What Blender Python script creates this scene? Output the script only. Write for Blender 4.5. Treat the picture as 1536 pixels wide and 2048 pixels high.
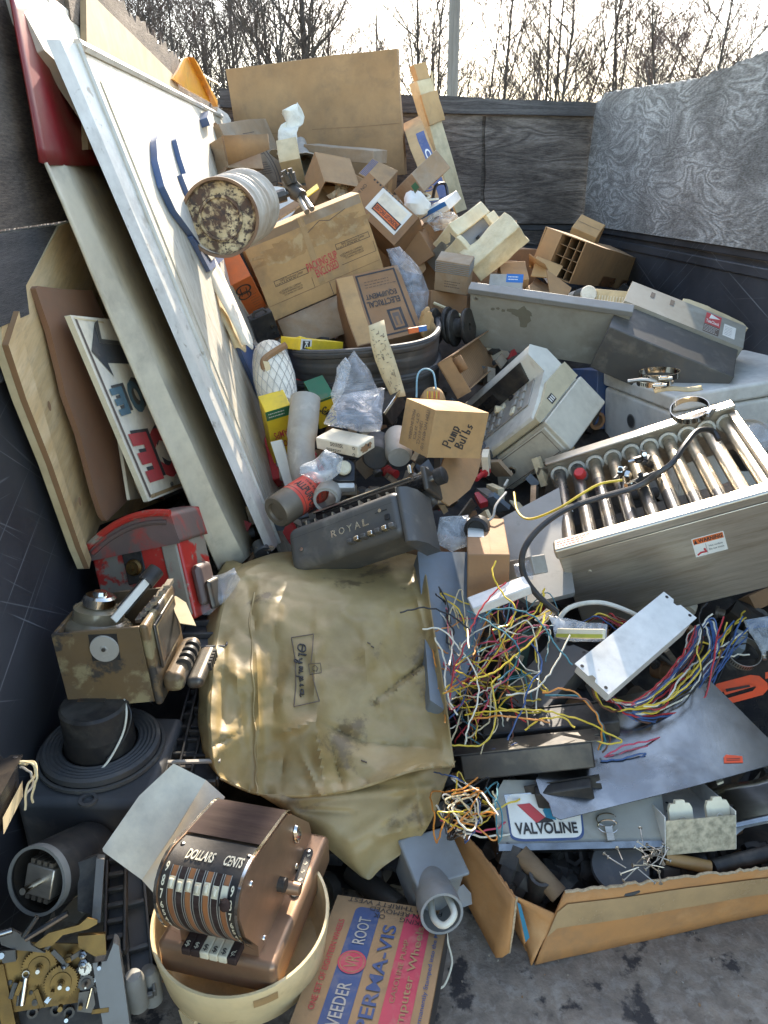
import bpy, bmesh, math, random
import numpy as np
from mathutils import Vector, Matrix, Euler, noise

random.seed(7)
R = math.radians
SC = bpy.context.scene
COL = SC.collection
for _o in list(bpy.data.objects):
    bpy.data.objects.remove(_o, do_unlink=True)

# ------------------------------------------------------------------ camera
H = 1.15                      # lens height above the bed floor
F = 1530.0                    # focal length in pixels of a 1536 x 2048 frame
PITCH, YAW = 23.1, -4.25
cam_data = bpy.data.cameras.new("camera")
cam = bpy.data.objects.new("camera", cam_data)
COL.objects.link(cam)
cam.location = (0, 0, H)
cam.rotation_euler = Euler((R(90 - PITCH), 0, R(YAW)), 'XYZ')
cam_data.sensor_fit = 'VERTICAL'
cam_data.sensor_height = 24.0
cam_data.lens = 24.0 * F / 2048.0
cam_data.clip_start = 0.02
cam_data.clip_end = 500
SC.camera = cam
CR = np.array(cam.rotation_euler.to_matrix())
CP = np.array([0, 0, H])

# ------------------------------------------------------------------ light
SUN_EL, SUN_AZ = 28.0, 11.0    # azimuth: degrees to the right of the bed's long axis
SC.world = bpy.data.worlds.new("World")
SC.world.use_nodes = True
_nt = SC.world.node_tree
_bg = _nt.nodes['Background']
_sky = _nt.nodes.new('ShaderNodeTexSky')
_sky.sky_type = 'NISHITA'
_sky.sun_disc = False
_sky.sun_elevation = R(SUN_EL)
_sky.sun_rotation = R(SUN_AZ)
_sky.air_density = 1.0
_sky.dust_density = 1.1
_sky.ozone_density = 0.2
_nt.links.new(_sky.outputs[0], _bg.inputs['Color'])
_bg.inputs['Strength'].default_value = 0.15
sun_data = bpy.data.lights.new("sun", 'SUN')
sun_data.energy = 2.8
sun_data.angle = R(0.5)
sun_data.color = (1.0, 0.90, 0.76)
sun = bpy.data.objects.new("sun", sun_data)
COL.objects.link(sun)
_sd = Vector((math.sin(R(SUN_AZ)) * math.cos(R(SUN_EL)), math.cos(R(SUN_AZ)) * math.cos(R(SUN_EL)), math.sin(R(SUN_EL))))
sun.rotation_euler = _sd.to_track_quat('Z', 'Y').to_euler()
SC.view_settings.view_transform = 'Standard'
SC.view_settings.look = 'None'
SC.view_settings.gamma = 1.0
SC.view_settings.use_curve_mapping = False
SC.view_settings.exposure = 2.15

# ------------------------------------------------------------------ placing
def ray(u, v):
    d = np.array([(u - 768.0) / F, -(v - 1024.0) / F, -1.0])
    return CR @ d

def at_y(u, v, y):
    d = ray(u, v); t = y / d[1]
    return Vector(CP + d * t)

def at_z(u, v, z):
    d = ray(u, v); t = (z - H) / d[2]
    return Vector(CP + d * t)

def at_x(u, v, x):
    d = ray(u, v); t = x / d[0]
    return Vector(CP + d * t)

def on_plane(u, v, p0, n):
    d = ray(u, v); p0 = np.array(p0); n = np.array(n)
    t = np.dot(p0 - CP, n) / np.dot(d, n)
    return Vector(CP + d * t)

_YV = [(100, 4.1), (200, 3.9), (300, 3.6), (400, 3.25), (500, 2.9), (600, 2.65), (700, 2.35), (800, 2.1), (900, 1.9),
       (1000, 1.7), (1100, 1.5), (1200, 1.37), (1300, 1.25), (1500, 1.05), (1700, .9), (1900, .82), (2050, .78)]
def ys(v):
    return float(np.interp(v, [a for a, b in _YV], [b for a, b in _YV]))

def S(u, v, dy=0.0):
    """a point on the heap's usual slope, dy metres further back"""
    return at_y(u, v, ys(v) + dy)

def proj(P):
    q = (P - CP) @ CR
    w = -q[:, 2]
    w = np.where(w < 1e-3, 1e-3, w)
    return np.stack([768 + F * q[:, 0] / w, 1024 - F * q[:, 1] / w], 1)

def _rod(w):
    th = np.linalg.norm(w)
    if th < 1e-9: return np.eye(3)
    k = w / th
    K = np.array([[0, -k[2], k[1]], [k[2], 0, -k[0]], [-k[1], k[0], 0]])
    return np.eye(3) + math.sin(th) * K + (1 - math.cos(th)) * (K @ K)

def fit(corners, y0, size=(None, None, None), s0=(.3, .25, .2), tag=''):
    """pose and size of a right-angled box from corners seen in the photo.
    corners: {'xyz': (u, v)} with x right, y away, z up, each 0 or 1 (or a decimal pair list);
    the first corner stands at distance y0; size entries that are numbers stay fixed"""
    keys = list(corners.keys())
    L = np.array([[float(c) for c in (k.split(',') if ',' in k else k)] for k in keys])
    U = np.array([corners[k] for k in keys], float)
    free = [i for i in range(3) if size[i] is None]
    base = np.array([size[i] if size[i] is not None else s0[i] for i in range(3)], float)
    p1 = np.array(at_y(U[0, 0], U[0, 1], y0))
    dep = float(np.linalg.norm(p1 - CP))
    for i in free:      # start from the edge lengths seen
        e = [np.linalg.norm(U[a] - U[b]) / abs(L[a][i] - L[b][i]) for a in range(len(L)) for b in range(a)
             if abs(L[a][i] - L[b][i]) > .3 and all(abs(L[a][j] - L[b][j]) < 1e-6 for j in range(3) if j != i)]
        if e: base[i] = 1.22 * max(e) * dep / F
    def unpack(p):
        s = base.copy()
        for j, i in enumerate(free): s[i] = base[i] * math.exp(np.clip(p[6 + j], -3, 3))
        return s
    def res(p, R0):
        s = unpack(p); Rm = _rod(p[:3]) @ R0
        P = (L * s) @ Rm.T + p[3:6]
        r = (proj(P) - U).ravel()
        return np.concatenate([r, [(P[0, 1] - y0) * 2000], 5.0 * p[6:]])
    best = None
    for yaw in (-50, -15, 15, 50):
        for tilt in (-30, 10, 45):
            R0 = np.array(Euler((R(tilt), 0, R(yaw)), 'XYZ').to_matrix())
            p = np.zeros(6 + len(free)); p[3:6] = p1 - R0 @ (L[0] * base)
            lam = 1e-2; r = res(p, R0); c = r @ r
            for it in range(40):
                J = np.empty((len(r), len(p)))
                for k in range(len(p)):
                    q = p.copy(); q[k] += 1e-5; J[:, k] = (res(q, R0) - r) / 1e-5
                A = J.T @ J; g = J.T @ r
                for _ in range(6):
                    st = np.linalg.solve(A + lam * np.diag(np.diag(A) + 1e-6), -g)
                    q = p + st; rq = res(q, R0); cq = rq @ rq
                    if cq < c: break
                    lam *= 4
                else: break
                dc = c - cq
                p, r, c, lam = q, rq, cq, max(lam * .3, 1e-7)
                if dc < 1e-4 * c + 1e-6: break
            if best is None or c < best[0] - 1e-3: best = (c, p.copy(), R0)
            if best[0] < len(keys) * 4: break
        if best[0] < len(keys) * 4: break
    c, p, R0 = best
    s = unpack(p); Rm = _rod(p[:3]) @ R0
    M = Matrix([list(Rm[i]) + [p[3 + i]] for i in range(3)] + [[0, 0, 0, 1]])
    rms = math.sqrt(c / max(1, len(keys)))
    if FITLOG: print('FIT %-28s rms %5.1f  size %.3f %.3f %.3f  at %.2f %.2f %.2f' % (tag, rms, s[0], s[1], s[2], p[3], p[4], p[5]))
    return M, Vector(s)
FITLOG = False

def frame(o, x, y_hint):
    """matrix with origin o, x axis along x, z axis as close to normal as x allows (x cross y_hint)"""
    x = Vector(x).normalized(); z = x.cross(Vector(y_hint)).normalized(); y = z.cross(x)
    M = Matrix((x, y, z)).transposed().to_4x4(); M.translation = Vector(o)
    return M

def plane3(a, b, c):
    """matrix: origin a, x toward b, y toward c's side, z normal"""
    return frame(a, Vector(b) - Vector(a), Vector(c) - Vector(a))

def to_plane(M, uvs):
    """pixel outline -> 2D outline in the plane of M (x, y)"""
    n = M.to_3x3() @ Vector((0, 0, 1)); Mi = M.inverted()
    return [(Mi @ on_plane(u, v, M.translation, n)).xy for u, v in uvs]

# ------------------------------------------------------------------ mesh builder
_TXT = {}
def _text_mesh(s, bold):
    k = (s, bold)
    if k not in _TXT:
        cu = bpy.data.curves.new('t', 'FONT'); cu.body = s; cu.size = 1.0; cu.offset = bold; cu.resolution_u = 3
        cu.fill_mode = 'FRONT'
        ob = bpy.data.objects.new('t', cu); COL.objects.link(ob)
        bpy.context.view_layer.update()
        dg = bpy.context.evaluated_depsgraph_get()
        me = bpy.data.meshes.new_from_object(ob.evaluated_get(dg))
        vs = [v.co.copy() for v in me.vertices]; fs = [tuple(p.vertices) for p in me.polygons]
        bpy.data.objects.remove(ob); bpy.data.curves.remove(cu); bpy.data.meshes.remove(me)
        if vs:
            x0 = min(v.x for v in vs); x1 = max(v.x for v in vs); y0 = min(v.y for v in vs); y1 = max(v.y for v in vs)
            w, h = max(x1 - x0, 1e-4), max(y1 - y0, 1e-4)
            vs = [((v.x - x0) / w - .5, (v.y - y0) / h - .5) for v in vs]
            _TXT[k] = (vs, fs, w / h)
        else: _TXT[k] = ([], [], 1)
    return _TXT[k]

class MB:
    def __init__(s):
        s.v = []; s.f = []; s.m = []; s.sm = []; s.mats = []
    def mi(s, m):
        if m not in s.mats: s.mats.append(m)
        return s.mats.index(m)
    def add(s, vs, fs, m, smooth=False, M=None):
        b = len(s.v); i = s.mi(m)
        for v in vs:
            v = Vector(v)
            s.v.append(M @ v if M else v)
        for f in fs:
            s.f.append(tuple(b + k for k in f)); s.m.append(i); s.sm.append(smooth)
        return s
    def poly(s, pts, m, M=None):
        return s.add(pts, [tuple(range(len(pts)))], m, False, M)
    def box(s, lo, hi, m, M=None, n=1):
        x0, y0, z0 = lo; x1, y1, z1 = hi
        if n == 1:
            vs = [(x0, y0, z0), (x1, y0, z0), (x1, y1, z0), (x0, y1, z0), (x0, y0, z1), (x1, y0, z1), (x1, y1, z1), (x0, y1, z1)]
            fs = [(0, 3, 2, 1), (4, 5, 6, 7), (0, 1, 5, 4), (1, 2, 6, 5), (2, 3, 7, 6), (3, 0, 4, 7)]
            return s.add(vs, fs, m, False, M)
        idx = {}; vs = []; fs = []
        def g(i, j, k):
            if (i, j, k) not in idx:
                idx[(i, j, k)] = len(vs); vs.append((x0 + (x1 - x0) * i / n, y0 + (y1 - y0) * j / n, z0 + (z1 - z0) * k / n))
            return idx[(i, j, k)]
        for a in range(n):
            for b in range(n):
                fs.append((g(a, b, 0), g(a, b + 1, 0), g(a + 1, b + 1, 0), g(a + 1, b, 0)))
                fs.append((g(a, b, n), g(a + 1, b, n), g(a + 1, b + 1, n), g(a, b + 1, n)))
                fs.append((g(a, 0, b), g(a + 1, 0, b), g(a + 1, 0, b + 1), g(a, 0, b + 1)))
                fs.append((g(a, n, b), g(a, n, b + 1), g(a + 1, n, b + 1), g(a + 1, n, b)))
                fs.append((g(0, a, b), g(0, a, b + 1), g(0, a + 1, b + 1), g(0, a + 1, b)))
                fs.append((g(n, a, b), g(n, a + 1, b), g(n, a + 1, b + 1), g(n, a, b + 1)))
        return s.add(vs, fs, m, False, M)
    def prism(s, out, z0, z1, m, M=None, side=None):
        """outline (2D) extruded along z"""
        n = len(out)
        a = sum(out[i][0] * out[(i + 1) % n][1] - out[(i + 1) % n][0] * out[i][1] for i in range(n))
        if a < 0: out = list(reversed(out))
        vs = [(p[0], p[1], z0) for p in out] + [(p[0], p[1], z1) for p in out]
        s.add(vs, [tuple(reversed(range(n))), tuple(range(n, 2 * n))], m, False, M)
        return s.add(vs, [(i, (i + 1) % n, n + (i + 1) % n, n + i) for i in range(n)], side or m, False, M)
    def lathe(s, prof, m, M=None, seg=28, cap=True, smooth=True, a0=0, a1=360):
        full = abs(a1 - a0) >= 360
        k = seg if full else seg + 1
        vs = []; fs = []
        for r, z in prof:
            for i in range(k):
                a = R(a0 + (a1 - a0) * i / seg)
                vs.append((r * math.cos(a), r * math.sin(a), z))
        for j in range(len(prof) - 1):
            for i in range(seg):
                i2 = (i + 1) % k
                fs.append((j * k + i, j * k + i2, (j + 1) * k + i2, (j + 1) * k + i))
        s.add(vs, fs, m, smooth, M)
        if cap and full:
            if prof[0][0] > 1e-5: s.add(vs[:k], [tuple(reversed(range(k)))], m, False, M)
            if prof[-1][0] > 1e-5: s.add(vs[-k:], [tuple(range(k))], m, False, M)
        return s
    def cyl(s, a, b, r, m, seg=20, r2=None, cap=True, M=None):
        a = Vector(a); b = Vector(b); d = b - a; L = d.length
        q = d.to_track_quat('Z', 'Y').to_matrix().to_4x4(); q.translation = a
        return s.lathe([(r, 0), (r if r2 is None else r2, L)], m, (M @ q) if M else q, seg, cap)
    def tube(s, pts, r, m, seg=6, M=None, cap=True):
        pts = [Vector(p) for p in pts]; n = len(pts)
        rr = r if isinstance(r, (list, tuple)) else [r] * n
        vs = []; fs = []; up = None
        for i, p in enumerate(pts):
            t = (pts[min(i + 1, n - 1)] - pts[max(i - 1, 0)])
            if t.length < 1e-9: t = Vector((0, 0, 1))
            t.normalize()
            if up is None:
                up = t.orthogonal().normalized()
            up = (up - t * up.dot(t))
            if up.length < 1e-6: up = t.orthogonal()
            up.normalize(); w = t.cross(up)
            for k in range(seg):
                a = 2 * math.pi * k / seg
                vs.append(p + (up * math.cos(a) + w * math.sin(a)) * rr[i])
        for i in range(n - 1):
            for k in range(seg):
                k2 = (k + 1) % seg
                fs.append((i * seg + k, i * seg + k2, (i + 1) * seg + k2, (i + 1) * seg + k))
        if cap: fs += [tuple(reversed(range(seg))), tuple(range((n - 1) * seg, n * seg))]
        return s.add(vs, fs, m, True, M)
    def grid(s, fn, nu, nv, m, smooth=True, M=None, thick=0):
        vs = [Vector(fn(i / nu, j / nv)) for j in range(nv + 1) for i in range(nu + 1)]
        fs = [(j * (nu + 1) + i, j * (nu + 1) + i + 1, (j + 1) * (nu + 1) + i + 1, (j + 1) * (nu + 1) + i) for j in range(nv) for i in range(nu)]
        return s.add(vs, fs, m, smooth, M)
    def text(s, t, M, cx, cy, w, h, m, rot=0, bold=0.0, lift=.0016):
        """words filling a w by h box centred on (cx, cy) in the plane of M"""
        vs, fs, asp = _text_mesh(t, bold)
        if h is None: h = w / asp
        if w is None: w = h * asp
        c, q = math.cos(R(rot)), math.sin(R(rot))
        out = []
        for x, y in vs:
            x *= w; y *= h
            out.append((cx + x * c - y * q, cy + x * q + y * c, lift))
        return s.add(out, fs, m, False, M)
    def rect(s, M, x0, y0, x1, y1, m, lift=.0006):
        a = max(1, min(8, int(abs(x1 - x0) / .02))); b = max(1, min(8, int(abs(y1 - y0) / .02)))
        return s.add([(x0 + (x1 - x0) * i / a, y0 + (y1 - y0) * j / b, lift) for j in range(b + 1) for i in range(a + 1)], [(j * (a + 1) + i, j * (a + 1) + i + 1, (j + 1) * (a + 1) + i + 1, (j + 1) * (a + 1) + i) for j in range(b) for i in range(a)], m, False, M)
    def disc(s, M, cx, cy, r, m, lift=.0006, seg=28, r0=0, sx=1):
        if r0 <= 0:
            return s.add([(cx + sx * r * math.cos(2 * math.pi * i / seg), cy + r * math.sin(2 * math.pi * i / seg), lift) for i in range(seg)], [tuple(range(seg))], m, False, M)
        vs = [(cx + sx * q * math.cos(2 * math.pi * i / seg), cy + q * math.sin(2 * math.pi * i / seg), lift) for q in (r0, r) for i in range(seg)]
        return s.add(vs, [(i, seg + i, seg + (i + 1) % seg, (i + 1) % seg) for i in range(seg)], m, False, M)
    def frame_lines(s, M, x0, y0, x1, y1, t, m, lift=.0006):
        for a in ((x0, y0, x1, y0 + t), (x0, y1 - t, x1, y1), (x0, y0 + t, x0 + t, y1 - t), (x1 - t, y0 + t, x1, y1 - t)):
            s.rect(M, *a, m, lift)
        return s
    def stroke(s, pts, w, m, M=None, lift=.0014):
        """hand-drawn line of width w through 2D points"""
        for a, b in zip(pts, pts[1:]):
            a = Vector((a[0], a[1])); b = Vector((b[0], b[1])); d = b - a
            if d.length < 1e-6: continue
            d.normalize(); n = Vector((-d.y, d.x)) * w / 2; e = d * w * .3
            s.add([(p.x, p.y, lift) for p in (a - e - n, b + e - n, b + e + n, a - e + n)], [(0, 1, 2, 3)], m, False, M)
            lift += .00002
        return s
    def deform(s, amp, freq=6.0, seed=0):
        o = Vector((seed * 3.7, seed * 1.3, seed * 5.1))
        for i, v in enumerate(s.v):
            s.v[i] = v + noise.noise_vector(v * freq + o) * amp
        return s
    def build(s, name, parent=None, M=None, bevel=0, seg=2, solid=0, sub=0, origin=None):
        me = bpy.data.meshes.new(name)
        vs = s.v
        if origin is not None:
            o = Vector(origin); vs = [v - o for v in vs]; M = Matrix.Translation(o)
        me.from_pydata([tuple(v) for v in vs], [], s.f)
        for m in s.mats: me.materials.append(m)
        me.polygons.foreach_set('material_index', s.m)
        me.polygons.foreach_set('use_smooth', s.sm)
        me.validate(); me.update()
        me.set_sharp_from_angle(angle=R(42))
        ob = bpy.data.objects.new(name, me); COL.objects.link(ob)
        if parent: ob.parent = parent
        if M: ob.matrix_local = M
        if solid:
            md = ob.modifiers.new('solid', 'SOLIDIFY'); md.thickness = solid; md.offset = -1
        if sub:
            md = ob.modifiers.new('sub', 'SUBSURF'); md.levels = sub; md.render_levels = sub
        if bevel:
            md = ob.modifiers.new('bevel', 'BEVEL'); md.width = bevel; md.segments = seg; md.limit_method = 'ANGLE'; md.angle_limit = R(40)
            md.use_clamp_overlap = True
            if bevel > .004:
                md.harden_normals = True
                me.polygons.foreach_set('use_smooth', [True] * len(me.polygons))
        return ob

def tag(o, label, cat, group=None, kind=None):
    o['label'] = label; o['category'] = cat
    if group: o['group'] = group
    if kind: o['kind'] = kind
    return o

def thing(name, label, cat, M=None, group=None):
    o = bpy.data.objects.new(name, None); COL.objects.link(o)
    o.empty_display_size = .05
    if M is not None: o.matrix_world = M
    return tag(o, label, cat, group)

def faceM(M_or_none, s, which):
    """frames of a box 0..s: x right, y up on the face as seen from outside, z out"""
    w, d, h = s
    f = {'front': ((0, 0, 0), (1, 0, 0), (0, 0, 1), w, h), 'back': ((w, d, 0), (-1, 0, 0), (0, 0, 1), w, h),
         'left': ((0, d, 0), (0, -1, 0), (0, 0, 1), d, h), 'right': ((w, 0, 0), (0, 1, 0), (0, 0, 1), d, h),
         'top': ((0, 0, h), (1, 0, 0), (0, 1, 0), w, d), 'bottom': ((0, d, 0), (1, 0, 0), (0, -1, 0), w, d)}[which]
    o, x, y, a, b = f
    x = Vector(x); y = Vector(y); z = x.cross(y)
    M = Matrix((x, y, z)).transposed().to_4x4(); M.translation = Vector(o)
    return M, a, b

def bez(pts, n=8):
    """smooth curve through the points (Catmull-Rom)"""
    P = [Vector(p) for p in pts]
    P = [P[0] * 2 - P[1]] + P + [P[-1] * 2 - P[-2]]
    out = []
    for i in range(1, len(P) - 2):
        a, b, c, d = P[i - 1:i + 3]
        for k in range(n):
            t = k / n
            out.append(.5 * ((2 * b) + (c - a) * t + (2 * a - 5 * b + 4 * c - d) * t * t + (3 * b - a - 3 * c + d) * t ** 3))
    out.append(P[-2])
    return out
# ------------------------------------------------------------------ materials
_M = {}
def mat(name, col, rough=.6, metal=0.0, col2=None, var=.5, scale=9, detail=5, bump=.15, bscale=70, stretch=(1, 1, 1),
        spots=None, sscale=14, samt=.58, ssoft=.06, spots2=None, s2scale=30, s2amt=.66, coat=0, spec=.5, rvar=.15, alpha=1.0, trans=0, sheen=0, grime=.38, gscale=7, gcol=(.15, .112, .07)):
    if name in _M: return _M[name]
    wm = lambda c: (min(.9, c[0] * 1.07), c[1], c[2] * .87)
    col = wm(col); col2 = wm(col2) if col2 else None; spots = wm(spots) if spots else None
    m = bpy.data.materials.new(name); m.use_nodes = True
    nt = m.node_tree; N = nt.nodes; L = nt.links
    b = N['Principled BSDF']
    tc = N.new('ShaderNodeTexCoord'); oi = N.new('ShaderNodeObjectInfo')
    mp = N.new('ShaderNodeMapping'); mp.inputs['Scale'].default_value = stretch
    off = N.new('ShaderNodeVectorMath'); off.operation = 'SCALE'; off.inputs[0].default_value = (17, 31, 23)
    L.new(oi.outputs['Random'], off.inputs['Scale'])
    ad = N.new('ShaderNodeVectorMath'); ad.operation = 'ADD'
    L.new(tc.outputs['Object'], mp.inputs['Vector'])
    L.new(mp.outputs[0], ad.inputs[0]); L.new(off.outputs[0], ad.inputs[1])
    def nz(sc, det, dist=0):
        n = N.new('ShaderNodeTexNoise'); n.inputs['Scale'].default_value = sc; n.inputs['Detail'].default_value = det
        n.inputs['Roughness'].default_value = .62; n.inputs['Distortion'].default_value = dist
        L.new(ad.outputs[0], n.inputs['Vector']); return n
    def ramp(src, a, c):
        r = N.new('ShaderNodeMapRange'); r.inputs['From Min'].default_value = a; r.inputs['From Max'].default_value = c
        L.new(src, r.inputs['Value']); return r.outputs[0]
    def mix(fac, a, c):
        x = N.new('ShaderNodeMix'); x.data_type = 'RGBA'
        if fac is not None: L.new(fac, x.inputs['Factor'])
        for k, val in ((6, a), (7, c)):
            if isinstance(val, (tuple, list)): x.inputs[k].default_value = (*val[:3], 1)
            else: L.new(val, x.inputs[k])
        return x.outputs[2]
    if col2 is None: col2 = tuple(c * (1 - .55 * var) for c in col)
    n1 = nz(scale, detail)
    c = mix(ramp(n1.outputs['Fac'], .35, .68), col, col2)
    if spots:
        n2 = nz(sscale, 7, .4)
        c = mix(ramp(n2.outputs['Fac'], samt - ssoft, samt + ssoft), c, spots)
    if spots2:
        n3 = nz(s2scale, 6)
        c = mix(ramp(n3.outputs['Fac'], s2amt - .03, s2amt + .03), c, spots2)
    if grime:
        g1 = nz(gscale, 8, .3); g2 = nz(gscale * 4.7, 6)
        gg = N.new('ShaderNodeMath'); gg.operation = 'MULTIPLY'; L.new(ramp(g1.outputs['Fac'], .36, .62), gg.inputs[0]); L.new(ramp(g2.outputs['Fac'], .3, .66), gg.inputs[1])
        gm = N.new('ShaderNodeMath'); gm.operation = 'MULTIPLY'; gm.inputs[1].default_value = grime; L.new(gg.outputs[0], gm.inputs[0])
        c = mix(gm.outputs[0], c, gcol)
    L.new(c, b.inputs['Base Color'])
    b.inputs['Metallic'].default_value = metal
    b.inputs['Specular IOR Level'].default_value = spec
    rr = N.new('ShaderNodeMapRange'); rr.inputs['To Min'].default_value = max(.03, rough - rvar); rr.inputs['To Max'].default_value = min(1, rough + rvar)
    L.new(n1.outputs['Fac'], rr.inputs['Value']); L.new(rr.outputs[0], b.inputs['Roughness'])
    if coat: b.inputs['Coat Weight'].default_value = coat; b.inputs['Coat Roughness'].default_value = .15
    if trans: b.inputs['Transmission Weight'].default_value = trans
    if alpha < 1: b.inputs['Alpha'].default_value = alpha
    if bump:
        nb = nz(bscale, 3); bp = N.new('ShaderNodeBump'); bp.inputs['Strength'].default_value = bump; bp.inputs['Distance'].default_value = .004
        L.new(nb.outputs['Fac'], bp.inputs['Height']); L.new(bp.outputs[0], b.inputs['Normal'])
    _M[name] = m
    return m

def ply(name, ca, cb, cc, k=9, sc=1.6, stretch=(1, 1, 5), line=.5, bump=.5, rough=.9, fine=40, det=3.2):
    """weathered plywood: contour-like raised grain"""
    m = bpy.data.materials.new(name); m.use_nodes = True
    nt = m.node_tree; N = nt.nodes; L = nt.links; b = N['Principled BSDF']
    tc = N.new('ShaderNodeTexCoord'); mp = N.new('ShaderNodeMapping'); mp.inputs['Scale'].default_value = stretch
    L.new(tc.outputs['Object'], mp.inputs['Vector'])
    n = N.new('ShaderNodeTexNoise'); n.inputs['Scale'].default_value = sc; n.inputs['Detail'].default_value = det; n.inputs['Distortion'].default_value = .7; n.inputs['Roughness'].default_value = .45
    L.new(mp.outputs[0], n.inputs['Vector'])
    mu = N.new('ShaderNodeMath'); mu.operation = 'MULTIPLY'; mu.inputs[1].default_value = k; L.new(n.outputs['Fac'], mu.inputs[0])
    pp = N.new('ShaderNodeMath'); pp.operation = 'PINGPONG'; pp.inputs[1].default_value = .5; L.new(mu.outputs[0], pp.inputs[0])
    f = N.new('ShaderNodeTexNoise'); f.inputs['Scale'].default_value = fine; f.inputs['Detail'].default_value = 6; f.inputs['Roughness'].default_value = .7
    mp2 = N.new('ShaderNodeMapping'); mp2.inputs['Scale'].default_value = (stretch[0], stretch[1], stretch[2] * 1.5); L.new(tc.outputs['Object'], mp2.inputs['Vector']); L.new(mp2.outputs[0], f.inputs['Vector'])
    g = N.new('ShaderNodeTexNoise'); g.inputs['Scale'].default_value = 3; g.inputs['Detail'].default_value = 4; L.new(tc.outputs['Object'], g.inputs['Vector'])
    mk = N.new('ShaderNodeMapRange'); mk.inputs['From Min'].default_value = .38; mk.inputs['From Max'].default_value = .6; mk.inputs['To Min'].default_value = .45; L.new(g.outputs['Fac'], mk.inputs['Value'])
    pm = N.new('ShaderNodeMath'); pm.operation = 'MULTIPLY'; L.new(pp.outputs[0], pm.inputs[0]); L.new(mk.outputs[0], pm.inputs[1])
    a = N.new('ShaderNodeMath'); a.operation = 'MULTIPLY_ADD'; L.new(pm.outputs[0], a.inputs[0]); a.inputs[1].default_value = line * 2; L.new(f.outputs['Fac'], a.inputs[2])
    r = N.new('ShaderNodeValToRGB'); L.new(a.outputs[0], r.inputs[0])
    e = r.color_ramp.elements; e[0].position = .42; e[0].color = (*ca, 1); e[1].position = .9; e[1].color = (*cc, 1)
    x = e.new(.68); x.color = (*cb, 1)
    mx = N.new('ShaderNodeMix'); mx.data_type = 'RGBA'; mx.blend_type = 'MULTIPLY'; mx.inputs['Factor'].default_value = .6
    gr = N.new('ShaderNodeValToRGB'); L.new(g.outputs['Fac'], gr.inputs[0]); gr.color_ramp.elements[0].position = .3; gr.color_ramp.elements[0].color = (.42, .4, .38, 1); gr.color_ramp.elements[1].position = .62; gr.color_ramp.elements[1].color = (1, 1, 1, 1)
    L.new(r.outputs[0], mx.inputs[6]); L.new(gr.outputs[0], mx.inputs[7]); L.new(mx.outputs[2], b.inputs['Base Color'])
    b.inputs['Roughness'].default_value = rough
    bp = N.new('ShaderNodeBump'); bp.inputs['Strength'].default_value = bump; bp.inputs['Distance'].default_value = .01
    L.new(a.outputs[0], bp.inputs['Height']); L.new(bp.outputs[0], b.inputs['Normal'])
    return m

def film(name, col, a=.35, rough=.15):
    """thin clear plastic"""
    m = bpy.data.materials.new(name); m.use_nodes = True
    nt = m.node_tree; N = nt.nodes; L = nt.links; b = N['Principled BSDF']
    b.inputs['Base Color'].default_value = (*col, 1); b.inputs['Roughness'].default_value = rough; b.inputs['Specular IOR Level'].default_value = .8
    t = N.new('ShaderNodeBsdfTransparent'); t.inputs[0].default_value = (.93, .94, .95, 1)
    tc = N.new('ShaderNodeTexCoord'); n = N.new('ShaderNodeTexNoise'); n.inputs['Scale'].default_value = 26; n.inputs['Detail'].default_value = 4; n.inputs['Distortion'].default_value = 1.2
    L.new(tc.outputs['Object'], n.inputs['Vector'])
    r = N.new('ShaderNodeMapRange'); r.inputs['From Min'].default_value = .35; r.inputs['From Max'].default_value = .7; r.inputs['To Min'].default_value = a * .45; r.inputs['To Max'].default_value = min(1, a * 1.6)
    L.new(n.outputs['Fac'], r.inputs['Value'])
    bp = N.new('ShaderNodeBump'); bp.inputs['Strength'].default_value = .7; bp.inputs['Distance'].default_value = .01; L.new(n.outputs['Fac'], bp.inputs['Height']); L.new(bp.outputs[0], b.inputs['Normal'])
    x = N.new('ShaderNodeMixShader'); L.new(r.outputs[0], x.inputs[0]); L.new(t.outputs[0], x.inputs[1]); L.new(b.outputs[0], x.inputs[2])
    L.new(x.outputs[0], N['Material Output'].inputs['Surface'])
    return m

K = {}
K['card'] = mat('cardboard', (.40, .25, .125), .85, col2=(.31, .19, .095), scale=5, bump=.12, bscale=160, spots=(.22, .15, .09), sscale=9, samt=.68, ssoft=.1)
K['card_lt'] = mat('pale_cardboard', (.54, .35, .165), .85, col2=(.45, .28, .125), scale=5, bump=.12, bscale=160, spots=(.33, .23, .13), sscale=8, samt=.68, ssoft=.1)
K['card_old'] = mat('dusty_cardboard', (.36, .255, .16), .9, col2=(.27, .19, .12), scale=6, bump=.15, bscale=120, spots=(.40, .34, .27), sscale=7, samt=.58, ssoft=.12, spots2=(.15, .1, .06), s2scale=20, s2amt=.7)
K['card_br'] = mat('brown_cardboard', (.33, .19, .095), .85, col2=(.26, .145, .07), scale=5, bump=.12, bscale=160, spots=(.2, .12, .07), sscale=9, samt=.68, ssoft=.1)
K['card_or'] = mat('orange_cardboard', (.52, .255, .09), .8, col2=(.42, .2, .07), scale=4, bump=.15, bscale=120, spots=(.58, .33, .15), sscale=10, samt=.62, ssoft=.1)
K['card_in'] = mat('box_inside', (.30, .185, .095), .9, scale=6, bump=.1)
K['edge'] = mat('cardboard_edge', (.55, .43, .29), .9, scale=200, bump=.3, bscale=400, var=.8)
K['tape'] = mat('packing_tape', (.47, .32, .17), .25, var=.3, scale=14, bump=.25, bscale=30, coat=.3)
K['tape_br'] = mat('brown_tape', (.22, .1, .04), .3, var=.3, scale=14, bump=.2)
K['ink'] = mat('black_ink', (.03, .028, .03), .7, var=.2, bump=0)
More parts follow.
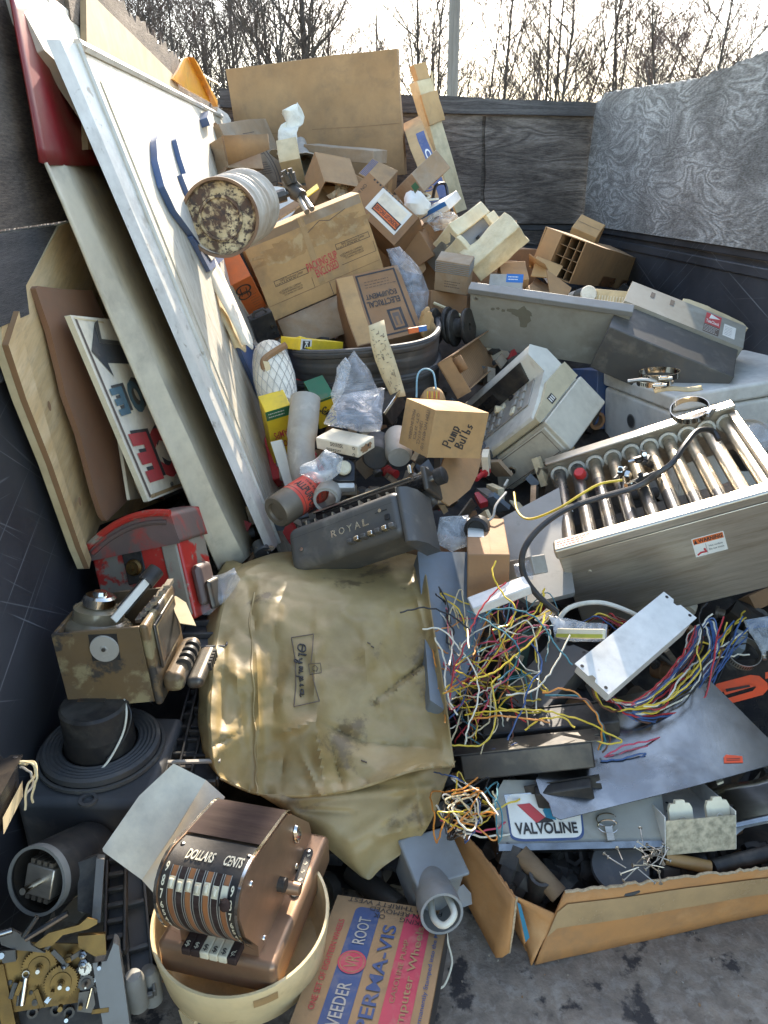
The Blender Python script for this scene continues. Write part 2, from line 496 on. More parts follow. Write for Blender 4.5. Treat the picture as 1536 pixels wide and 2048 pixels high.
K['ink_f'] = mat('faded_ink', (.13, .1, .085), .8, var=.2, bump=0)
K['ink_red'] = mat('red_ink', (.55, .06, .07), .7, var=.3, bump=0)
K['ink_blue'] = mat('blue_ink', (.045, .085, .23), .7, var=.25, bump=0, spots=(.1, .12, .22), sscale=40)
K['ink_pink'] = mat('crimson_ink', (.55, .055, .10), .7, var=.2, bump=0, spots=(.5, .12, .13), sscale=40)
K['ink_gr'] = mat('green_ink', (.05, .25, .16), .7, var=.2, bump=0)
K['paper'] = mat('paper', (.84, .77, .62), .8, col2=(.68, .64, .56), scale=10, bump=.08, spots=(.6, .52, .4), sscale=6, samt=.66, ssoft=.1)
K['paper_w'] = mat('white_label', (.78, .78, .75), .6, var=.15, bump=.03, grime=.2)
K['paper_y'] = mat('yellowed_paper', (.68, .58, .38), .8, col2=(.58, .47, .28), scale=8, bump=.08)
K['white'] = mat('white_paint', (.80, .80, .80), .4, var=.12, scale=6, bump=.02, spots=(.55, .5, .42), sscale=30, samt=.72, ssoft=.04)
K['white_gl'] = mat('white_enamel', (.78, .79, .78), .35, var=.1, scale=4, bump=.02, spots=(.6, .56, .48), sscale=5, samt=.68, ssoft=.12, coat=.2)
K['cream'] = mat('cream_plastic', (.80, .66, .40), .5, col2=(.74, .58, .32), scale=6, bump=.04, spots=(.45, .3, .14), sscale=14, samt=.7, ssoft=.05)
K['ivory'] = mat('ivory_plastic', (.80, .75, .58), .4, var=.15, bump=.02)
K['foam'] = mat('yellowed_foam', (.80, .72, .52), .95, col2=(.72, .6, .38), scale=14, bump=.7, bscale=130)
K['foam_w'] = mat('white_foam', (.82, .80, .72), .95, var=.2, scale=14, bump=.6, bscale=160)
K['sign_w'] = mat('dirty_white_plastic', (.72, .72, .70), .45, col2=(.64, .63, .59), scale=5, bump=.08, bscale=40, spots=(.34, .30, .24), sscale=38, samt=.67, ssoft=.05, spots2=(.5, .44, .34), s2scale=7, s2amt=.66)
K['sign_f'] = mat('stained_sign_face', (.56, .535, .46), .55, col2=(.45, .41, .33), scale=9, bump=.12, bscale=70, spots=(.60, .59, .54), sscale=24, samt=.56, ssoft=.1, spots2=(.22, .18, .12), s2scale=36, s2amt=.66, stretch=(2.4, .8, 1))
K['sign_c'] = mat('cream_sign_plastic', (.68, .62, .49), .4, col2=(.60, .53, .40), scale=4, bump=.03, spots=(.3, .25, .18), sscale=60, samt=.74, ssoft=.03)
K['sign_r'] = mat('dark_red_plastic', (.25, .012, .018), .4, col2=(.18, .01, .014), scale=6, bump=.04, spots=(.3, .12, .1), sscale=50, samt=.74)
K['sign_b'] = mat('blue_plastic', (.07, .13, .30), .45, var=.4, scale=8, bump=.03)
K['yellow'] = mat('amber_plastic', (.85, .42, .03), .35, col2=(.75, .3, .02), scale=12, bump=.05)
K['blk_metal'] = mat('black_bed_steel', (.022, .023, .027), .55, col2=(.04, .04, .044), scale=3, bump=.1, bscale=40, spots=(.09, .09, .1), sscale=20, samt=.7, ssoft=.04, rvar=.12)
def scratched(name, base, hi):
    m = bpy.data.materials.new(name); m.use_nodes = True
    nt = m.node_tree; N = nt.nodes; L = nt.links; b = N['Principled BSDF']; tc = N.new('ShaderNodeTexCoord'); acc = None
    for k, (rx, sc, th) in enumerate(((35, (9, 1.2, 120), .668), (-50, (9, 150, 1.6), .672), (8, (9, 2.0, 90), .675), (70, (9, 100, 1.0), .672))):
        m0 = N.new('ShaderNodeMapping'); m0.inputs['Rotation'].default_value = (R(rx), 0, 0); L.new(tc.outputs['Object'], m0.inputs['Vector'])
        mp = N.new('ShaderNodeMapping'); mp.inputs['Scale'].default_value = sc; mp.inputs['Location'].default_value = (k * 3.1, k * 5.7, k)
        L.new(m0.outputs[0], mp.inputs['Vector']); n = N.new('ShaderNodeTexNoise'); n.inputs['Scale'].default_value = 1.0; n.inputs['Detail'].default_value = 3; n.inputs['Distortion'].default_value = .35; L.new(mp.outputs[0], n.inputs['Vector'])
        r = N.new('ShaderNodeMapRange'); r.inputs['From Min'].default_value = th; r.inputs['From Max'].default_value = th + .05; L.new(n.outputs['Fac'], r.inputs['Value'])
        if acc is None: acc = r.outputs[0]
        else:
            a = N.new('ShaderNodeMath'); a.operation = 'MAXIMUM'; L.new(acc, a.inputs[0]); L.new(r.outputs[0], a.inputs[1]); acc = a.outputs[0]
    d = N.new('ShaderNodeTexNoise'); d.inputs['Scale'].default_value = 3.2; d.inputs['Detail'].default_value = 8; L.new(tc.outputs['Object'], d.inputs['Vector'])
    dm = N.new('ShaderNodeValToRGB'); L.new(d.outputs['Fac'], dm.inputs[0]); dm.color_ramp.elements[0].position = .35; dm.color_ramp.elements[0].color = (*base, 1); dm.color_ramp.elements[1].position = .75; dm.color_ramp.elements[1].color = (*[c * 2.1 + .012 for c in base], 1)
    k = N.new('ShaderNodeMath'); k.operation = 'MULTIPLY'; L.new(acc, k.inputs[0]); L.new(d.outputs['Fac'], k.inputs[1])
    x = N.new('ShaderNodeMix'); x.data_type = 'RGBA'; L.new(k.outputs[0], x.inputs['Factor']); L.new(dm.outputs[0], x.inputs[6]); x.inputs[7].default_value = (*hi, 1); L.new(x.outputs[2], b.inputs['Base Color'])
    b.inputs['Roughness'].default_value = .5; b.inputs['Specular IOR Level'].default_value = .4
    return m
K['blk_metal'] = scratched('scratched_black_steel', (.024, .024, .026), (.24, .24, .24))
K['black'] = mat('black_plastic', (.022, .022, .024), .5, spec=.3, var=.4, scale=10, bump=.08, spots=(.08, .078, .072), sscale=16, samt=.62, ssoft=.12)
K['black_gl'] = mat('glossy_black', (.012, .012, .014), .2, var=.3, bump=.02)
K['black_m'] = mat('dusty_black_steel', (.03, .03, .032), .45, metal=.3, var=.4, bump=.06, spots=(.16, .145, .12), sscale=8, samt=.6, ssoft=.16)
K['rubber'] = mat('grey_rubber', (.055, .058, .064), .6, var=.3, scale=12, bump=.06, spots=(.14, .13, .12), sscale=10, samt=.66, ssoft=.1)
K['dk_grey'] = mat('dark_grey_enamel', (.085, .085, .085), .45, var=.25, scale=8, bump=.02, spots=(.2, .19, .175), sscale=14, samt=.66, ssoft=.12)
K['grey_eq'] = mat('grey_equipment_paint', (.30, .30, .27), .5, var=.15, scale=6, bump=.03, spots=(.42, .42, .4), sscale=10, samt=.68, ssoft=.12)
K['grey_mid'] = mat('mid_grey_steel', (.22, .225, .22), .5, var=.25, scale=6, bump=.03, spots=(.12, .12, .11), sscale=18, samt=.68, ssoft=.08)
K['blue_grey'] = mat('blue_grey_paint', (.165, .21, .265), .5, var=.15, scale=5, bump=.03, spots=(.26, .29, .31), sscale=24, samt=.7, ssoft=.06)
K['pvc'] = mat('grey_pvc', (.26, .28, .30), .35, var=.15, scale=8, bump=.02, spots=(.34, .33, .31), sscale=20, samt=.66, ssoft=.1)
K['pvc_lt'] = mat('light_grey_pvc', (.40, .385, .355), .5, var=.2, scale=8, bump=.03, spots=(.5, .47, .42), sscale=14, samt=.62)
K['beige'] = mat('beige_register_plastic', (.66, .66, .61), .5, var=.15, scale=5, bump=.03, spots=(.44, .39, .3), sscale=18, samt=.7, ssoft=.08)
K['beige_d'] = mat('yellowed_register_plastic', (.55, .49, .34), .5, var=.15, scale=6, bump=.03)
K['drawer'] = mat('drawer_enamel', (.58, .56, .48), .45, var=.15, scale=4, bump=.02, spots=(.55, .55, .52), sscale=12, samt=.66, ssoft=.1)
K['steel'] = mat('brushed_steel', (.56, .53, .48), .36, metal=.85, var=.25, scale=4, bump=.05, bscale=90, stretch=(1, 6, 14), rvar=.1, spots=(.4, .35, .28), sscale=5, samt=.64, ssoft=.14)
K['steel_sh'] = mat('steel_sheet', (.27, .29, .32), .26, metal=1.0, col2=(.17, .185, .21), scale=3.5, bump=.03, spots=(.52, .54, .56), sscale=6, samt=.6, ssoft=.14, rvar=.12)
K['chrome'] = mat('chrome', (.75, .74, .72), .14, metal=1.0, var=.15, bump=.03, rvar=.06)
K['galv'] = mat('galvanised_steel', (.52, .53, .49), .4, metal=.75, col2=(.24, .25, .22), scale=80, detail=2, bump=.05, rvar=.2)
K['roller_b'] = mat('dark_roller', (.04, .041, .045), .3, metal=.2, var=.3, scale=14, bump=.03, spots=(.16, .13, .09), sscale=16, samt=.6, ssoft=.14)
K['roller_d'] = mat('worn_sunlit_roller', (.42, .38, .30), .34, metal=.6, col2=(.17, .14, .10), scale=22, bump=.06, spots=(.1, .08, .06), sscale=30, samt=.62)
K['brass'] = mat('brass', (.20, .125, .04), .45, metal=.85, grime=.6, gscale=18, gcol=(.05, .04, .025), col2=(.15, .09, .03), scale=14, bump=.05)
K['iron'] = mat('dark_iron', (.10, .095, .088), .5, metal=.6, var=.5, scale=16, bump=.12, spots=(.16, .1, .06), sscale=20, samt=.62)
K['rust_y'] = mat('rusty_cream_tin', (.66, .56, .36), .65, col2=(.42, .30, .15), scale=16, bump=.4, bscale=70, spots=(.085, .042, .022), sscale=34, samt=.485, ssoft=.05, spots2=(.05, .028, .018), s2scale=75, s2amt=.56)
K['rust_rim'] = mat('rusted_rim', (.15, .08, .045), .7, metal=.2, col2=(.26, .17, .1), scale=20, bump=.3)
K['can_w'] = mat('stained_tin_side', (.60, .54, .46), .5, metal=.2, col2=(.42, .33, .24), scale=10, bump=.1, stretch=(1, 1, 6))
K['red'] = mat('chipped_red_enamel', (.50, .025, .018), .4, col2=(.38, .03, .022), scale=8, bump=.15, bscale=40, spots=(.26, .23, .19), sscale=10, samt=.555, ssoft=.02, spots2=(.06, .05, .045), s2scale=22, s2amt=.66, coat=.15)
K['redtop'] = mat('sooty_red_hood', (.10, .075, .07), .55, col2=(.16, .10, .09), scale=9, bump=.1, spots=(.36, .04, .03), sscale=8, samt=.57, ssoft=.05)
K['red_pl'] = mat('flat_red', (.55, .03, .03), .5, var=.2, bump=.02)
K['olive'] = mat('worn_brown_enamel', (.16, .105, .05), .5, col2=(.115, .078, .04), scale=7, bump=.12, bscale=30, spots=(.28, .235, .13), sscale=12, samt=.585, ssoft=.03, spots2=(.045, .038, .03), s2scale=17, s2amt=.585)
K['bronze'] = mat('bronze_enamel', (.36, .225, .145), .38, metal=.55, var=.15, scale=10, bump=.02)
K['woodgr'] = mat('dark_woodgrain', (.034, .021, .019), .8, spec=.12, grime=.15, col2=(.06, .042, .040), scale=6, bump=.02, stretch=(2, 14, 14))
K['wood_or'] = mat('orange_woodgrain', (.38, .16, .06), .4, col2=(.28, .11, .04), scale=8, bump=.02, stretch=(12, 2, 2))
K['wood_p'] = mat('pale_plywood_face', (.60, .44, .235), .7, col2=(.50, .345, .165), scale=3, bump=.05, stretch=(7, 1.2, 1), spots=(.66, .52, .32), sscale=4, samt=.6, ssoft=.12)
K['hardb'] = mat('brown_fibreboard', (.235, .125, .07), .85, col2=(.20, .10, .055), scale=5, bump=.1, bscale=200)
K['cover'] = mat('yellowed_vinyl', (.36, .262, .105), .42, grime=.34, gscale=5, gcol=(.15, .11, .055), col2=(.25, .18, .08), scale=5, bump=.12, bscale=45, spots=(.42, .33, .18), sscale=6, samt=.56, ssoft=.18, spots2=(.19, .13, .06), s2scale=9, s2amt=.62, spec=.32)
K['orange'] = mat('orange_carton', (.70, .16, .035), .6, var=.2, bump=.03)
K['yel'] = mat('yellow_carton', (.80, .58, .03), .5, var=.15, bump=.03, spots=(.6, .42, .1), sscale=20, samt=.68)
K['green'] = mat('green_carton', (.02, .16, .07), .5, var=.25, bump=.03, spots=(.12, .14, .06), sscale=18, samt=.62)
K['green_d'] = mat('dark_green', (.015, .075, .05), .5, var=.3, bump=.03)
K['blue'] = mat('blue_carton', (.03, .17, .52), .5, var=.2, bump=.02)
K['teal'] = mat('teal_ink', (.02, .22, .38), .5, var=.2, bump=.02)
K['cred'] = mat('red_can_label', (.72, .06, .035), .5, var=.15, bump=.03, spots=(.6, .14, .08), sscale=24)
K['cans'] = mat('dull_tin', (.21, .18, .145), .5, metal=.5, var=.4, scale=14, bump=.12)
K['hot'] = mat('orange_red_plastic', (.85, .10, .03), .4, var=.1, bump=0)
K['pipe'] = mat('plumbing_black', (.02, .021, .023), .5, metal=.2, var=.5, scale=16, bump=.1, spots=(.06, .055, .05), sscale=20)
K['pwood'] = mat('dirty_wood', (.17, .11, .06), .8, var=.5, bump=.15, stretch=(1, 1, 6))
K['film'] = film('clear_bag', (.85, .86, .86), .17, .1)
K['film2'] = film('cloudy_bag', (.82, .82, .78), .32)
for nm, c in (('w_yel', (.75, .55, .05)), ('w_red', (.50, .03, .04)), ('w_wht', (.78, .76, .66)), ('w_blu', (.04, .10, .28)), ('w_teal', (.05, .2, .26)),
              ('w_org', (.70, .28, .05)), ('w_blk', (.015, .015, .016)), ('w_brn', (.15, .06, .035)), ('w_pnk', (.6, .08, .14)), ('w_crm', (.72, .62, .4)), ('w_gry', (.4, .4, .39))):
    K[nm] = mat('wire_' + {'w_yel': 'yellow', 'w_red': 'red', 'w_wht': 'white', 'w_blu': 'blue', 'w_teal': 'teal', 'w_org': 'orange', 'w_blk': 'black', 'w_brn': 'brown', 'w_pnk': 'pink', 'w_crm': 'cream', 'w_gry': 'grey'}[nm], c, .4, var=.15, bump=0)
K['ply_r'] = ply('silvered_plywood', (.16, .145, .12), (.36, .335, .29), (.64, .60, .53), k=10, sc=3.4, stretch=(1, 1.0, 2.8), line=.32, fine=60, det=6, bump=.8)
K['ply_b'] = ply('weathered_plywood', (.075, .06, .048), (.20, .163, .13), (.33, .28, .23), k=9, sc=1.5, stretch=(1, 1, 6), line=.32, bump=.9)
K['ply_l'] = ply('brown_old_plywood', (.075, .056, .04), (.18, .135, .095), (.29, .225, .165), k=6, sc=1.2, stretch=(1, 1.0, 5), line=.3)
K['plank'] = ply('grey_plank', (.05, .045, .042), (.125, .112, .10), (.20, .185, .17), k=5, sc=1.0, stretch=(1, 1, 16), line=.25)
K['floor'] = mat('grimy_bed_floor', (.30, .245, .195), .85, col2=(.165, .135, .11), scale=40, detail=12, bump=.4, bscale=160, spots=(.34, .30, .26), sscale=48, samt=.57, ssoft=.09, spots2=(.04, .032, .027), s2scale=15, s2amt=.60, grime=.55, gscale=3.5, gcol=(.10, .08, .065))
K['bark'] = mat('bark', (.085, .075, .068), .9, var=.6, scale=9, bump=.5, bscale=30)
K['sign_l'] = mat('pale_blue_letter_edge', (.33, .40, .50), .5, var=.3)
K['twig'] = mat('twigs', (.13, .11, .10), .9, var=.4, bump=0)
K['twig_r'] = mat('reddish_twigs', (.16, .11, .10), .9, var=.4, bump=0)
K['ground'] = mat('dead_grass_ground', (.16, .13, .08), .95, var=.5, scale=.5, bump=.3, bscale=8)
K['polewood'] = mat('pale_pole', (.24, .235, .225), .8, var=.4, stretch=(6, 6, .6), bump=.2)
K['osb'] = mat('tan_board', (.46, .335, .19), .8, col2=(.36, .25, .14), scale=12, bump=.1)
# ------------------------------------------------------------------ the setting
XL, XR, YB, ZT = -.50, 1.40, 4.30, .96
tag(MB().box((-150, -150, -.80), (150, 250, -.76), K['ground']).build('ground'), 'flat dead grass ground around the trailer', 'ground', kind='structure')
_f = MB()
NX, NY = 60, 150
_f.grid(lambda a, b: (XL + a * (XR - XL), -.35 + b * (YB + .38), .004 * noise.noise(Vector((a * 30, b * 60, 0)))), NX, NY, K['floor'])
_f.box((XL - .05, -.4, -.12), (XR + .05, YB + .06, -.02), K['blk_metal'])
tag(_f.build('floor'), 'grimy dark floor of the trailer bed', 'floor', kind='structure')

def side_wall(name, lab, x0, x1, lip):
    t = thing(name, lab, 'trailer wall', Matrix.Translation((x0, 0, 0)))
    m = MB().box((0, -.4, -.02), (x1 - x0, YB + .05, ZT - .03), K['blk_metal'])
    m.build('steel_panel', t, bevel=.003)
    lo = min(0, lip) - (.0 if lip < 0 else 0); hi = max(x1 - x0, x1 - x0 + lip)
    MB().box((lo, -.41, ZT - .03), (hi, YB + .055, ZT), K['blk_metal']).box((lo + .01, -.405, ZT - .085), (hi - .006, YB + .03, ZT - .05), K['blk_metal']).build('top_rail', t, bevel=.006)
    return t
side_wall('trailer_wall', 'black scratched steel side wall at the left, below brown plywood', XL - .04, XL, .018)
side_wall('trailer_wall', 'black scratched steel side wall at the right, below pale silvery plywood', XR, XR + .04, -.018)
t = thing('trailer_wall', 'black steel end wall of the bed below dark weathered plywood', 'trailer wall', Matrix.Translation((0, YB, 0)))
MB().box((XL + .001, 0, -.02), (XR - .001, .04, ZT - .03), K['blk_metal']).build('steel_panel', t)
MB().box((XL + .02, -.02, ZT - .03), (XR - .02, .04, ZT), K['blk_metal']).build('top_rail', t, bevel=.005)

def ragged(pts, step=.02, amp=.006, seed=1):
    rnd = random.Random(seed); out = []
    for a, b in zip(pts, pts[1:]):
        a = Vector(a); b = Vector(b); n = max(1, int((b - a).length / step))
        for i in range(n):
            p = a.lerp(b, i / n); out.append((p.x + rnd.uniform(-amp, amp), p.y + rnd.uniform(-amp, amp)))
    out.append(tuple(pts[-1])); return out

# right plywood, torn along its top: outline in (y, z)
Mx = Matrix(((0, 0, 1, 0), (1, 0, 0, 0), (0, 1, 0, 0), (0, 0, 0, 1)))      # local x->Y, y->Z, z->X
def at_xyz(u, v, x): p = at_x(u, v, x); return (p.y, p.z)
top = [at_xyz(u, v, 1.37) for u, v in [(1168, 432), (1176, 330), (1188, 235), (1194, 205), (1212, 186), (1255, 177), (1300, 171), (1352, 163), (1396, 156), (1420, 148), (1436, 140), (1462, 131), (1500, 116), (1536, 101)]]
top = ragged(top, .018, .005, 3)
y9, z9 = top[-1]
out = top + ragged([(y9 - .3, z9 + .02), (y9 - .9, z9 + .05), (.6, z9 + .04)], .03, .006, 4) + [(.6, ZT + .0005), (4.255, ZT + .0005)]
o = MB().prism(out, 1.37, 1.392, K['ply_r'], Mx)
_w = MB()
o = o.build('plywood_board'); tag(o, 'pale silvery plywood panel with torn top edge on the right wall', 'plywood panel')
for k in range(5):
    pass
# back plywood and the plank above it
Mb = Matrix(((1, 0, 0, 0), (0, 0, 1, 0), (0, 1, 0, 0), (0, 0, 0, 1)))      # local x->X, y->Z, z->Y
def at_yxz(u, v, y): p = at_y(u, v, y); return (p.x, p.z)
l1 = [at_yxz(u, v, 4.27) for u, v in [(968, 447), (971, 232), (1030, 230), (1110, 228), (1189, 232)]]
pr = ragged(l1, .05, .004, 5) + [(XR - .032, 1.5), (XR - .032, ZT + .002)]
tag(MB().prism(pr, 4.262, 4.284, K['ply_b'], Mb).build('plywood_board'), 'dark weathered plywood panel right of the crack in the back wall', 'plywood panel')
tag(MB().prism([(XL + .02, ZT + .002)] + ragged([(XL + .02, 1.505), (.55, 1.50), (at_yxz(964, 232, 4.27)[0], at_yxz(964, 232, 4.27)[1]), at_yxz(960, 447, 4.27)], .06, .003, 6), 4.262, 4.284, K['ply_b'], Mb).build('plywood_board'),
    'dark weathered plywood panel behind the big cardboard sheet, left of the wall crack', 'plywood panel')
tag(MB().box((XL + .01, 4.285, ZT - .1), (XR - .001, 4.30, 1.5), K['ply_b']).build('backing_board'), 'dark board seen through the crack of the back wall', 'board')
pl = ragged([at_yxz(440, 176, 4.26), at_yxz(820, 190, 4.26), at_yxz(1194, 206, 4.26)], .08, .003, 7)
pb = [at_yxz(1191, 233, 4.26), at_yxz(820, 226, 4.26), at_yxz(440, 215, 4.26)]
tag(MB().prism(pl + pb, 4.24, 4.262, K['plank'], Mb).build('plank'), 'grey wooden plank along the top of the back wall', 'plank')
# left plywood with splintered top edge
lt = ragged([(4.24, 1.50), (3.3, 1.53), (2.4, 1.535), (1.7, 1.53), (.4, 1.54)], .03, .008, 8)
tag(MB().prism([(4.24, 1.02)] + lt + [(.4, 1.09), (2.6, 1.09)], -.498, -.476, K['ply_l'], Mx).build('plywood_board'), 'brown weathered plywood panel with splintered top on the left wall', 'plywood panel')
tag(MB().prism([(.4, ZT + .002), (4.2, ZT + .002), (4.2, 1.05), (2.6, 1.085), (.4, 1.085)], -.496, -.47, K['plank'], Mx).build('plank'), 'dark wooden plank below the brown plywood of the left wall', 'plank')
_c = ragged([(4.1, 1.49), (3.4, 1.53), (2.6, 1.55), (1.75, 1.55)], .02, .016, 21)
tag(MB().prism([(4.1, 1.44)] + _c + [(1.75, 1.44)], -.4755, -.468, K['ply_l'], Mx).build('splintered_strip'), 'strip of splintered wood along the top edge of the left wall', 'wood strip')
# twisted rope above the left wall
a = at_x(200, 0, -.49); b = at_x(436, 172, -.47)
rp = []
for i in range(160):
    q = i / 159; p = a.lerp(b, q); p.z += .01 - .06 * q * (1 - q)
    w = q * 220; rp.append(p + Vector((0, math.cos(w), math.sin(w))) * .004)
tag(MB().tube(rp, .004, K['w_crm'], 5).build('rope'), 'pale twisted rope running above the left wall', 'rope')

# ------------------------------------------------------------------ trees beyond
def tree_meshes(seed, h, r0, spread, nb, lean=.05, multi=1, twig='twig', wispy=1.0):
    rnd = random.Random(seed); tr = MB(); cr = MB()
    def branch(p, d, L, r, lvl):
        n = 5 if lvl < 2 else 3; pts = [p]; q = p.copy(); dd = d.copy()
        for i in range(n):
            dd = (dd + Vector((rnd.uniform(-1, 1), rnd.uniform(-1, 1), rnd.uniform(-.35, .6))) * (.10 if lvl == 0 else .2)).normalized()
            q = q + dd * L / n; pts.append(q.copy())
        rr = [max(.004, r * (1 - .75 * i / n)) for i in range(n + 1)]
        (tr if lvl == 0 else cr).tube(pts, rr, K['bark'] if lvl < 2 else K[twig], 7 if lvl == 0 else (4 if lvl == 1 else 3), cap=False)
        if lvl >= 4: return
        k = (nb, 6, 5, 3)[lvl]
        for j in range(k):
            f = rnd.uniform(.28 if lvl == 0 else .15, 1.0); i = min(n - 1, int(f * n)); base = pts[i].lerp(pts[i + 1], f * n - i)
            ax = Vector((rnd.uniform(-1, 1), rnd.uniform(-1, 1), rnd.uniform(.1, .9 * wispy))).normalized()
            nd = (dd * (.55 if lvl else .35) + ax * spread).normalized()
            branch(base, nd, L * rnd.uniform(.3, .55) * (1.15 - .4 * f), max(.005, rr[i] * rnd.uniform(.35, .6)), lvl + 1)
    for m in range(multi):
        an = 2 * math.pi * m / max(1, multi) + rnd.uniform(-.3, .3); k = .0 if multi == 1 else .17
        branch(Vector((math.cos(an) * .1 * (multi > 1), math.sin(an) * .1 * (multi > 1), 0)), Vector((rnd.uniform(-lean, lean) + k * math.cos(an), rnd.uniform(-lean, lean) + k * math.sin(an), 1)).normalized(), h * rnd.uniform(.85, 1.05), r0, 0)
    return tr, cr
PROTO = []
for i, a in enumerate([(11, 9, .20, .8, 16, .03, 1, 'twig', 1), (12, 10, .075, .75, 18, .05, 1, 'twig', 1.2), (13, 9, .07, .7, 12, .06, 3, 'twig', 1.2), (14, 7, .05, .95, 14, .1, 2, 'twig_r', .6), (15, 9.5, .085, .85, 18, .06, 1, 'twig', .8)]):
    tr, cr = tree_meshes(*a)
    root = bpy.data.objects.new('bare_tree', None); COL.objects.link(root)
    PROTO.append((root, tr.build('trunk', root), cr.build('crown', root)))
_used = set(); HT = (9, 10, 9, 7, 9.5)
def place_tree(k, u, y, sc, rz, lab):
    root, tr, cr = PROTO[k]
    if k in _used:
        r2 = root.copy(); COL.objects.link(r2)
        for ch in (tr, cr):
            c = ch.copy(); COL.objects.link(c); c.parent = r2
        root = r2
    _used.add(k)
    p = at_y(u, 370, y)
    root.location = (p.x, y, -.78); sc *= min(1.0, (y * .26 + 2.0) / (HT[k] * sc)); root.scale = (sc, sc, sc); root.rotation_euler = (0, 0, rz)
    tag(root, lab, 'tree', 'bare trees behind the trailer')
LT = 'bare leafless tree in the thicket beyond the back wall'
rnd = random.Random(5)
place_tree(0, 632, 26, 1.0, .4, 'thick dark trunked bare tree above the big cardboard sheet')
place_tree(2, 1095, 25, 1.05, 2.1, 'bare tree forking into several straight stems right of the pole')
place_tree(1, 560, 25, 1.0, 1.0, 'slender bare tree just left of the thickest dark trunk')
place_tree(3, 1330, 20, 1.0, 0.2, 'reddish many-stemmed bare tree leaning over the silvery plywood')
place_tree(4, 985, 26, 1.0, 0.6, 'straight bare tree just right of the pale pole')
NT = 84
for i in range(NT):
    u = 180 + i * 1450 / NT + rnd.uniform(-25, 25); k = rnd.choice([1, 1, 2, 3, 3, 4, 4, 0])
    place_tree(k, u, rnd.uniform(22, 60), rnd.uniform(.6, 1.25), rnd.uniform(0, 6.28), LT)
# undergrowth: one uncountable mass of brush
br = MB()
for i in range(2300):
    y = rnd.uniform(20, 46); x = rnd.uniform(-.45, .62) * y; hh = rnd.uniform(1.2, 3.4)
    p = Vector((x, y, -.78)); d = Vector((rnd.uniform(-.5, .5), rnd.uniform(-.4, .4), 1)); pts = [p]
    for s_ in range(3):
        p = p + d * hh / 3; d = d + Vector((rnd.uniform(-.5, .5), rnd.uniform(-.5, .5), rnd.uniform(-.1, .1))); pts.append(p)
    br.tube(pts, [.013, .010, .007, .004], K['twig_r'] if i % 3 else K['twig'], 3, cap=False)
    q = pts[2]; br.tube([q, q + Vector((rnd.uniform(-.5, .5), rnd.uniform(-.5, .5), .4)) * hh * .4], [.010, .006], K['twig'], 3, cap=False)
tag(br.build('brush'), 'tangled leafless undergrowth between the trees', 'undergrowth', kind='stuff')
# pole
p = at_y(907, 100, 7.0)
t = thing('utility_pole', 'pale grey wooden pole standing behind the back wall', 'pole', Matrix.Translation((p.x, 7.0, -.78)))
MB().lathe([(.048, 0), (.046, 2), (.042, 6.5), (.04, 6.52)], K['polewood'], None, 14).build('shaft', t)
MB().box((-.012, -.052, 1.2), (.012, -.044, 6), K['polewood']).build('ground_wire_cover', t)

# ------------------------------------------------------------------ sign panels leaning on the left wall
def sheet_lines(lines, m, n=10, thick=.004, name='sheet', parent=None, wav=.004, seed=0):
    """surface through longitudinal lines, each [(u, v, y) start, (u, v, y) end]"""
    P = [(at_y(*a), at_y(*b)) for a, b in lines]
    k = len(P) - 1
    def fn(s, t_):
        i = min(int(s * k + 1e-9), k - 1); f = s * k - i
        q = P[i][0].lerp(P[i][1], t_).lerp(P[i + 1][0].lerp(P[i + 1][1], t_), f)
        return q + noise.noise_vector(q * 5 + Vector((seed, 0, 0))) * wav
    mb = MB().grid(fn, k, n, m, smooth=False)
    return mb
t = thing('red_and_cream_sign', 'long formed plastic sign, dark red above and cream below, behind the white sign', 'sign')
o = sheet_lines([[(88, 329, 1.385), (440, 1152, 1.52)], [(92, 328, 1.42), (455, 1146, 1.545)], [(122, 329, 1.46), (487, 1120, 1.56)], [(180, 331, 1.72), (520, 1090, 1.82)], [(230, 331, 2.1), (545, 1060, 2.1)], [(300, 331, 2.9), (560, 1000, 2.7)]], K['sign_c'], 14, seed=3)
o.build('lower_panel', t, solid=.004)
o = sheet_lines([[(16, -16, 1.37), (78, 322, 1.37)], [(24, -16, 1.40), (92, 328, 1.41)], [(42, -16, 1.46), (122, 331, 1.455)], [(120, -16, 1.85), (200, 331, 1.72)], [(200, 0, 2.6), (290, 331, 2.6)]], K['sign_r'], 10, seed=4)
o.build('upper_panel', t, solid=.004)

# second white panel behind
A = at_y(33, -10, 1.44); B = at_y(95, -10, 1.56); 
Mw = plane3(at_y(89, 105, 1.455), at_y(423, 222, 3.95), at_y(33, -2, 1.425))
ol = to_plane(Mw, [(250, 330), (120, 130), (89, 100), (33, -4), (26, -18), (80, -18), (94, -2), (423, 203), (424, 224), (423, 300), (300, 380)])
t = thing('sign_panel', 'stained white sign panel behind the larger white sign, nearest the brown plywood', 'sign', Mw)
MB().prism(ol, -.025, 0, K['sign_f'], side=K['sign_w']).build('face_sheet', t, bevel=.002)
q = to_plane(Mw, [(94, -2), (423, 203)])
MB().tube([(q[0][0], q[0][1], -.008), (q[1][0], q[1][1], -.008)], .011, K['sign_w'], 8).build('top_lip', t)
# tan board
Mt = plane3(at_x(128, 0, -.462), at_x(347, 158, -.462), at_x(184, 0, -.466))
ol = to_plane(Mt, [(95, -20), (127, -3), (349, 158), (423, 208), (380, 200), (349, 157), (184, -2), (164, -20)])
ol = [Vector(a) for a in ol[:3]] + [Vector(a) for a in ol[5:]]
ol[0].y -= .25; ol[1].y -= .25; ol[2].y -= .12
tag(MB().prism(ol, -.004, .008, K['osb']).build('tan_board', None, Mt), 'tan board between the stained sign panel and the splintered left wall', 'board')
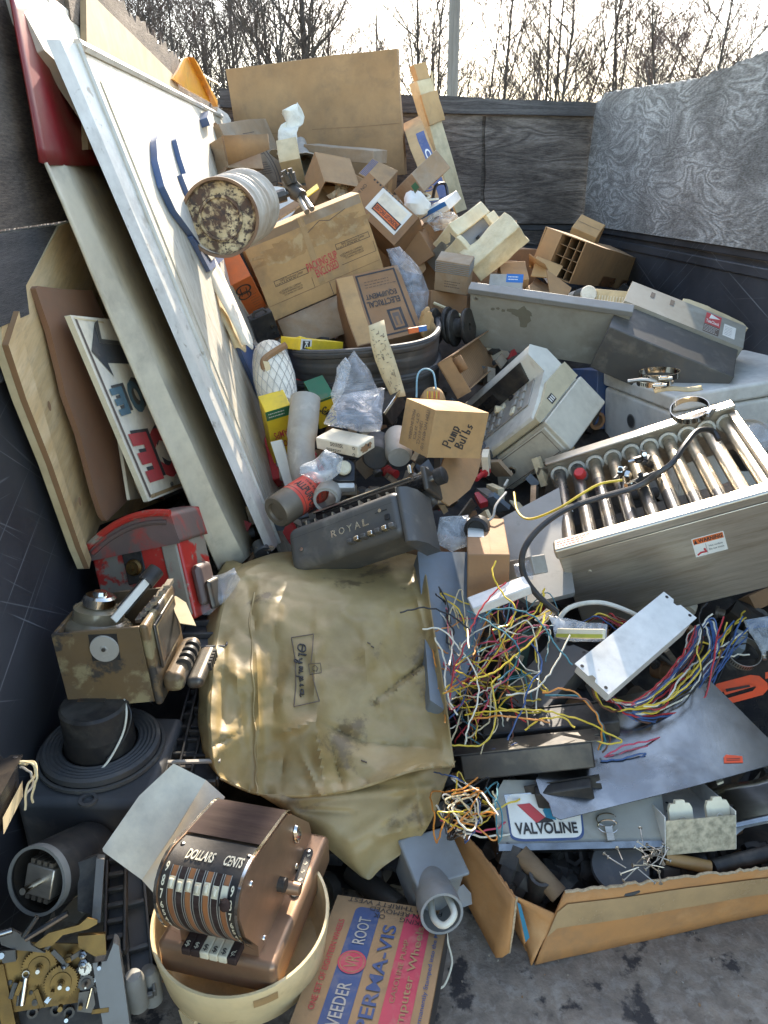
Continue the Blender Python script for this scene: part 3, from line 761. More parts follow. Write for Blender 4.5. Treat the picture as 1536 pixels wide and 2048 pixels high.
# amber triangle
Ma = plane3(at_y(347, 160, 2.72), at_y(425, 203, 3.3), at_y(373, 114, 2.92))
ol = to_plane(Ma, [(345, 158), (358, 138), (368, 117), (375, 114), (384, 126), (402, 160), (425, 202), (424, 206), (380, 182)])
t = thing('plastic_cover', 'broken amber plastic cover with a pointed top at the end of the white signs', 'plastic cover', Ma)
MB().prism(ol, -.006, 0, K['yellow']).build('front', t)
MB().prism([ol[3], ol[4], ol[5], ol[6], (ol[6][0] - .01, ol[6][1] - .02), (ol[5][0] - .03, ol[5][1])], .001, .02, K['yellow']).build('rim', t)
q = plane3(at_y(430, 218, 3.98), at_y(462, 236, 4.0), at_y(436, 196, 4.06))
tag(MB().prism(to_plane(q, [(426, 262), (424, 205), (436, 215), (455, 228), (462, 240), (462, 262)]), -.03, 0, K['sign_w']).build('plastic_scrap', None, q), 'small grey white plastic scrap beyond the far end of the white signs', 'plastic scrap')

# main white sign: a formed pan
Ms = plane3(at_y(556, 1085, 1.70), at_y(700, 700, 3.9), at_y(153, 89, 1.55))
# plane through near-bottom, near-top and far-top corners
Ms = frame(at_y(556, 1085, 1.70), at_y(442, 233, 3.95) - at_y(153, 89, 1.55), at_y(153, 89, 1.55) - at_y(556, 1085, 1.70))
qn = to_plane(Ms, [(556, 1085), (153, 89), (442, 233)])
x0b, y0b = qn[0]; x0t, yt = qn[1]; x1t, y1t = qn[2]
t = thing('white_sign', 'big white formed plastic sign with raised blue letters leaning along the left wall', 'sign', Ms)
D = .085
# outline of the face, near edge runs from (x0b,y0b) to (x0t,yt)
mb = MB()
face = [(x0b, y0b - .12), (x0t, yt), (x1t, y1t), (x1t + .1, y0b - .12)]
mb.prism(face, -.006, 0, K['sign_f'])
mb.build('face', t)
# near flange: three long bands read from the photo
B0 = [at_y(91, 78, 1.47), at_y(536, 1108, 1.60)]
Mi = Ms.inverted()
B0 = [Mi @ p for p in B0]
T0 = Vector((x0t, yt, .002)); T1 = Vector((x0b, y0b, .002))
mb = MB()
def strip(a0, a1, b0, b1, m, n=12):
    mb.grid(lambda s, q: Vector(a0).lerp(Vector(a1), q).lerp(Vector(b0).lerp(Vector(b1), q), s) , 3, n, m, smooth=False)
e0 = B0[0].lerp(T0, .34) + Vector((0, 0, .006)); e1 = B0[1].lerp(T1, .34) + Vector((0, 0, .006))
strip(B0[0], B0[1], e0, e1, K['sign_w']); strip(e0, e1, T0, T1, K['sign_w'])
mb.build('end_flange', t)
mb = MB()
mb.tube([T0, T1], .006, K['sign_w'], 6)
mb.tube([T0, (x1t, y1t, .003)], .009, K['sign_w'], 6)
mb.grid(lambda s, q: Vector((x0t, yt, 0)).lerp(Vector((x1t, y1t, 0)), s) + Vector((0, 0, -D * q)), 6, 1, K['sign_w'], smooth=False)
mb.build('rim', t)
# raised border inset from the near edge
mb = MB()
u0 = Vector((x0b, y0b, 0)).lerp(Vector((x0t, yt, 0)), .0)
ins = .075
mb.prism([(x0b + ins, y0b + .02), (x0t + ins, yt - .05), (x0t + ins + .02, yt - .05), (x0b + ins + .02, y0b + .02)], .0, .0025, K['sign_f'])
mb.build('border', t, bevel=.003)
def letter(uvs, h=.016, top='sign_w', side='sign_b', nm='letter'):
    ol = to_plane(Ms, uvs)
    MB().prism(ol, .001, h, K[top], side=K[side]).build(nm, t, bevel=.003)
letter([(309, 262), (299, 285), (301, 325), (314, 375), (338, 425), (372, 470), (412, 525), (424, 510), (404, 470), (376, 430), (352, 390), (336, 345), (328, 300), (322, 270)])
letter([(345, 272), (342, 282), (352, 320), (362, 350), (353, 352), (372, 400), (392, 380), (384, 330), (368, 292), (358, 270)], .014)
letter([(402, 226), (398, 240), (404, 256), (414, 250), (410, 230)], .03)
letter([(374, 475), (412, 545), (440, 520), (415, 470), (392, 440)], .012, 'sign_b')
letter([(452, 650), (478, 715), (512, 790), (526, 790), (526, 740), (500, 690), (470, 645)], .012, 'sign_b')
letter([(536, 850), (528, 880), (545, 960), (556, 975), (560, 940), (548, 880)], .03, 'red_pl', 'red_pl')
letter([(530, 790), (536, 850), (541, 846), (536, 788)], .01, 'sign_b')
# ------------------------------------------------------------------ heap: cartons and things at the back
def carton(name, label, cat, cor, y0, m='card', size=(None, None, None), s0=(.3, .25, .2), deco=None, top_seam=True, tape=None, crush=.0055, group=None, open_=None, parts=None):
    M, s = fit(cor, y0, size, s0, label[:28])
    mb = MB(); mm = K[m]
    if open_:      # walls only: the named face is missing
        w = .004; x, y, z = s
        bx = {'left': ((0, 0, 0), (w, y, z)), 'right': ((x - w, 0, 0), (x, y, z)), 'front': ((w, 0, 0), (x - w, w, z)), 'back': ((w, y - w, 0), (x - w, y, z)),
              'bottom': ((w, w, 0), (x - w, y - w, w)), 'top': ((w, w, z - w), (x - w, y - w, z))}
        for k, (a, b) in bx.items():
            if k != open_: mb.box(a, b, mm, n=4)
    else:
        mb.box((0, 0, 0), s, mm, n=6)
    if top_seam and not open_:
        fm, a, b = faceM(None, s, 'top')
        mb.rect(fm, 0.004, b / 2 - .0012, a - .004, b / 2 + .0012, K['ink_f'], .0009)
        if tape: mb.rect(fm, .003, b / 2 - .026, a - .003, b / 2 + .026, K[tape], .0007)
    if deco: deco(mb, s)
    mb.deform(crush, 5, random.random() * 9)
    if parts:
        t = thing(name, label, cat, M, group)
        mb.build('body', t, bevel=.0022)
        parts(t, s)
        return t, M, s
    o = mb.build(name, None, M, bevel=.0022)
    tag(o, label, cat, group)
    return o, M, s

def scrib(mb, fm, x, y, w, h, m, n=4, seed=0, lw=.002):
    """lines of small illegible print"""
    r = random.Random(seed)
    for i in range(n):
        yy = y + h - (i + .5) * h / n; xx = x; e = x + w * r.uniform(.7, 1)
        while xx < e:
            l = w * r.uniform(.04, .12)
            mb.rect(fm, xx, yy - lw / 2, min(e, xx + l), yy + lw / 2, m, .0008); xx += l + w * .03

def stain(mb, fm, cx, cy, rx, ry, m, seed=0, lift=.0004, n=26):
    r = random.Random(seed)
    pts = []
    for i in range(n):
        a = 2 * math.pi * i / n; k = .75 + .5 * r.random()
        pts.append((cx + rx * k * math.cos(a), cy + ry * k * math.sin(a), lift))
    mb.poly(pts, m, fm)

# big sheet against the back wall
def d_(mb, s):
    fm, a, b = faceM(None, s, 'front')
    mb.rect(fm, .01, b * .43, a - .01, b * .436, K['card_in'], .0005)
    scrib(mb, fm, a * .03, b * .2, a * .2, .004, K['ink_f'], 1, 3)
carton('cardboard_sheet', 'huge plain brown cardboard slab standing against the back wall', 'cardboard', {'001': (452, 137), '101': (790, 97), '100': (813, 350), '000': (486, 372)}, 4.02, 'card', (None, .03, None), deco=d_, top_seam=False, crush=.006)

def d_(mb, s):
    fm, a, b = faceM(None, s, 'front')
    mb.rect(fm, a * .5, b * .06, a * .92, b * .80, K['ink_blue'])
    mb.text("COR", fm, a * .71, b * .42, b * .34, a * .26, K['paper_w'], rot=-90, bold=.02)
    for r in (.3, .2, .1): mb.disc(fm, a * .25, b * .2, a * r, K['ink_blue'] if r != .2 else K['card_old'], .0006 + (.3 - r) * .002, 20)
    mb.text("M", fm, a * .3, b * .06, a * .35, b * .08, K['ink_blue'], rot=-90, bold=.03)
carton('long_carton', 'tall narrow pale carton with a blue printed panel leaning by the back wall', 'carton', {'001': (806, 246), '101': (838, 230), '100': (905, 402), '000': (862, 420)}, 3.85, 'card_lt', (None, .09, None), deco=d_, top_seam=False)
def p_(t, s):
    m = MB().box((-.012, -.012, s.z * .68), (s.x + .01, -.001, s.z * .9), K['card_lt'], n=4).deform(.006, 14, 3); m.build('wrapped_block', t, bevel=.006)
    m = MB().box((s.x * .1, 0, s.z + .001), (s.x * 1.0, .03, s.z + .07), K['card_lt'], n=2).deform(.005, 12, 4); m.build('torn_top', t)
    MB().prism([(s.x, s.z * .9), (s.x + .03, s.z + .03), (s.x + .037, s.z + .02), (s.x + .004, s.z * .87)], -.002, .002, K['paper_y'], Matrix(((1, 0, 0, 0), (0, 0, 1, .01), (0, 1, 0, 0), (0, 0, 0, 1)))).build('loose_strip', t)
carton('packing_strip', 'long cream moulded packing strip with a wrapped block, leaning beside the blue printed carton', 'packing', {'001': (834, 162), '101': (861, 156), '100': (934, 418), '000': (909, 430)}, 3.95, 'paper_y', (None, .05, None), top_seam=False, crush=.006, parts=p_)

# corrugated arch
Ma = plane3(at_y(396, 294, 3.42), at_y(444, 268, 3.46), at_y(420, 240, 3.5))
mb = MB(); ol = to_plane(Ma, [(397, 300), (392, 262), (399, 249), (411, 242), (424, 241), (434, 247), (443, 262), (447, 285)])
mb.prism(ol, -.012, 0, K['card_br'])
for i in range(15):
    q = i / 14; lo = Vector(ol[0]).lerp(Vector(ol[7]), q); hi_u = 394 + q * 48; k = 242 + 20 * (2 * q - .95) ** 2
    hi = to_plane(Ma, [(hi_u + 1, k + 4)])[0]
    mb.tube([(lo.x, lo.y, .001), (hi.x, hi.y, .001)], .0022, K['card_br'], 5)
tag(mb.build('corrugated_liner', None, Ma), 'reddish ribbed cardboard liner with a rounded top beside the white sign', 'cardboard liner')

def d_(mb, s):
    fm, a, b = faceM(None, s, 'front')
    mb.disc(fm, a * .5, b * .55, b * .4, K['ink_f'], .0006, r0=b * .36, sx=1.15)
    for k in (.42, .55, .68): mb.stroke([(a * .3, b * k), (a * .7, b * (k + .03))], .004, K['ink_f'], fm)
    for k in (.34, .5, .66): mb.stroke([(a * k, b * .35), (a * (k + .02), b * .78)], .005, K['ink_f'], fm)
def p_(t, s):
    MB().box((s.x - .003, 0, .02), (s.x, .002, s.z), K['card_in']).add([(s.x + .003, .003, s.z), (s.x + .13, .10, s.z * .75), (s.x + .125, .10, s.z * .28), (s.x + .003, .003, s.z * .05)], [(0, 1, 2, 3)], K['card']).build('flap', t, solid=.003)
    MB().add([(0, -.003, 0), (s.x, -.003, 0), (s.x + .02, -.09, -.09), (0.02, -.09, -.09)], [(0, 1, 2, 3)], K['card_in']).build('flap', t, solid=.003)
carton('open_carton', 'dusty open carton with a faded oval mark above the rusty tin', 'carton', {'001': (379, 311), '101': (443, 271), '100': (457, 335), '000': (388, 368)}, 3.2, 'card_old', (None, .16, None), deco=d_, top_seam=False, parts=p_)

def d_(mb, s):
    fm, a, b = faceM(None, s, 'front')
    mb.disc(fm, a * .5, b * .33, a * .27, K['ink_f'], .0006, r0=a * .245); mb.disc(fm, a * .5, b * .33, a * .2, K['ink_f'], .0006, r0=a * .187)
    scrib(mb, fm, a * .36, b * .24, a * .28, b * .18, K['ink_f'], 6, 5, .004)
    mb.text("200", fm, a * .46, b * .62, a * .16, b * .06, K['ink_f'], rot=-80)
    for k in (.52, .82, .12): mb.rect(fm, a * .38, b * k, a * .62, b * k + .003, K['ink_f'])
carton('flat_carton', 'tall flat brown carton with a round faded seal right of the oval marked carton', 'carton', {'001': (437, 246), '101': (529, 237), '100': (592, 368), '000': (505, 398)}, 3.42, 'card_old', (None, .10, None), deco=d_, top_seam=False)

# open cream box with crumpled plastic
def p_(t, s):
    rnd = random.Random(8)
    def fn(a, b):
        z = s.z * .7 + b * .22; x = a * s.x * 1.05 - .01; q = Vector((x, .03, z))
        v = noise.noise_vector(q * 16) * (.012 + .05 * b)
        return Vector((s.x * .5 + (x - s.x * .5) * (1 - .45 * b) + (.05 * b), .04, z)) + v
    MB().grid(fn, 14, 14, K['foam_w']).build('crumpled_wrap', t, solid=.002)
carton('wrapped_box', 'small cream box with crumpled white plastic sticking out, in front of the huge slab', 'box', {'001': (550, 282), '101': (593, 273), '100': (598, 318), '000': (560, 326)}, 3.4, 'paper_y', (None, .14, None), top_seam=False, open_='top', parts=p_)
a = S(601, 284, .1); b = S(612, 352, .0)
d = (b - a).normalized(); q = d.to_track_quat('Z', 'Y').to_matrix().to_4x4(); q.translation = a
L = (b - a).length
mb = MB().lathe([(.02, 0), (.026, .01), (.03, L * .4), (.05, L * .75), (.09, L * .97), (.093, L)], K['pvc_lt'], q, 24, cap=False)
tag(mb.deform(.006, 10, 2).build('plastic_funnel', solid=.003), 'translucent grey flared plastic funnel below the crumpled wrap', 'funnel')
carton('cardboard_strip', 'long flat grey brown cardboard strip lying before the huge slab', 'cardboard', {'001': (607, 288), '101': (747, 302), '100': (746, 328), '000': (607, 314)}, 3.62, 'card_old', (None, .10, None), top_seam=False, crush=.004)
def d_(mb, s):
    fm, a, b = faceM(None, s, 'front')
    mb.text("3066", fm, a * .12, b * .5, b * .5, a * .09, K['ink_f'], rot=70)
carton('carton', 'brown carton stamped 3066 at one end, left of the striped carton', 'carton', {'000': (649, 343), '100': (715, 386), '101': (727, 358), '001': (665, 319)}, 3.3, 'card', (None, .12, None), deco=d_)
carton('carton', 'small brown carton half hidden left of the one stamped 3066', 'carton', {'001': (625, 345), '101': (662, 321), '100': (672, 345), '000': (633, 372)}, 3.36, 'card_old', (None, .1, None))
def d_(mb, s):
    fm, a, b = faceM(None, s, 'left')
    fm, a, b = faceM(None, s, 'top')
    for i in range(5): mb.rect(fm, a * (.03 + .05 * i), 0.004, a * (.055 + .05 * i), b - .004, K['ink_blue'], .001)
    fm, a, b = faceM(None, s, 'right'); mb.rect(fm, a * .3, b * .05, a * .6, b * .9, K['card_lt'])
carton('striped_carton', 'brown carton with dark parallel stripes along one edge of its top', 'carton', {'001': (713, 351), '101': (771, 371), '111': (792, 344), '011': (748, 314), '110': (792, 382)}, 3.28, 'card', (None, None, .1), deco=d_, top_seam=False)
def d_(mb, s):
    fm, a, b = faceM(None, s, 'front')
    mb.text("REGAL", fm, a * .5, b * .2, a * .75, b * .16, K['ink_gr'], rot=180, bold=.02)
    mb.rect(fm, a * .7, b * .3, a * .95, b * .6, K['ink_gr'])
carton('carton', 'tan carton with green REGAL lettering upside down, near the blue and white box', 'carton', {'000': (812, 412), '100': (849, 386), '101': (821, 344), '001': (787, 384)}, 3.1, 'card_old', (None, .14, None), deco=d_)

# carton with a packing list pouch
def d_(mb, s):
    fm, a, b = faceM(None, s, 'top')
    mb.rect(fm, a * .2, b * .10, a * .95, b * .68, K['paper_w']); mb.rect(fm, a * .28, b * .15, a * .88, b * .62, K['paper'], .0012)
    mb.rect(fm, a * .30, b * .12, a * .55, b * .60, K['orange'], .0016)
    mb.frame_lines(fm, a * .30, b * .12, a * .55, b * .60, .004, K['ink'], .0019)
    mb.text("PACKING LIST ENCLOSED", fm, a * .43, b * .36, b * .44, a * .12, K['ink'], rot=90, bold=.02, lift=.0022)
    for i in range(10): mb.rect(fm, a * .98 - .006, b * (.3 + .06 * i), a * .98, b * (.33 + .06 * i), K['ink'])
    mb.text("ITEM NO", fm, a * .45, b * .9, a * .5, b * .05, K['ink'])
    fm, a, b = faceM(None, s, 'front'); mb.rect(fm, .004, b * .965, a - .004, b * .985, K['card_in'])
carton('carton', 'brown carton with a clear packing list pouch and orange strip on top', 'carton', {'001': (791, 490), '101': (832, 434), '100': (876, 548), '000': (826, 592), '011': (690, 402), '111': (737, 342)}, 2.72, 'card_br', s0=(.25, .35, .2), deco=d_, top_seam=False, tape=None)

# packing slip carton
def d_(mb, s):
    fm, a, b = faceM(None, s, 'front')
    mb.rect(fm, .003, b * .895, a - .003, b - .002, K['card_old'], .0005)
    stain(mb, fm, a * .3, b * .70, a * .26, b * .13, mat('glue_stain', (.42, .25, .1), .6, var=.4, scale=20, spots=(.5, .36, .19), sscale=22, samt=.55), 1, .0006, 40)
    stain(mb, fm, a * .72, b * .72, a * .25, b * .13, mat('glue_stain', (.42, .25, .1)), 2, .0006, 40)
    mb.rect(fm, a * .455, b * .17, a * .505, b, K['tape'], .001)
    mb.text("PACKING SLIP", fm, a * .535, b * .43, a * .27, b * .10, K['ink_red'], rot=3, bold=.012, lift=.0016)
    mb.text("ENCLOSED", fm, a * .555, b * .325, a * .20, b * .10, K['ink_red'], rot=3, bold=.012, lift=.0016)
    for x0, y0 in ((.11, .24), (.68, .36)):
        mb.frame_lines(fm, a * x0, b * (y0 + .12), a * (x0 + .29), b * (y0 + .19), .0016, K['ink'])
        mb.text("SWD Distribution Center", fm, a * (x0 + .15), b * (y0 + .165), a * .2, b * .03, K['ink'])
        scrib(mb, fm, a * (x0 + .01), b * (y0 + .125), a * .25, b * .025, K['ink'], 1, 4)
        mb.text("SOLAND OIL COMPANY", fm, a * (x0 + .12), b * (y0 + .05), a * .17, b * .022, K['ink'])
        mb.text("1501 S WASHINGTON ST", fm, a * (x0 + .12), b * (y0 + .02), a * .18, b * .022, K['ink'])
        mb.text("ST JAMES MO 65559", fm, a * (x0 + .125), b * (y0 - .01), a * .16, b * .022, K['ink'])
        mb.text("TO", fm, a * (x0 + .02), b * (y0 + .04), a * .02, b * .025, K['ink'])
        mb.rect(fm, a * x0, b * (y0 - .07), a * (x0 + .3), b * (y0 - .065), K['ink'])
        mb.rect(fm, a * (x0 + .3), b * (y0 - .07), a * (x0 + .303), b * (y0 + .06), K['ink'])
    mb.rect(fm, .004, b * .172, a - .004, b * .178, K['card_br'], .0008)
    mb.rect(fm, .003, .003, a - .003, b * .168, K['card_lt'], .0007)
    mb.rect(fm, a * .535, 0, a * .54, b * .165, K['ink_f'], .001)
    mb.stroke([(a * .5, b * .8), (a * .62, b * .88), (a * .7, b * .84), (a * .85, b * .9)], .002, K['ink_f'], fm)
def p_(t, s):
    mb = MB()
    mb.grid(lambda x, y: Vector((.01 + x * (s.x - .005) + y * .03 * (x - .3), -.004 - y * .075 - .01 * math.sin(x * 3) * y, -.006 - y * .105 + .006 * math.sin(x * 5) * y)), 8, 3, K['card_old'], smooth=False)
    mb.build('flap', t, solid=.004)
carton('carton', 'large tan carton stamped PACKING SLIP ENCLOSED with clear tape and a hanging flap', 'carton', {'001': (483, 483), '101': (720, 386), '100': (770, 545), '000': (548, 641)}, 2.5, 'card_lt', (None, .09, None), deco=d_, top_seam=False, crush=.004, parts=p_)

# electrical equipment carton
def d_(mb, s):
    fm, a, b = faceM(None, s, 'front')
    mb.rect(fm, .003, .003, a * .27, b - .003, K['card_lt'], .0005)
    mb.frame_lines(fm, a * .30, b * .05, a * .93, b * .97, .006, K['ink'])
    mb.text("ELECTRICAL", fm, a * .60, b * .52, a * .5, b * .09, K['ink'], rot=180, bold=.02)
    mb.text("EQUIPMENT", fm, a * .60, b * .64, a * .48, b * .09, K['ink'], rot=180, bold=.02)
    mb.frame_lines(fm, a * .60, b * .1, a * .82, b * .40, .008, K['ink']); mb.rect(fm, a * .66, b * .16, a * .76, b * .34, K['ink_f'])
    mb.rect(fm, a * .69, b * .16, a * .73, b * .28, K['card_br'], .001)
    scrib(mb, fm, a * .4, b * .75, a * .5, b * .12, K['ink'], 3, 3, .002)
carton('carton', 'brown carton printed ELECTRICAL EQUIPMENT upside down, standing in the grey tub', 'carton', {'001': (668, 558), '101': (793, 528), '100': (847, 664), '000': (716, 694)}, 2.47, 'card_br', (None, .2, None), deco=d_, top_seam=False)
def d_(mb, s):
    fm, a, b = faceM(None, s, 'front')
    mb.rect(fm, 0, 0, a * .24, b, K['paper_w']); mb.rect(fm, a * .04, b * .15, a * .2, b * .85, K['ink'], .001)
    mb.text("K", fm, a * .12, b * .5, a * .09, b * .5, K['paper_w'], rot=-90, bold=.03, lift=.0015)
carton('small_box', 'flat yellow box with a white end marked K, tucked under the hanging flap', 'box', {'001': (602, 674), '101': (687, 688), '100': (685, 702), '000': (600, 704)}, 2.13, 'yel', (None, .07, None), deco=d_, top_seam=False, crush=.001)
carton('small_box', 'yellow box end left of the flat box marked K', 'box', {'001': (580, 678), '101': (600, 672), '100': (602, 694), '000': (583, 700)}, 2.16, 'yel', (None, .05, None), top_seam=False, crush=.001)

# rusty tin
YT = on_plane(372, 440, Ms.translation, Ms.to_3x3() @ Vector((0, 0, 1))).y - .04
if FITLOG: print('TIN', YT)
a = at_y(441, 436, min(2.6, YT + .02)); n = (Vector((0, 0, H)) - a).normalized(); n = (n + Vector((-.03, 0, .0))).normalized()
q = n.to_track_quat('Z', 'Y').to_matrix().to_4x4(); q.translation = a
t = thing('rusty_tin', 'round rusty tin with flaking cream paint on its end, left of the big tan carton', 'tin', q)
r = 70 / F * (a - Vector((0, 0, H))).length
ax = q.inverted().to_3x3() @ (at_y(497, 408, a.y + .10) - a); ax = Vector((ax.x * .9, ax.y * .9, ax.z))
mb = MB()
for i in range(9):
    pass
prof = [0, .06, .1, .3, .5, .7, .9, 1.0]
def fn(u_, v_):
    an = 2 * math.pi * u_; rr = r * (.965 + .02 * math.sin(v_ * 40) * (v_ > .05)); 
    return ax * v_ * .95 + Vector((rr * math.cos(an), rr * math.sin(an), 0)) * (1 - .03 * v_)
mb.grid(fn, 40, 24, K['can_w'], smooth=True); mb.build('side_wall', t)
MB().lathe([(0, -.012), (r * .48, -.012), (r * .50, -.004), (r * .56, -.004), (r * .58, -.014), (r * .88, -.016), (r * .92, -.002)], K['rust_y'], None, 48, cap=False).build('end_plate', t)
MB().lathe([(r * .91, -.01), (r * .92, .006), (r * .99, .007), (r * 1.0, -.004), (r * .97, -.014)], K['rust_rim'], None, 48, cap=False).build('rim', t)

# plate, ribbed strip, pipe fitting
a = at_y(545, 415, 2.95)
q = (Vector((-.1, -.7, .75))).to_track_quat('Z', 'Y').to_matrix().to_4x4(); q.translation = a
tag(MB().lathe([(0, 0), (.06, .0), (.085, .012), (.088, .012), (.088, .008), (.06, -.004), (0, -.004)], K['white_gl'], q, 32, cap=False).build('plate'), 'round white enamel plate with chipped edge behind the big tan carton', 'plate')
m3 = plane3(at_y(513, 462, 2.68), at_y(604, 405, 2.75), at_y(505, 440, 2.8))
ol = to_plane(m3, [(512, 466), (603, 408), (596, 397), (530, 436), (507, 458)])
tag(MB().prism(ol, -.006, 0, K['card_in'], side=K['edge']).build('ribbed_strip', None, m3), 'narrow ribbed cardboard strip between the rusty tin and the pipe fitting', 'cardboard strip')
t = thing('pipe_fitting', 'dull metal pipe fitting with knobs and two rods above the tan carton', 'pipe fitting', Matrix.Translation(at_y(598, 392, 2.55)))
def lp(u, v, y): return at_y(u, v, y) - Vector(at_y(598, 392, 2.55))
MB().tube([lp(595, 392, 2.55), lp(614, 424, 2.47)], .0085, K['steel'], 10).build('rod', t)
MB().tube([lp(603, 388, 2.57), lp(624, 418, 2.48)], .0085, K['steel'], 10).build('rod', t)
mb = MB(); mb.tube([lp(571, 362, 2.6), lp(580, 372, 2.58), lp(590, 386, 2.56), lp(604, 394, 2.54)], [.012, .019, .022, .02], K['iron'], 10)
mb.tube([lp(588, 378, 2.57), lp(598, 366, 2.57)], [.016, .012], K['iron'], 8); mb.build('valve_body', t)
for u, v, k in ((574, 355, 1), (560, 393, 1.2), (583, 352, .8)):
    mb = MB(); c = lp(u, v, 2.56); d = (c - lp(590, 384, 2.57)).normalized()
    mb.cyl(c - d * .018, c + d * .010, .016 * k, K['iron'], 8); mb.cyl(c + d * .010, c + d * .022, .009 * k, K['iron'], 6); mb.build('knob', t)
MB().tube([lp(590, 384, 2.56), lp(564, 391, 2.56)], .009, K['iron'], 8).build('side_arm', t)
m3 = plane3(at_y(600, 395, 2.66), at_y(637, 372, 2.7), at_y(600, 384, 2.7))
tag(MB().prism(to_plane(m3, [(600, 398), (612, 384), (634, 367), (638, 376), (616, 392)]), -.003, 0, K['yel']).build('yellow_strip', None, m3), 'small yellow cardboard strip right of the pipe fitting', 'cardboard strip')
carton('open_carton', 'empty brown open carton behind the big tan carton, torn paper inside', 'carton', {'001': (655, 363), '101': (708, 382), '100': (700, 425), '000': (625, 418)}, 2.95, 'card', (.14, .15, .12), top_seam=False, open_='front',
       parts=lambda t, s: MB().grid(lambda a, b: Vector((s.x * (.5 + .5 * a), .02 + b * .05, s.z * .1 + b * s.z * .5)) + noise.noise_vector(Vector((a * 4, b * 4, 2))) * .03, 8, 8, K['paper']).build('torn_paper', t))

# blue and white box, brown carton below, foam case, foam block, layered box
def d_(mb, s):
    fm, a, b = faceM(None, s, 'front'); mb.rect(fm, 0, b * .52, a, b, K['blue'])
carton('small_box', 'small blue and white box lying right of the green REGAL carton', 'box', {'001': (838, 432), '101': (889, 402), '100': (899, 420), '000': (848, 447)}, 2.95, 'white', (None, .08, None), deco=d_, top_seam=False, crush=.001)
carton('carton', 'brown carton wedged under the blue and white box', 'carton', {'001': (842, 448), '101': (880, 441), '100': (912, 492), '000': (872, 515), '011': (838, 440)}, 2.9, 'card_br', (None, .15, None))
carton('carton', 'second brown carton between the pouch carton and the layered box', 'carton', {'001': (838, 455), '101': (860, 462), '100': (888, 495), '000': (868, 520)}, 2.8, 'card_br', (None, .12, None))
mb = MB()
def crumple(mb, c, r, m, seed, sq=(1, 1, 1), n=18, amp=.55, f=1.0):
    for_ = []
    def fn(a, b):
        th = 2 * math.pi * a; ph = math.pi * b
        d = Vector((math.sin(ph) * math.cos(th), math.sin(ph) * math.sin(th), math.cos(ph)))
        k = 1 + amp * noise.noise(d * 1.9 * f + Vector((seed * 3.1, 0, 0))) + amp * .5 * abs(noise.noise(d * 5 * f + Vector((0, seed * 2.7, 0))))
        return Vector(c) + Vector((d.x * r * sq[0], d.y * r * sq[1], d.z * r * sq[2])) * k
    return mb.grid(fn, n, n // 2, m, smooth=False)
o = crumple(MB(), (0, 0, 0), .045, K['paper_w'], 3).build('crumpled_paper', None, Matrix.Translation(at_y(832, 412, 2.92))); tag(o, 'crumpled white paper between the REGAL carton and the blue white box', 'paper')
o = crumple(MB(), (0, 0, 0), .04, K['film2'], 5, (1.3, 1, .8)).build('plastic_wad', None, Matrix.Translation(at_y(888, 440, 2.88))); tag(o, 'wad of clear plastic under the blue and white box', 'plastic wrap')
cord = bez([at_y(865, 400, 3.0), at_y(872, 372, 3.05), at_y(890, 368, 3.1), at_y(897, 395, 3.05), at_y(905, 425, 3.0)])
tag(MB().tube(cord, .006, K['w_blk'], 6).build('cable'), 'black cable looped over the blue printed carton', 'cable')
tag(MB().tube(bez([at_y(838, 383, 3.0), at_y(860, 392, 2.98), at_y(845, 400, 2.97), at_y(878, 398, 2.96)]), .004, K['w_wht'], 5).build('cable'), 'thin white cable below the black cable loop', 'cable')

def p_(t, s):
    w = .03
    mb = MB()
    for a, b in (((-.001, -.02, s.z - w), (s.x + .001, .10, s.z + .018)), ((s.x - w * .8, -.02, 0), (s.x + .02, .10, s.z - w - .001)), ((-.012, -.02, 0), (w * .3, .1, s.z - w - .001))):
        mb.box(a, b, K['foam'], n=5)
    mb.deform(.006, 18, 2).build('foam_surround', t, bevel=.004)
    MB().box((s.x * .38, -.0215, s.z * .02), (s.x * .80, -.001, s.z * .42), K['rubber']).build('dark_opening', t, bevel=.002)
carton('foam_case', 'grey box set in cream packing foam, resting on the foam block', 'box', {'001': (900, 462), '101': (964, 417), '100': (1006, 470), '000': (944, 518)}, 2.72, 'grey_mid', (None, .18, None), top_seam=False, crush=.001, parts=p_)
mb = MB(); M, s = fit({'001': (944, 535), '101': (1038, 452), '100': (1056, 482), '000': (968, 565)}, 2.62, (None, .09, None), tag='foam block')
mb.box((0, 0, 0), s, K['foam'], n=10); mb.deform(.012, 15, 5)
o = mb.build('foam_block', None, M, bevel=.003); tag(o, 'long yellowed foam block with broken edges sloping below the foam case', 'foam block')
def d_(mb, s):
    for i in range(6):
        mb.box((-.002, -.002, s.z * (.62 + .06 * i)), (s.x + .002, s.y + .002, s.z * (.65 + .06 * i)), K['grey_mid'])
    fm, a, b = faceM(None, s, 'front'); scrib(mb, fm, a * .3, b * .15, a * .5, b * .25, K['ink_f'], 3, 6, .003)
carton('layered_box', 'small brown box with stacked grey sheets on top, below the foam case', 'box', {'001': (872, 520), '101': (940, 530), '100': (932, 590), '000': (868, 580), '111': (950, 512)}, 2.55, 'card_old', (None, None, None), s0=(.12, .1, .1), deco=d_, top_seam=False, crush=.001)
mb = MB().grid(lambda a, b: S(884 + 52 * a + 6 * b, 528 - 20 * b - 4 * a, -.10 + .09 * b) + Vector((0, 0, .025)) + noise.noise_vector(Vector((a * 3, b * 3, 0))) * .008, 8, 6, mat('pink_paper', (.62, .48, .38), .8), smooth=False)
tag(mb.build('paper_scrap', solid=.001), 'pinkish paper scrap lying on the layered box', 'paper')

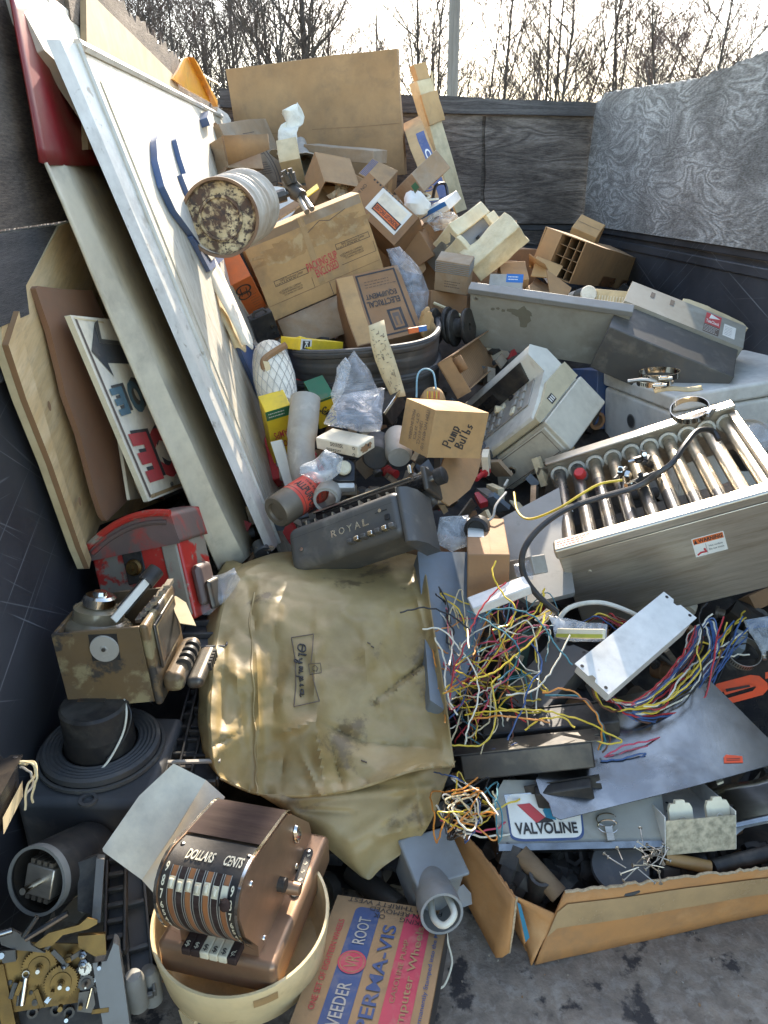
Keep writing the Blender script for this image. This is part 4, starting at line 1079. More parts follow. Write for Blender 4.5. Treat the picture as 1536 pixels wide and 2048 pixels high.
# torn flaps and paper scraps strewn over the cartons
rf = random.Random(9)
for i in range(22):
    u, v = rf.choice([(rf.uniform(560, 760), rf.uniform(300, 420)), (rf.uniform(760, 900), rf.uniform(380, 520)), (rf.uniform(880, 1060), rf.uniform(470, 580)), (rf.uniform(640, 880), rf.uniform(430, 600))])
    c = S(u, v, rf.uniform(-.02, .12)); a, b = rf.uniform(.03, .09), rf.uniform(.02, .06); e = Euler((rf.uniform(-.2, 1.1), rf.uniform(-.6, .6), rf.uniform(0, 6.28))).to_matrix().to_4x4(); e.translation = c
    pts = [(a * math.cos(t_) * rf.uniform(.7, 1.15), b * math.sin(t_) * rf.uniform(.7, 1.15)) for t_ in (.5, 1.1, 2.2, 2.9, 3.7, 5.0, 5.7)]
    card_ = i % 3 > 0
    o = MB().prism(pts, 0, .004 if card_ else .001, K[rf.choice(['card', 'card_old', 'card_br', 'card_lt']) if card_ else rf.choice(['paper', 'paper_y', 'foam_w'])]).build('cardboard_flap' if card_ else 'paper_scrap', None, e)
    tag(o, 'small torn cardboard scrap strewn among the heaped cartons' if card_ else 'small paper scrap strewn among the heaped cartons', 'cardboard' if card_ else 'paper', 'torn cardboard scraps' if card_ else 'paper scraps')

# divider carton
def p_(t, s):
    m = MB(); x, y, z = s
    for i in range(1, 3): m.box((x * (.42 + .2 * i) - .001, .012, .006), (x * (.42 + .2 * i) + .001, y * .8, z - .006), K['card_in'])
    m.box((x * .42, .006, .006), (x * .425, y * .8, z - .006), K['card'])
    for i in range(1, 4): m.box((x * .428, .016, z * i / 4 - .001), (x - .006, y * .78, z * i / 4 + .001), K['card_in'])
    m.build('divider', t)
    MB().box((.004, .002, .004), (x * .41, .005, z - .004), K['card']).build('inner_flap', t, bevel=.001)
    MB().add([(0, 0, 0), (x * .55, 0, 0), (x * .5, -.10, .035), (x * .08, -.10, .045)], [(0, 1, 2, 3)], K['card']).build('flap', t, solid=.003)
    fm, a, b = faceM(None, s, 'right')
    m = MB(); m.rect(fm, a * .45, b * .02, a * .7, b * .3, K['tape_br'], .001); m.rect(fm, a * .82, b * .05, a * .98, b * .28, K['tape_br'], .001); m.build('tape', t)
carton('divider_carton', 'open brown bottle carton with cardboard dividers inside, below the back wall', 'carton', {'001': (1096, 447), '101': (1170, 487), '100': (1141, 567), '000': (1056, 537), '111': (1281, 519), '110': (1252, 578)}, 2.85, 'card', s0=(.35, .3, .25), top_seam=False, open_='front', parts=p_)
carton('carton', 'small plain carton behind the divider carton against the black rail', 'carton', {'001': (1143, 455), '101': (1195, 475), '111': (1210, 450), '011': (1166, 427)}, 3.3, 'card_lt', (None, None, .12))
carton('carton', 'crumpled brown carton standing before the divider carton', 'carton', {'001': (1046, 575), '101': (1102, 600), '111': (1104, 580), '011': (1080, 554)}, 2.66, 'card', (None, None, .1), crush=.006)
m3 = plane3(at_y(1093, 541, 2.68), at_y(1142, 576, 2.66), at_y(1096, 585, 2.62))
tag(MB().prism(to_plane(m3, [(1092, 540), (1142, 577), (1136, 590), (1100, 598)]), -.004, 0, K['card']).build('cardboard_flap', None, m3), 'torn brown cardboard flap leaning on the divider carton opening', 'cardboard')
m3 = plane3(at_y(1062, 545, 2.74), at_y(1112, 540, 2.78), at_y(1083, 512, 2.82))
tag(MB().prism(to_plane(m3, [(1062, 552), (1074, 512), (1126, 532), (1112, 556)]), -.004, 0, K['card_lt']).build('cardboard_flap', None, m3), 'pale cardboard flap across the lower opening of the divider carton', 'cardboard')
def d_(mb, s):
    fm, a, b = faceM(None, s, 'front'); mb.rect(fm, a * .5, b * .5, a, b, K['blue']); scrib(mb, fm, a * .55, b * .6, a * .4, b * .3, K['paper_w'], 2, 1, .004)
carton('small_box', 'small white box with a blue label corner above the grey cabinet', 'box', {'001': (980, 546), '101': (1047, 549), '100': (1044, 582), '000': (976, 580)}, 2.62, 'pvc_lt', (None, .08, None), deco=d_, top_seam=False, crush=.001)
carton('carton', 'flattened brown carton behind the small blue labelled box', 'carton', {'001': (998, 525), '101': (1050, 520), '100': (1060, 560), '000': (1005, 560)}, 2.75, 'card', (None, .1, None))
carton('carton', 'dark brown carton under the foam case, left of the grey cabinet', 'carton', {'001': (862, 580), '101': (936, 592), '100': (930, 660), '000': (860, 650)}, 2.58, 'card_br', (None, .2, None))
carton('carton', 'pale carton end behind the foam block, printed side away', 'carton', {'001': (1000, 432), '101': (1036, 440), '100': (1030, 470), '000': (998, 462)}, 3.1, 'card_old', (None, .15, None))
for k, (u, v, y, w, mm, lab) in enumerate([(600, 372, 3.15, .3, 'card', 'shadowed brown carton under the cardboard strip'), (700, 420, 3.0, .3, 'card_br', 'brown carton buried behind the pouch carton'), (560, 470, 2.95, .32, 'card_old', 'old carton buried behind the big tan carton'),
                                      (780, 410, 3.3, .3, 'card', 'brown carton buried under the REGAL carton'), (930, 520, 3.0, .4, 'card_old', 'old carton buried behind the layered box'), (1010, 500, 3.2, .3, 'card_br', 'brown carton buried behind the foam block'),
                                      (420, 380, 3.3, .3, 'card_br', 'dark carton buried behind the rusty tin'), (480, 540, 2.75, .28, 'card_br', 'dark carton above the orange box')]):
    p = at_y(u, v, y); mb = MB().box((-w / 2, 0, -.30), (w / 2, .28, 0), K[mm], n=4).deform(.004, 6, k)
    o = mb.build('carton', None, Matrix.Translation(p) @ Euler((R(-8 + 5 * k % 17), 0, R(k * 23 % 40 - 20))).to_matrix().to_4x4(), bevel=.002); tag(o, lab, 'carton')
# ------------------------------------------------------------------ heap: the middle
# grey steel cabinet door box
def d_(mb, s):
    fm, a, b = faceM(None, s, 'front')
    dk = mat('scuffed_grey', (.17, .165, .13), .7, var=.3)
    stain(mb, fm, a * .36, b * .66, a * .045, b * .16, dk, 4, .0005, 22); stain(mb, fm, a * .33, b * .72, a * .07, b * .07, dk, 5, .0007, 20)
    for i in range(5): stain(mb, fm, a * (.15 + .035 * i), b * (.72 + .02 * (i % 2)), a * .014, b * .025, dk, 6 + i, .0006, 9)
def p_(t, s):
    MB().box((-.006, -.008, s.z - .012), (s.x + .006, s.y, s.z + .006), K['grey_mid']).build('lip', t, bevel=.002)
    MB().cyl((.02, -.001, s.z - .03), (.02, -.004, s.z - .03), .005, K['steel'], 10).build('rivet', t)
    m = MB().box((s.x + .001, .02, s.z * .25), (s.x + .03, .10, s.z * .75), K['grey_eq']); m.build('hinge_box', t, bevel=.003)
carton('steel_cabinet', 'large flat grey steel cabinet with scraped off paint lettering', 'cabinet', {'001': (941, 578), '101': (1262, 624), '100': (1237, 738), '000': (938, 690)}, 2.40, 'grey_eq', (None, .03, None), deco=d_, top_seam=False, crush=.001, parts=p_)

# check reading machine case
def d_(mb, s):
    fm, a, b = faceM(None, s, 'front')
    mb.rect(fm, a * .66, b * .42, a * .79, b * .92, K['ink_red']); mb.rect(fm, a * .66, b * .05, a * .79, b * .42, K['ink_f'])
    mb.text("TeleCheck", fm, a * .725, b * .55, a * .11, b * .14, K['paper_w'], bold=.02)
    mb.poly([(a * .69, b * .68, .001), (a * .78, b * .8, .001), (a * .70, b * .9, .001)], K['paper_w'], fm)
    mb.rect(fm, a * .82, b * .2, a * .92, b * .72, K['paper_w']); scrib(mb, fm, a * .83, b * .25, a * .08, b * .4, K['ink_f'], 6, 1, .002)
    scrib(mb, fm, a * .665, b * .08, a * .12, b * .3, K['paper_w'], 5, 2, .002)
    for k in (.18, .35): mb.rect(fm, a * k, b * .6, a * (k + .035), b * .85, K['ink'])
def p_(t, s):
    mb = MB(); o = [(s.x * .45, 0), (s.x * 1.0, 0), (s.x * 1.03, .012), (s.x * .98, .035), (s.x * .85, .045), (s.x * .7, .05), (s.x * .66, .055), (s.x * .5, .05), (s.x * .45, .04)]
    mb.prism(o, -s.y, -.01, K['paper_y'], Matrix(((1, 0, 0, 0), (0, 0, -1, 0), (0, 1, 0, s.z + .001), (0, 0, 0, 1))))
    mb.build('yellowed_lid', t, bevel=.004)
    MB().box((s.x * .33, .03, s.z), (s.x * .42, .06, s.z + .02), K['green_d']).build('circuit_board', t)
    m = MB().box((-.01, .012, -.16), (s.x * .98, s.y, -.001), K['dk_grey'], n=4).deform(.004, 8, 3); m.build('lower_case', t, bevel=.003)
carton('check_machine', 'grey machine case with red TeleCheck sticker and a yellowed lid, against the black wall', 'machine', {'001': (1266, 562), '101': (1492, 653), '100': (1487, 696), '000': (1248, 601)}, 2.42, 'grey_eq', (None, .16, None), deco=d_, top_seam=False, crush=.001, parts=p_)

# hex coupling
c = at_y(1266, 702, 2.25); q = (Vector((0, 0, H)) - c + Vector((.3, .2, .3))).to_track_quat('Z', 'Y').to_matrix().to_4x4(); q.translation = c
mb = MB().lathe([(.040, -.06), (.040, 0), (.037, .003), (.026, .003), (.024, -.004), (.024, -.05)], K['pvc_lt'], q, 6, cap=False, smooth=False)
mb.lathe([(.034, -.09), (.034, -.06), (.04, -.06)], K['pvc_lt'], q, 24, cap=False)
for i in range(6): mb.lathe([(.0245, -.004 - .007 * i), (.0225, -.007 - .007 * i), (.0245, -.010 - .007 * i)], K['iron'], q, 24, cap=False)
tag(mb.build('pipe_coupling'), 'grey hexagonal pipe coupling beside the steel cabinet', 'pipe coupling')

# jar like filter with white cap, yellow tray
c = at_y(1178, 587, 2.5); q = (Vector((-.1, -1, .3))).to_track_quat('Z', 'Y').to_matrix().to_4x4(); q.translation = c
t = thing('filter_cartridge', 'small ribbed cartridge with a round white cap on the grey cabinet edge', 'cartridge', q)
MB().lathe([(0, .0), (.024, 0), (.026, -.003), (.026, -.012), (.024, -.012)], K['foam_w'], None, 24).build('cap', t)
mb = MB().lathe([(.021, -.012)] + [(.021 + .003 * (i % 2), -.014 - .004 * i) for i in range(12)] + [(.02, -.07)], K['iron'], Matrix.Rotation(R(18), 4, 'Y'), 20); mb.build('threaded_body', t)
MB().lathe([(.018, -.06), (.022, -.07), (.022, -.10), (.012, -.12), (0, -.12)], K['pvc_lt'], Matrix.Rotation(R(18), 4, 'Y'), 16).build('end_bulb', t)
carton('tray', 'pale yellow ribbed tray behind the white capped cartridge', 'tray', {'001': (1190, 578), '101': (1256, 583), '100': (1248, 614), '000': (1186, 606)}, 2.52, 'paper_y', (None, .12, None), top_seam=False, crush=.001,
       deco=lambda mb, s: [mb.box((s.x * (.08 + .09 * i), -.002, .004), (s.x * (.11 + .09 * i), .0, s.z * .6), K['ivory']) for i in range(10)])

# freezer
M, s = fit({'001': (1347, 797), '011': (1206, 737), '111': (1490, 699), '000': (1344, 935), '010': (1202, 872)}, 1.98, s0=(.6, .5, .3), tag='freezer')
t = thing('chest_freezer', 'white chest cooler with yellowed lid, two clamps lying on it', 'cooler', M)
MB().box((.004, .004, -.12), (s.x - .004, s.y - .004, s.z - .05), K['white_gl']).build('body', t, bevel=.012, seg=3)
m = MB().box((0, 0, s.z - .046), (s.x, s.y, s.z), K['white_gl']); m.build('lid', t, bevel=.010, seg=3)
fm, a, b = faceM(None, s, 'left')
MB().disc(fm, a * .45, b * .42, .022, K['grey_mid'], .001, 24).disc(fm, a * .45, b * .42, .018, K['rubber'], .0016, 24).build('badge', t)
MB().box((.03, -.004, -.1), (.036, .006, s.z - .05), K['white_gl']).box((.05, -.004, -.1), (.056, .006, s.z - .05), K['white_gl']).build('hinge_cover', t)
def ring(name, lab, c, nrm, r, w, m='chrome', screw=True, group='hose clamps', a1=350, child=None):
    q = Vector(nrm).to_track_quat('Z', 'Y').to_matrix().to_4x4(); q.translation = c
    t = thing(name, lab, 'hose clamp', q, group)
    mb = MB().lathe([(r, -w / 2), (r, w / 2), (r - .0012, w / 2), (r - .0012, -w / 2), (r, -w / 2)], K[m], None, 40, cap=False, a0=8, a1=a1)
    for i in range(16):
        an = R(200 + i * 8); mb.box((r + .0002, -.0012, -w * .28), (r + .0006, .0012, w * .28), K['iron'], Matrix.Rotation(an, 4, 'Z'))
    mb.build('band', t)
    if screw:
        mm = MB().cyl((r + .006, -.014, 0), (r + .006, .014, 0), .005, K['steel'], 10).cyl((r + .006, .014, 0), (r + .006, .021, 0), .006, K['steel'], 6); mm.build('screw', t)
        MB().box((r - .001, -.010, -w * .55), (r + .009, .010, w * .55), K[m]).build('housing', t, bevel=.002)
    return t
Ml = M.to_3x3() @ Vector((0, 0, 1)); ct = M @ Vector((.03, .10, s.z + .004))
ring('hose_clamp', 'silver hose clamp ring standing higher in the pair on the cooler lid', at_y(1318, 748, 2.04), Ml, .055, .016)
ring('hose_clamp', 'silver hose clamp ring lying lower left on the cooler lid', at_y(1308, 763, 2.0), Ml, .045, .014)
MB_ = MB().tube(bez([at_y(1256, 763, 2.02), at_y(1290, 760, 2.0), at_y(1330, 768, 1.99), at_y(1345, 764, 2.0)]), .006, K['steel'], 8)
tag(MB_.build('metal_strap'), 'bent metal strap across the clamps on the cooler lid', 'strap')
mb = MB().grid(lambda a, b: at_y(1306 + 96 * a, 778 - 8 * a + 7 * b, 1.985) + Vector((0, -.012 * b, .004 * math.sin(a * 6))), 8, 2, K['paper_y'], smooth=False)
tag(mb.build('tape_strip', solid=.002), 'peeling yellowed tape strip on the edge of the cooler lid', 'tape')

# roller grill
M, s = fit({'001': (1121, 1097), '011': (1092, 928), '111': (1464, 797), '101': (1584, 972), '000': (1146, 1226)}, 1.42, s0=(.5, .4, .15), tag='grill')
t = thing('roller_grill', 'stainless roller grill with ten rollers and a WARNING sticker, tipped toward the camera', 'roller grill', M)
w, d, h = s
gt = MB(); gt.box((0, 0, -.06), (w, .012, h - .02), K['steel']); gt.build('front_panel', t, bevel=.003)
MB().box((-.004, -.008, h - .019), (w + .01, .032, h + .006), K['steel']).build('front_rim', t, bevel=.006, seg=3)
MB().box((0, d - .012, h - .12), (w, d, h - .005), K['steel']).box((0, d - .030, h - .004), (w, d + .006, h + .004), K['steel']).build('back_panel', t, bevel=.002)
MB().box((w - .02, .033, h - .12), (w, d - .031, h - .01), K['steel']).build('side_panel', t, bevel=.002)
MB().box((.002, .034, -.05), (w - .022, d - .014, -.04), K['iron']).box((-.001, .014, -.05), (.006, d - .03, h - .10), K['steel']).build('drip_pan', t)
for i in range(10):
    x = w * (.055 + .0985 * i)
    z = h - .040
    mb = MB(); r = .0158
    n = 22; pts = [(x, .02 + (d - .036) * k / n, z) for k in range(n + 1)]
    cut = (22, 22, 16, 13, 10, 8, 6, 5, 3, 3)[i]  # dark length is painted shade, pale length part painted sunlight, part worn residue
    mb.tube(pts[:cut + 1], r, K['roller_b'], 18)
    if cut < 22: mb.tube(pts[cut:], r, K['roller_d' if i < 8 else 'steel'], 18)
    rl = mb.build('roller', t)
    MB().lathe([(r + .0005, 0), (r + .007, 0), (r + .007, .004), (r + .0005, .004)], K['foam_w'], Matrix.Translation((x, d - .0165, z)) @ Matrix.Rotation(R(90), 4, 'X'), 20, cap=False).build('bushing', rl)
fm, a, b = faceM(None, s, 'front')
mb = MB(); x0, x1, y0_, y1_ = a * .565, a * .70, b * .36, b * .64
mb.rect(fm, x0, y0_, x1, y1_, K['paper_w'], .0008); mb.rect(fm, x0 + .002, y0_ + (y1_ - y0_) * .66, x1 - .002, y1_ - .002, K['orange'], .0012)
mb.text("WARNING", fm, (x0 + x1) / 2 + .004, y0_ + (y1_ - y0_) * .81, (x1 - x0) * .74, (y1_ - y0_) * .2, K['ink'], bold=.03, lift=.0016)
mb.poly([(x0 + .003, y0_ + (y1_ - y0_) * .70, .0016), (x0 + .010, y0_ + (y1_ - y0_) * .70, .0016), (x0 + .0065, y0_ + (y1_ - y0_) * .92, .0016)], K['ink'], fm)
mb.stroke([(x0 + .005, y0_ + .005), (x0 + .012, y0_ + .009), (x0 + .022, y0_ + .008), (x0 + .020, y0_ + .016)], .004, K['ink_red'], fm)
mb.text("Hot surface", fm, x0 + (x1 - x0) * .68, y0_ + (y1_ - y0_) * .44, (x1 - x0) * .42, (y1_ - y0_) * .1, K['ink'])
mb.text("Do not touch", fm, x0 + (x1 - x0) * .68, y0_ + (y1_ - y0_) * .26, (x1 - x0) * .46, (y1_ - y0_) * .1, K['ink'])
mb.rect(fm, x0 + (x1 - x0) * .38, y0_ + .003, x0 + (x1 - x0) * .39, y0_ + (y1_ - y0_) * .6, K['ink'], .0014)
mb.build('warning_label', t)
fr = Matrix.Translation((0, 0, h + .0062))
mb = MB(); mb.rect(fr, .002, -.006, .085, .03, K['paper'], .0005); scrib(mb, fr, .006, -.002, .07, .026, K['ink_red'], 3, 2, .004); mb.build('sticker', t)
MB().cyl((w * .11, -.0005, h * .55), (w * .11, -.003, h * .55), .005, K['steel'], 12).build('rivet', t)
c = M @ Vector((w * .17, d * .78, h - .018))
q = (M.to_3x3() @ Vector((-.1, -.5, 1))).to_track_quat('Z', 'Y').to_matrix().to_4x4(); q.translation = c
tag(MB().lathe([(.015, -.005), (.015, .008), (.012, .012), (0, .012)], K['red_pl'], q, 8).lathe([(.017, -.014), (.017, -.005)], K['rubber'], q, 12).build('red_button'), 'small red button lying between the dark rollers', 'button')
mb = MB(); rnd = random.Random(3)
for i in range(13):
    p = M @ Vector((w * rnd.uniform(.36, .52), d * rnd.uniform(.42, .7), h - .022 + rnd.uniform(0, .03))); dd = Vector((rnd.uniform(-1, 1), rnd.uniform(-1, 1), rnd.uniform(-.3, .5))).normalized() * rnd.uniform(.015, .04)
    mb.box((-.005, -.007, -.012), (.005, .007, .012), K['black'] if i % 3 else K['chrome'], Matrix.Translation(p) @ dd.to_track_quat('Z', 'Y').to_matrix().to_4x4()); mb.tube([p - dd, p, p + dd * .9], .0055, K['black'] if i % 4 else K['chrome'], 7)
tag(mb.build('linkage_clamp'), 'tangle of small black and chrome linkage clamps lying on the rollers', 'clamp')
def gp(u, v, dy=0): return M @ Vector(((u - 1121) / 463 * w, d * .5, h + .01)) 
tag(MB().tube(bez([at_y(1438, 880, 1.5), at_y(1425, 862, 1.52), at_y(1395, 862, 1.50), at_y(1370, 890, 1.45), at_y(1345, 925, 1.42), at_y(1318, 945, 1.42), at_y(1275, 973, 1.43), at_y(1200, 995, 1.42), at_y(1130, 1020, 1.40), at_y(1075, 1060, 1.37), at_y(1046, 1105, 1.34), at_y(1048, 1150, 1.32), at_y(1075, 1190, 1.30), at_y(1115, 1225, 1.28)], 7), .0062, K['w_blk'], 8).build('black_cable'), 'thick black power cord looping over the rollers and down to the wires', 'cable')
tag(MB().tube(bez([at_y(1245, 960, 1.42), at_y(1200, 968, 1.43), at_y(1160, 990, 1.42), at_y(1115, 1018, 1.42), at_y(1060, 1038, 1.45), at_y(1035, 1022, 1.5), at_y(1028, 985, 1.6)], 7), .0026, K['w_yel'], 6).build('twine'), 'thin tan twine across the left end of the roller grill', 'twine')
o = crumple(MB(), (0, 0, 0), .03, K['film'], 9, (1.6, 1, .8)).build('ribbed_hose_end', None, Matrix.Translation(at_y(1510, 870, 1.75))); tag(o, 'clear plastic scrap right of the rollers below the cooler', 'plastic')
c = at_y(1503, 872, 1.78); q = (Vector((-.2, -.6, .7))).to_track_quat('Z', 'Y').to_matrix().to_4x4(); q.translation = c
mb = MB().lathe([(.05 + .003 * (i % 2), -.01 * i) for i in range(10)], K['rubber'], q, 30, cap=False); mb.lathe([(.0, -.01), (.046, -.008), (.05, 0), (.053, 0), (.055, -.01)], K['pvc_lt'], q, 30, cap=False)
tag(mb.build('gauge'), 'round ribbed grey dial cover at the right end of the roller grill', 'dial cover')
ring('hose_clamp', 'wide silver hose clamp ring on the back rim of the roller grill', M @ Vector((w * .79, d - .01, h + .018)), M.to_3x3() @ Vector((.1, -.25, 1)), .045, .016)
m3 = plane3(at_y(990, 960, 1.75), at_y(1080, 918, 1.8), at_y(1010, 1020, 1.6))

# cash register: drawer box, body, display, keys
M, s = fit({'101': (1092, 837), '100': (1141, 903), '000': (937, 1034), '001': (868, 1012), '111': (1164, 752), '110': (1213, 804)}, 1.90, (.53, None, None), tag='register')
t = thing('cash_register', 'beige grey cash register lying tilted on its drawer, key in the lock', 'cash register', M)
w, d, h = s
MB().box((0, 0, 0), s, K['drawer']).build('drawer_box', t, bevel=.005)
dr = MB().box((.012, -.006, .010), (w - .012, .001, h - .010), K['drawer']).build('drawer_front', t, bevel=.004)
MB().frame_lines(faceM(None, s, 'front')[0], w * .05, h * .14, w * .95, h * .86, .002, K['ink_f'], .0066).build('groove', dr)
MB().lathe([(.012, 0), (.012, .006), (.009, .008), (.003, .008), (.003, .005), (0, .005)], K['chrome'], Matrix.Translation((w * .62, -.006, h * .48)) @ Matrix.Rotation(R(90), 4, 'X'), 20).build('lock', dr)
for x in (.05, w - .06):
    MB().box((x, .02, -.012), (x + .03, .05, -.0005), K['cream']).build('foot', t, bevel=.002)
prof = [(.012, h), (-.012, h + .012), (-.010, h + .032), (.055, h + .050), (.16, h + .085), (d * .66, h + .15), (d * .80, h + .165), (d * .97, h + .12), (d * .97, h)]
Mp = Matrix(((0, 0, 1, 0), (1, 0, 0, 0), (0, 1, 0, 0), (0, 0, 0, 1)))
MB().prism(prof, .012, w - .015, K['beige'], Mp).build('body', t, bevel=.008, seg=3)
MB().prism([(-.014, h + .006), (-.014, h + .024), (.06, h + .040), (d * .5, h + .062), (d * .98, h + .06), (d * .98, h + .006)], .004, w - .004, K['beige_d'], Mp).build('skirt', t, bevel=.006)
def slope(a, b):
    a = Vector(a); b = Vector(b); ya = (b - a).normalized(); o = Vector((0, a.x, a.y)); x = Vector((1, 0, 0)); y = Vector((0, ya.x, ya.y)); z = x.cross(y)
    m = Matrix((x, y, z)).transposed().to_4x4(); m.translation = o; return m, (b - a).length
fm, L = slope(prof[4], prof[5])
mb = MB(); mb.prism([(w * .10, L * .1), (w * .86, L * .1), (w * .90, L * .96), (w * .14, L * .96)], .001, .007, K['black'], fm); dsp = mb.build('display_panel', t, bevel=.003)
mb = MB(); mb.prism([(w * .2, L * .25), (w * .62, L * .25), (w * .62, L * .7), (w * .2, L * .7)], .0072, .009, K['black_gl'], fm); mb.build('screen', dsp)
fm2, L2 = slope(prof[3], prof[4])
mb = MB(); mb.box((w * .06, L2 * .05, .001), (w * .9, L2 * .98, .004), K['pvc_lt'], fm2); kp = mb.build('key_plate', t, bevel=.001)
for r_ in range(3):
    for c_ in range(12):
        if c_ in (4, 9): continue
        k = MB().box((w * (.09 + .066 * c_), L2 * (.12 + .28 * r_), .0042), (w * (.09 + .066 * c_) + .017, L2 * (.12 + .28 * r_) + L2 * .22, .011), K['pvc_lt'] if (r_ + c_) % 5 else K['ivory'], fm2); k.build('key', t, bevel=.0015)
fm, L = slope(prof[4], prof[5])
MB().lathe([(.010, 0), (.010, .010), (.006, .012), (0, .012)], K['black'], fm @ Matrix.Translation((w * .70, -L * .02, .004)), 16).build('key_switch', t)
mb = MB().box((w * .685, -L * .42, .012), (w * .715, -L * .06, .016), K['black'], fm); mb.build('hanging_key', t)
mb = MB(); fr_, a, b = faceM(None, Vector((w - .004, d, h)), 'right'); mb.rect(fr_, d * .3, h + .012, d * .42, h + .034, K['ink'], .0007)
for i in range(3): mb.rect(fr_, d * (.315 + .035 * i), h + .016, d * (.335 + .035 * i), h + .030, K['paper_w'], .0012)
mb.build('port_label', t)

# light bulb carton marked by hand
def d_(mb, s):
    fm, a, b = faceM(None, s, 'front')
    kw = dict()
    lines = [[(.14, .34), (.15, .62)], [(.14, .60), (.22, .70), (.25, .60), (.20, .52), (.15, .50)]]
    def hand(word, x, y, sz):
        G = {'P': [[(0, 0), (0, 1), (.5, 1), (.6, .75), (.45, .5), (0, .5)]], 'u': [[(0, .6), (.05, .1), (.3, 0), (.5, .2), (.5, .6), (.52, 0)]], 'm': [[(0, 0), (0, .6), (.2, .55), (.25, 0), (.27, .55), (.5, .55), (.55, 0)]],
             'p': [[(0, -.3), (0, .6), (.4, .6), (.5, .3), (.3, 0), (0, .05)]], 'B': [[(0, 0), (0, 1), (.45, .95), (.5, .7), (0, .5), (.55, .4), (.55, .1), (0, 0)]], 'l': [[(.1, 0), (.1, 1)]], 's': [[(.45, .55), (.1, .5), (.15, .3), (.45, .2), (.3, 0), (0, .02)]], 'b': [[(0, 1), (0, 0), (.4, 0), (.45, .35), (0, .4)]]}
        cx = x
        for ch in word:
            for st in G[ch]:
                mb.stroke([(cx * a + (px * .6) * sz * math.cos(1.25) - py * sz * math.sin(1.25), y * b + (px * .6) * sz * math.sin(1.25) + py * sz * math.cos(1.25)) for px, py in st], .0032, K['ink'], fm)
            dx = .52 * sz * math.cos(1.25); dy = .52 * sz * math.sin(1.25); cx += dx / a; y += dy / b
    hand("Pump", .40, .22, .026); hand("Bulbs", .62, .20, .024)
    fm, a, b = faceM(None, s, 'left')
    for i, w_ in enumerate(["ITEM NO.4016 1/2/", "120V-E17-CL", "Q.TY. 25 PCS", "MADE IN CHINA"]):
        mb.text(w_, fm, a * (.80 - .15 * i), b * (.52 if i != 1 else .42), b * (.84, .5, .56, .64)[i], a * .10, K['ink_f'], rot=-90)
    fm, a, b = faceM(None, s, 'top'); mb.rect(fm, a * .46, .0, a * .468, b, K['card_in'], .001)
carton('carton', 'small tan carton handwritten Pump Bulbs, perched in front of the cash register', 'carton', {'001': (871, 823), '101': (979, 825), '100': (959, 919), '000': (854, 914), '011': (812, 796), '010': (799, 888)}, 1.62, 'card_lt', s0=(.12, .12, .11), deco=d_, top_seam=False, crush=.0015)
m3 = plane3(at_y(898, 917, 1.72), at_y(955, 932, 1.78), at_y(895, 1012, 1.6))
tag(MB().prism(to_plane(m3, [(890, 905), (962, 912), (953, 950), (938, 980), (912, 1002), (896, 1013), (872, 996), (866, 980)]), -.004, 0, K['card']).build('cardboard_piece', None, m3), 'brown torn cardboard piece under the Pump Bulbs carton', 'cardboard')

# open small carton with white flap
def p_(t, s):
    x, y, z = s
    MB().box((0, -.003, 0), (.003, y, .045), K['card']).build('side_wall', t); MB().box((0, y - .003, .0), (x, y, .05), K['card_br']).build('back_wall', t)
    MB().box((0, 0, .0), (x, .003, .03), K['card']).build('front_wall', t)
    MB().add([(x, .0, .003), (x, y, .003), (x + .035, y, .05), (x + .035, 0, .05)], [(0, 1, 2, 3)], K['paper']).build('white_flap', t, solid=.002)
    MB().add([(0, y * .5, .045), (0, y * .9, .045), (-.01, y * .9, .075), (-.01, y * .5, .075)], [(0, 1, 2, 3)], K['card_br']).build('flap', t, solid=.002)
M, s = fit({'000': (914, 798), '100': (990, 728), '110': (957, 674), '010': (874, 726)}, 2.06, (None, None, .004), tag='tray')
t = thing('open_carton', 'open brown ribbed carton with a white end flap, behind the cash register', 'carton', M)
mb = MB().box((0, 0, 0), s, K['card_br'])
for i in range(30): mb.rect(faceM(None, s, 'top')[0], s.x * (i + .3) / 30, .004, s.x * (i + .6) / 30, s.y - .004, K['card'], .0006)
mb.build('floor_panel', t); p_(t, s)

# black spools
for u, v, y, lab in ((884, 652, 2.45, 'left black cable spool half under the small printed carton'), (922, 655, 2.42, 'right black cable spool before the grey steel cabinet')):
    c = at_y(u, v, y); q = Vector((.85, -.5, .15)).to_track_quat('Z', 'Y').to_matrix().to_4x4(); q.translation = c
    mb = MB().lathe([(.012, -.03), (.055, -.03), (.058, -.026), (.058, -.02), (.055, -.017), (.03, -.016), (.03, .016), (.055, .017), (.058, .021), (.058, .027), (.055, .03), (.012, .03), (.012, -.03)], K['black'], q, 32, cap=False)
    tag(mb.build('cable_spool'), lab, 'spool')
tag(MB().tube([at_y(868, 606, 2.55), at_y(905, 622, 2.5), at_y(940, 642, 2.42)], .005, K['w_crm'], 6).build('thin_rod'), 'thin cream rod above the black cable spools', 'rod')
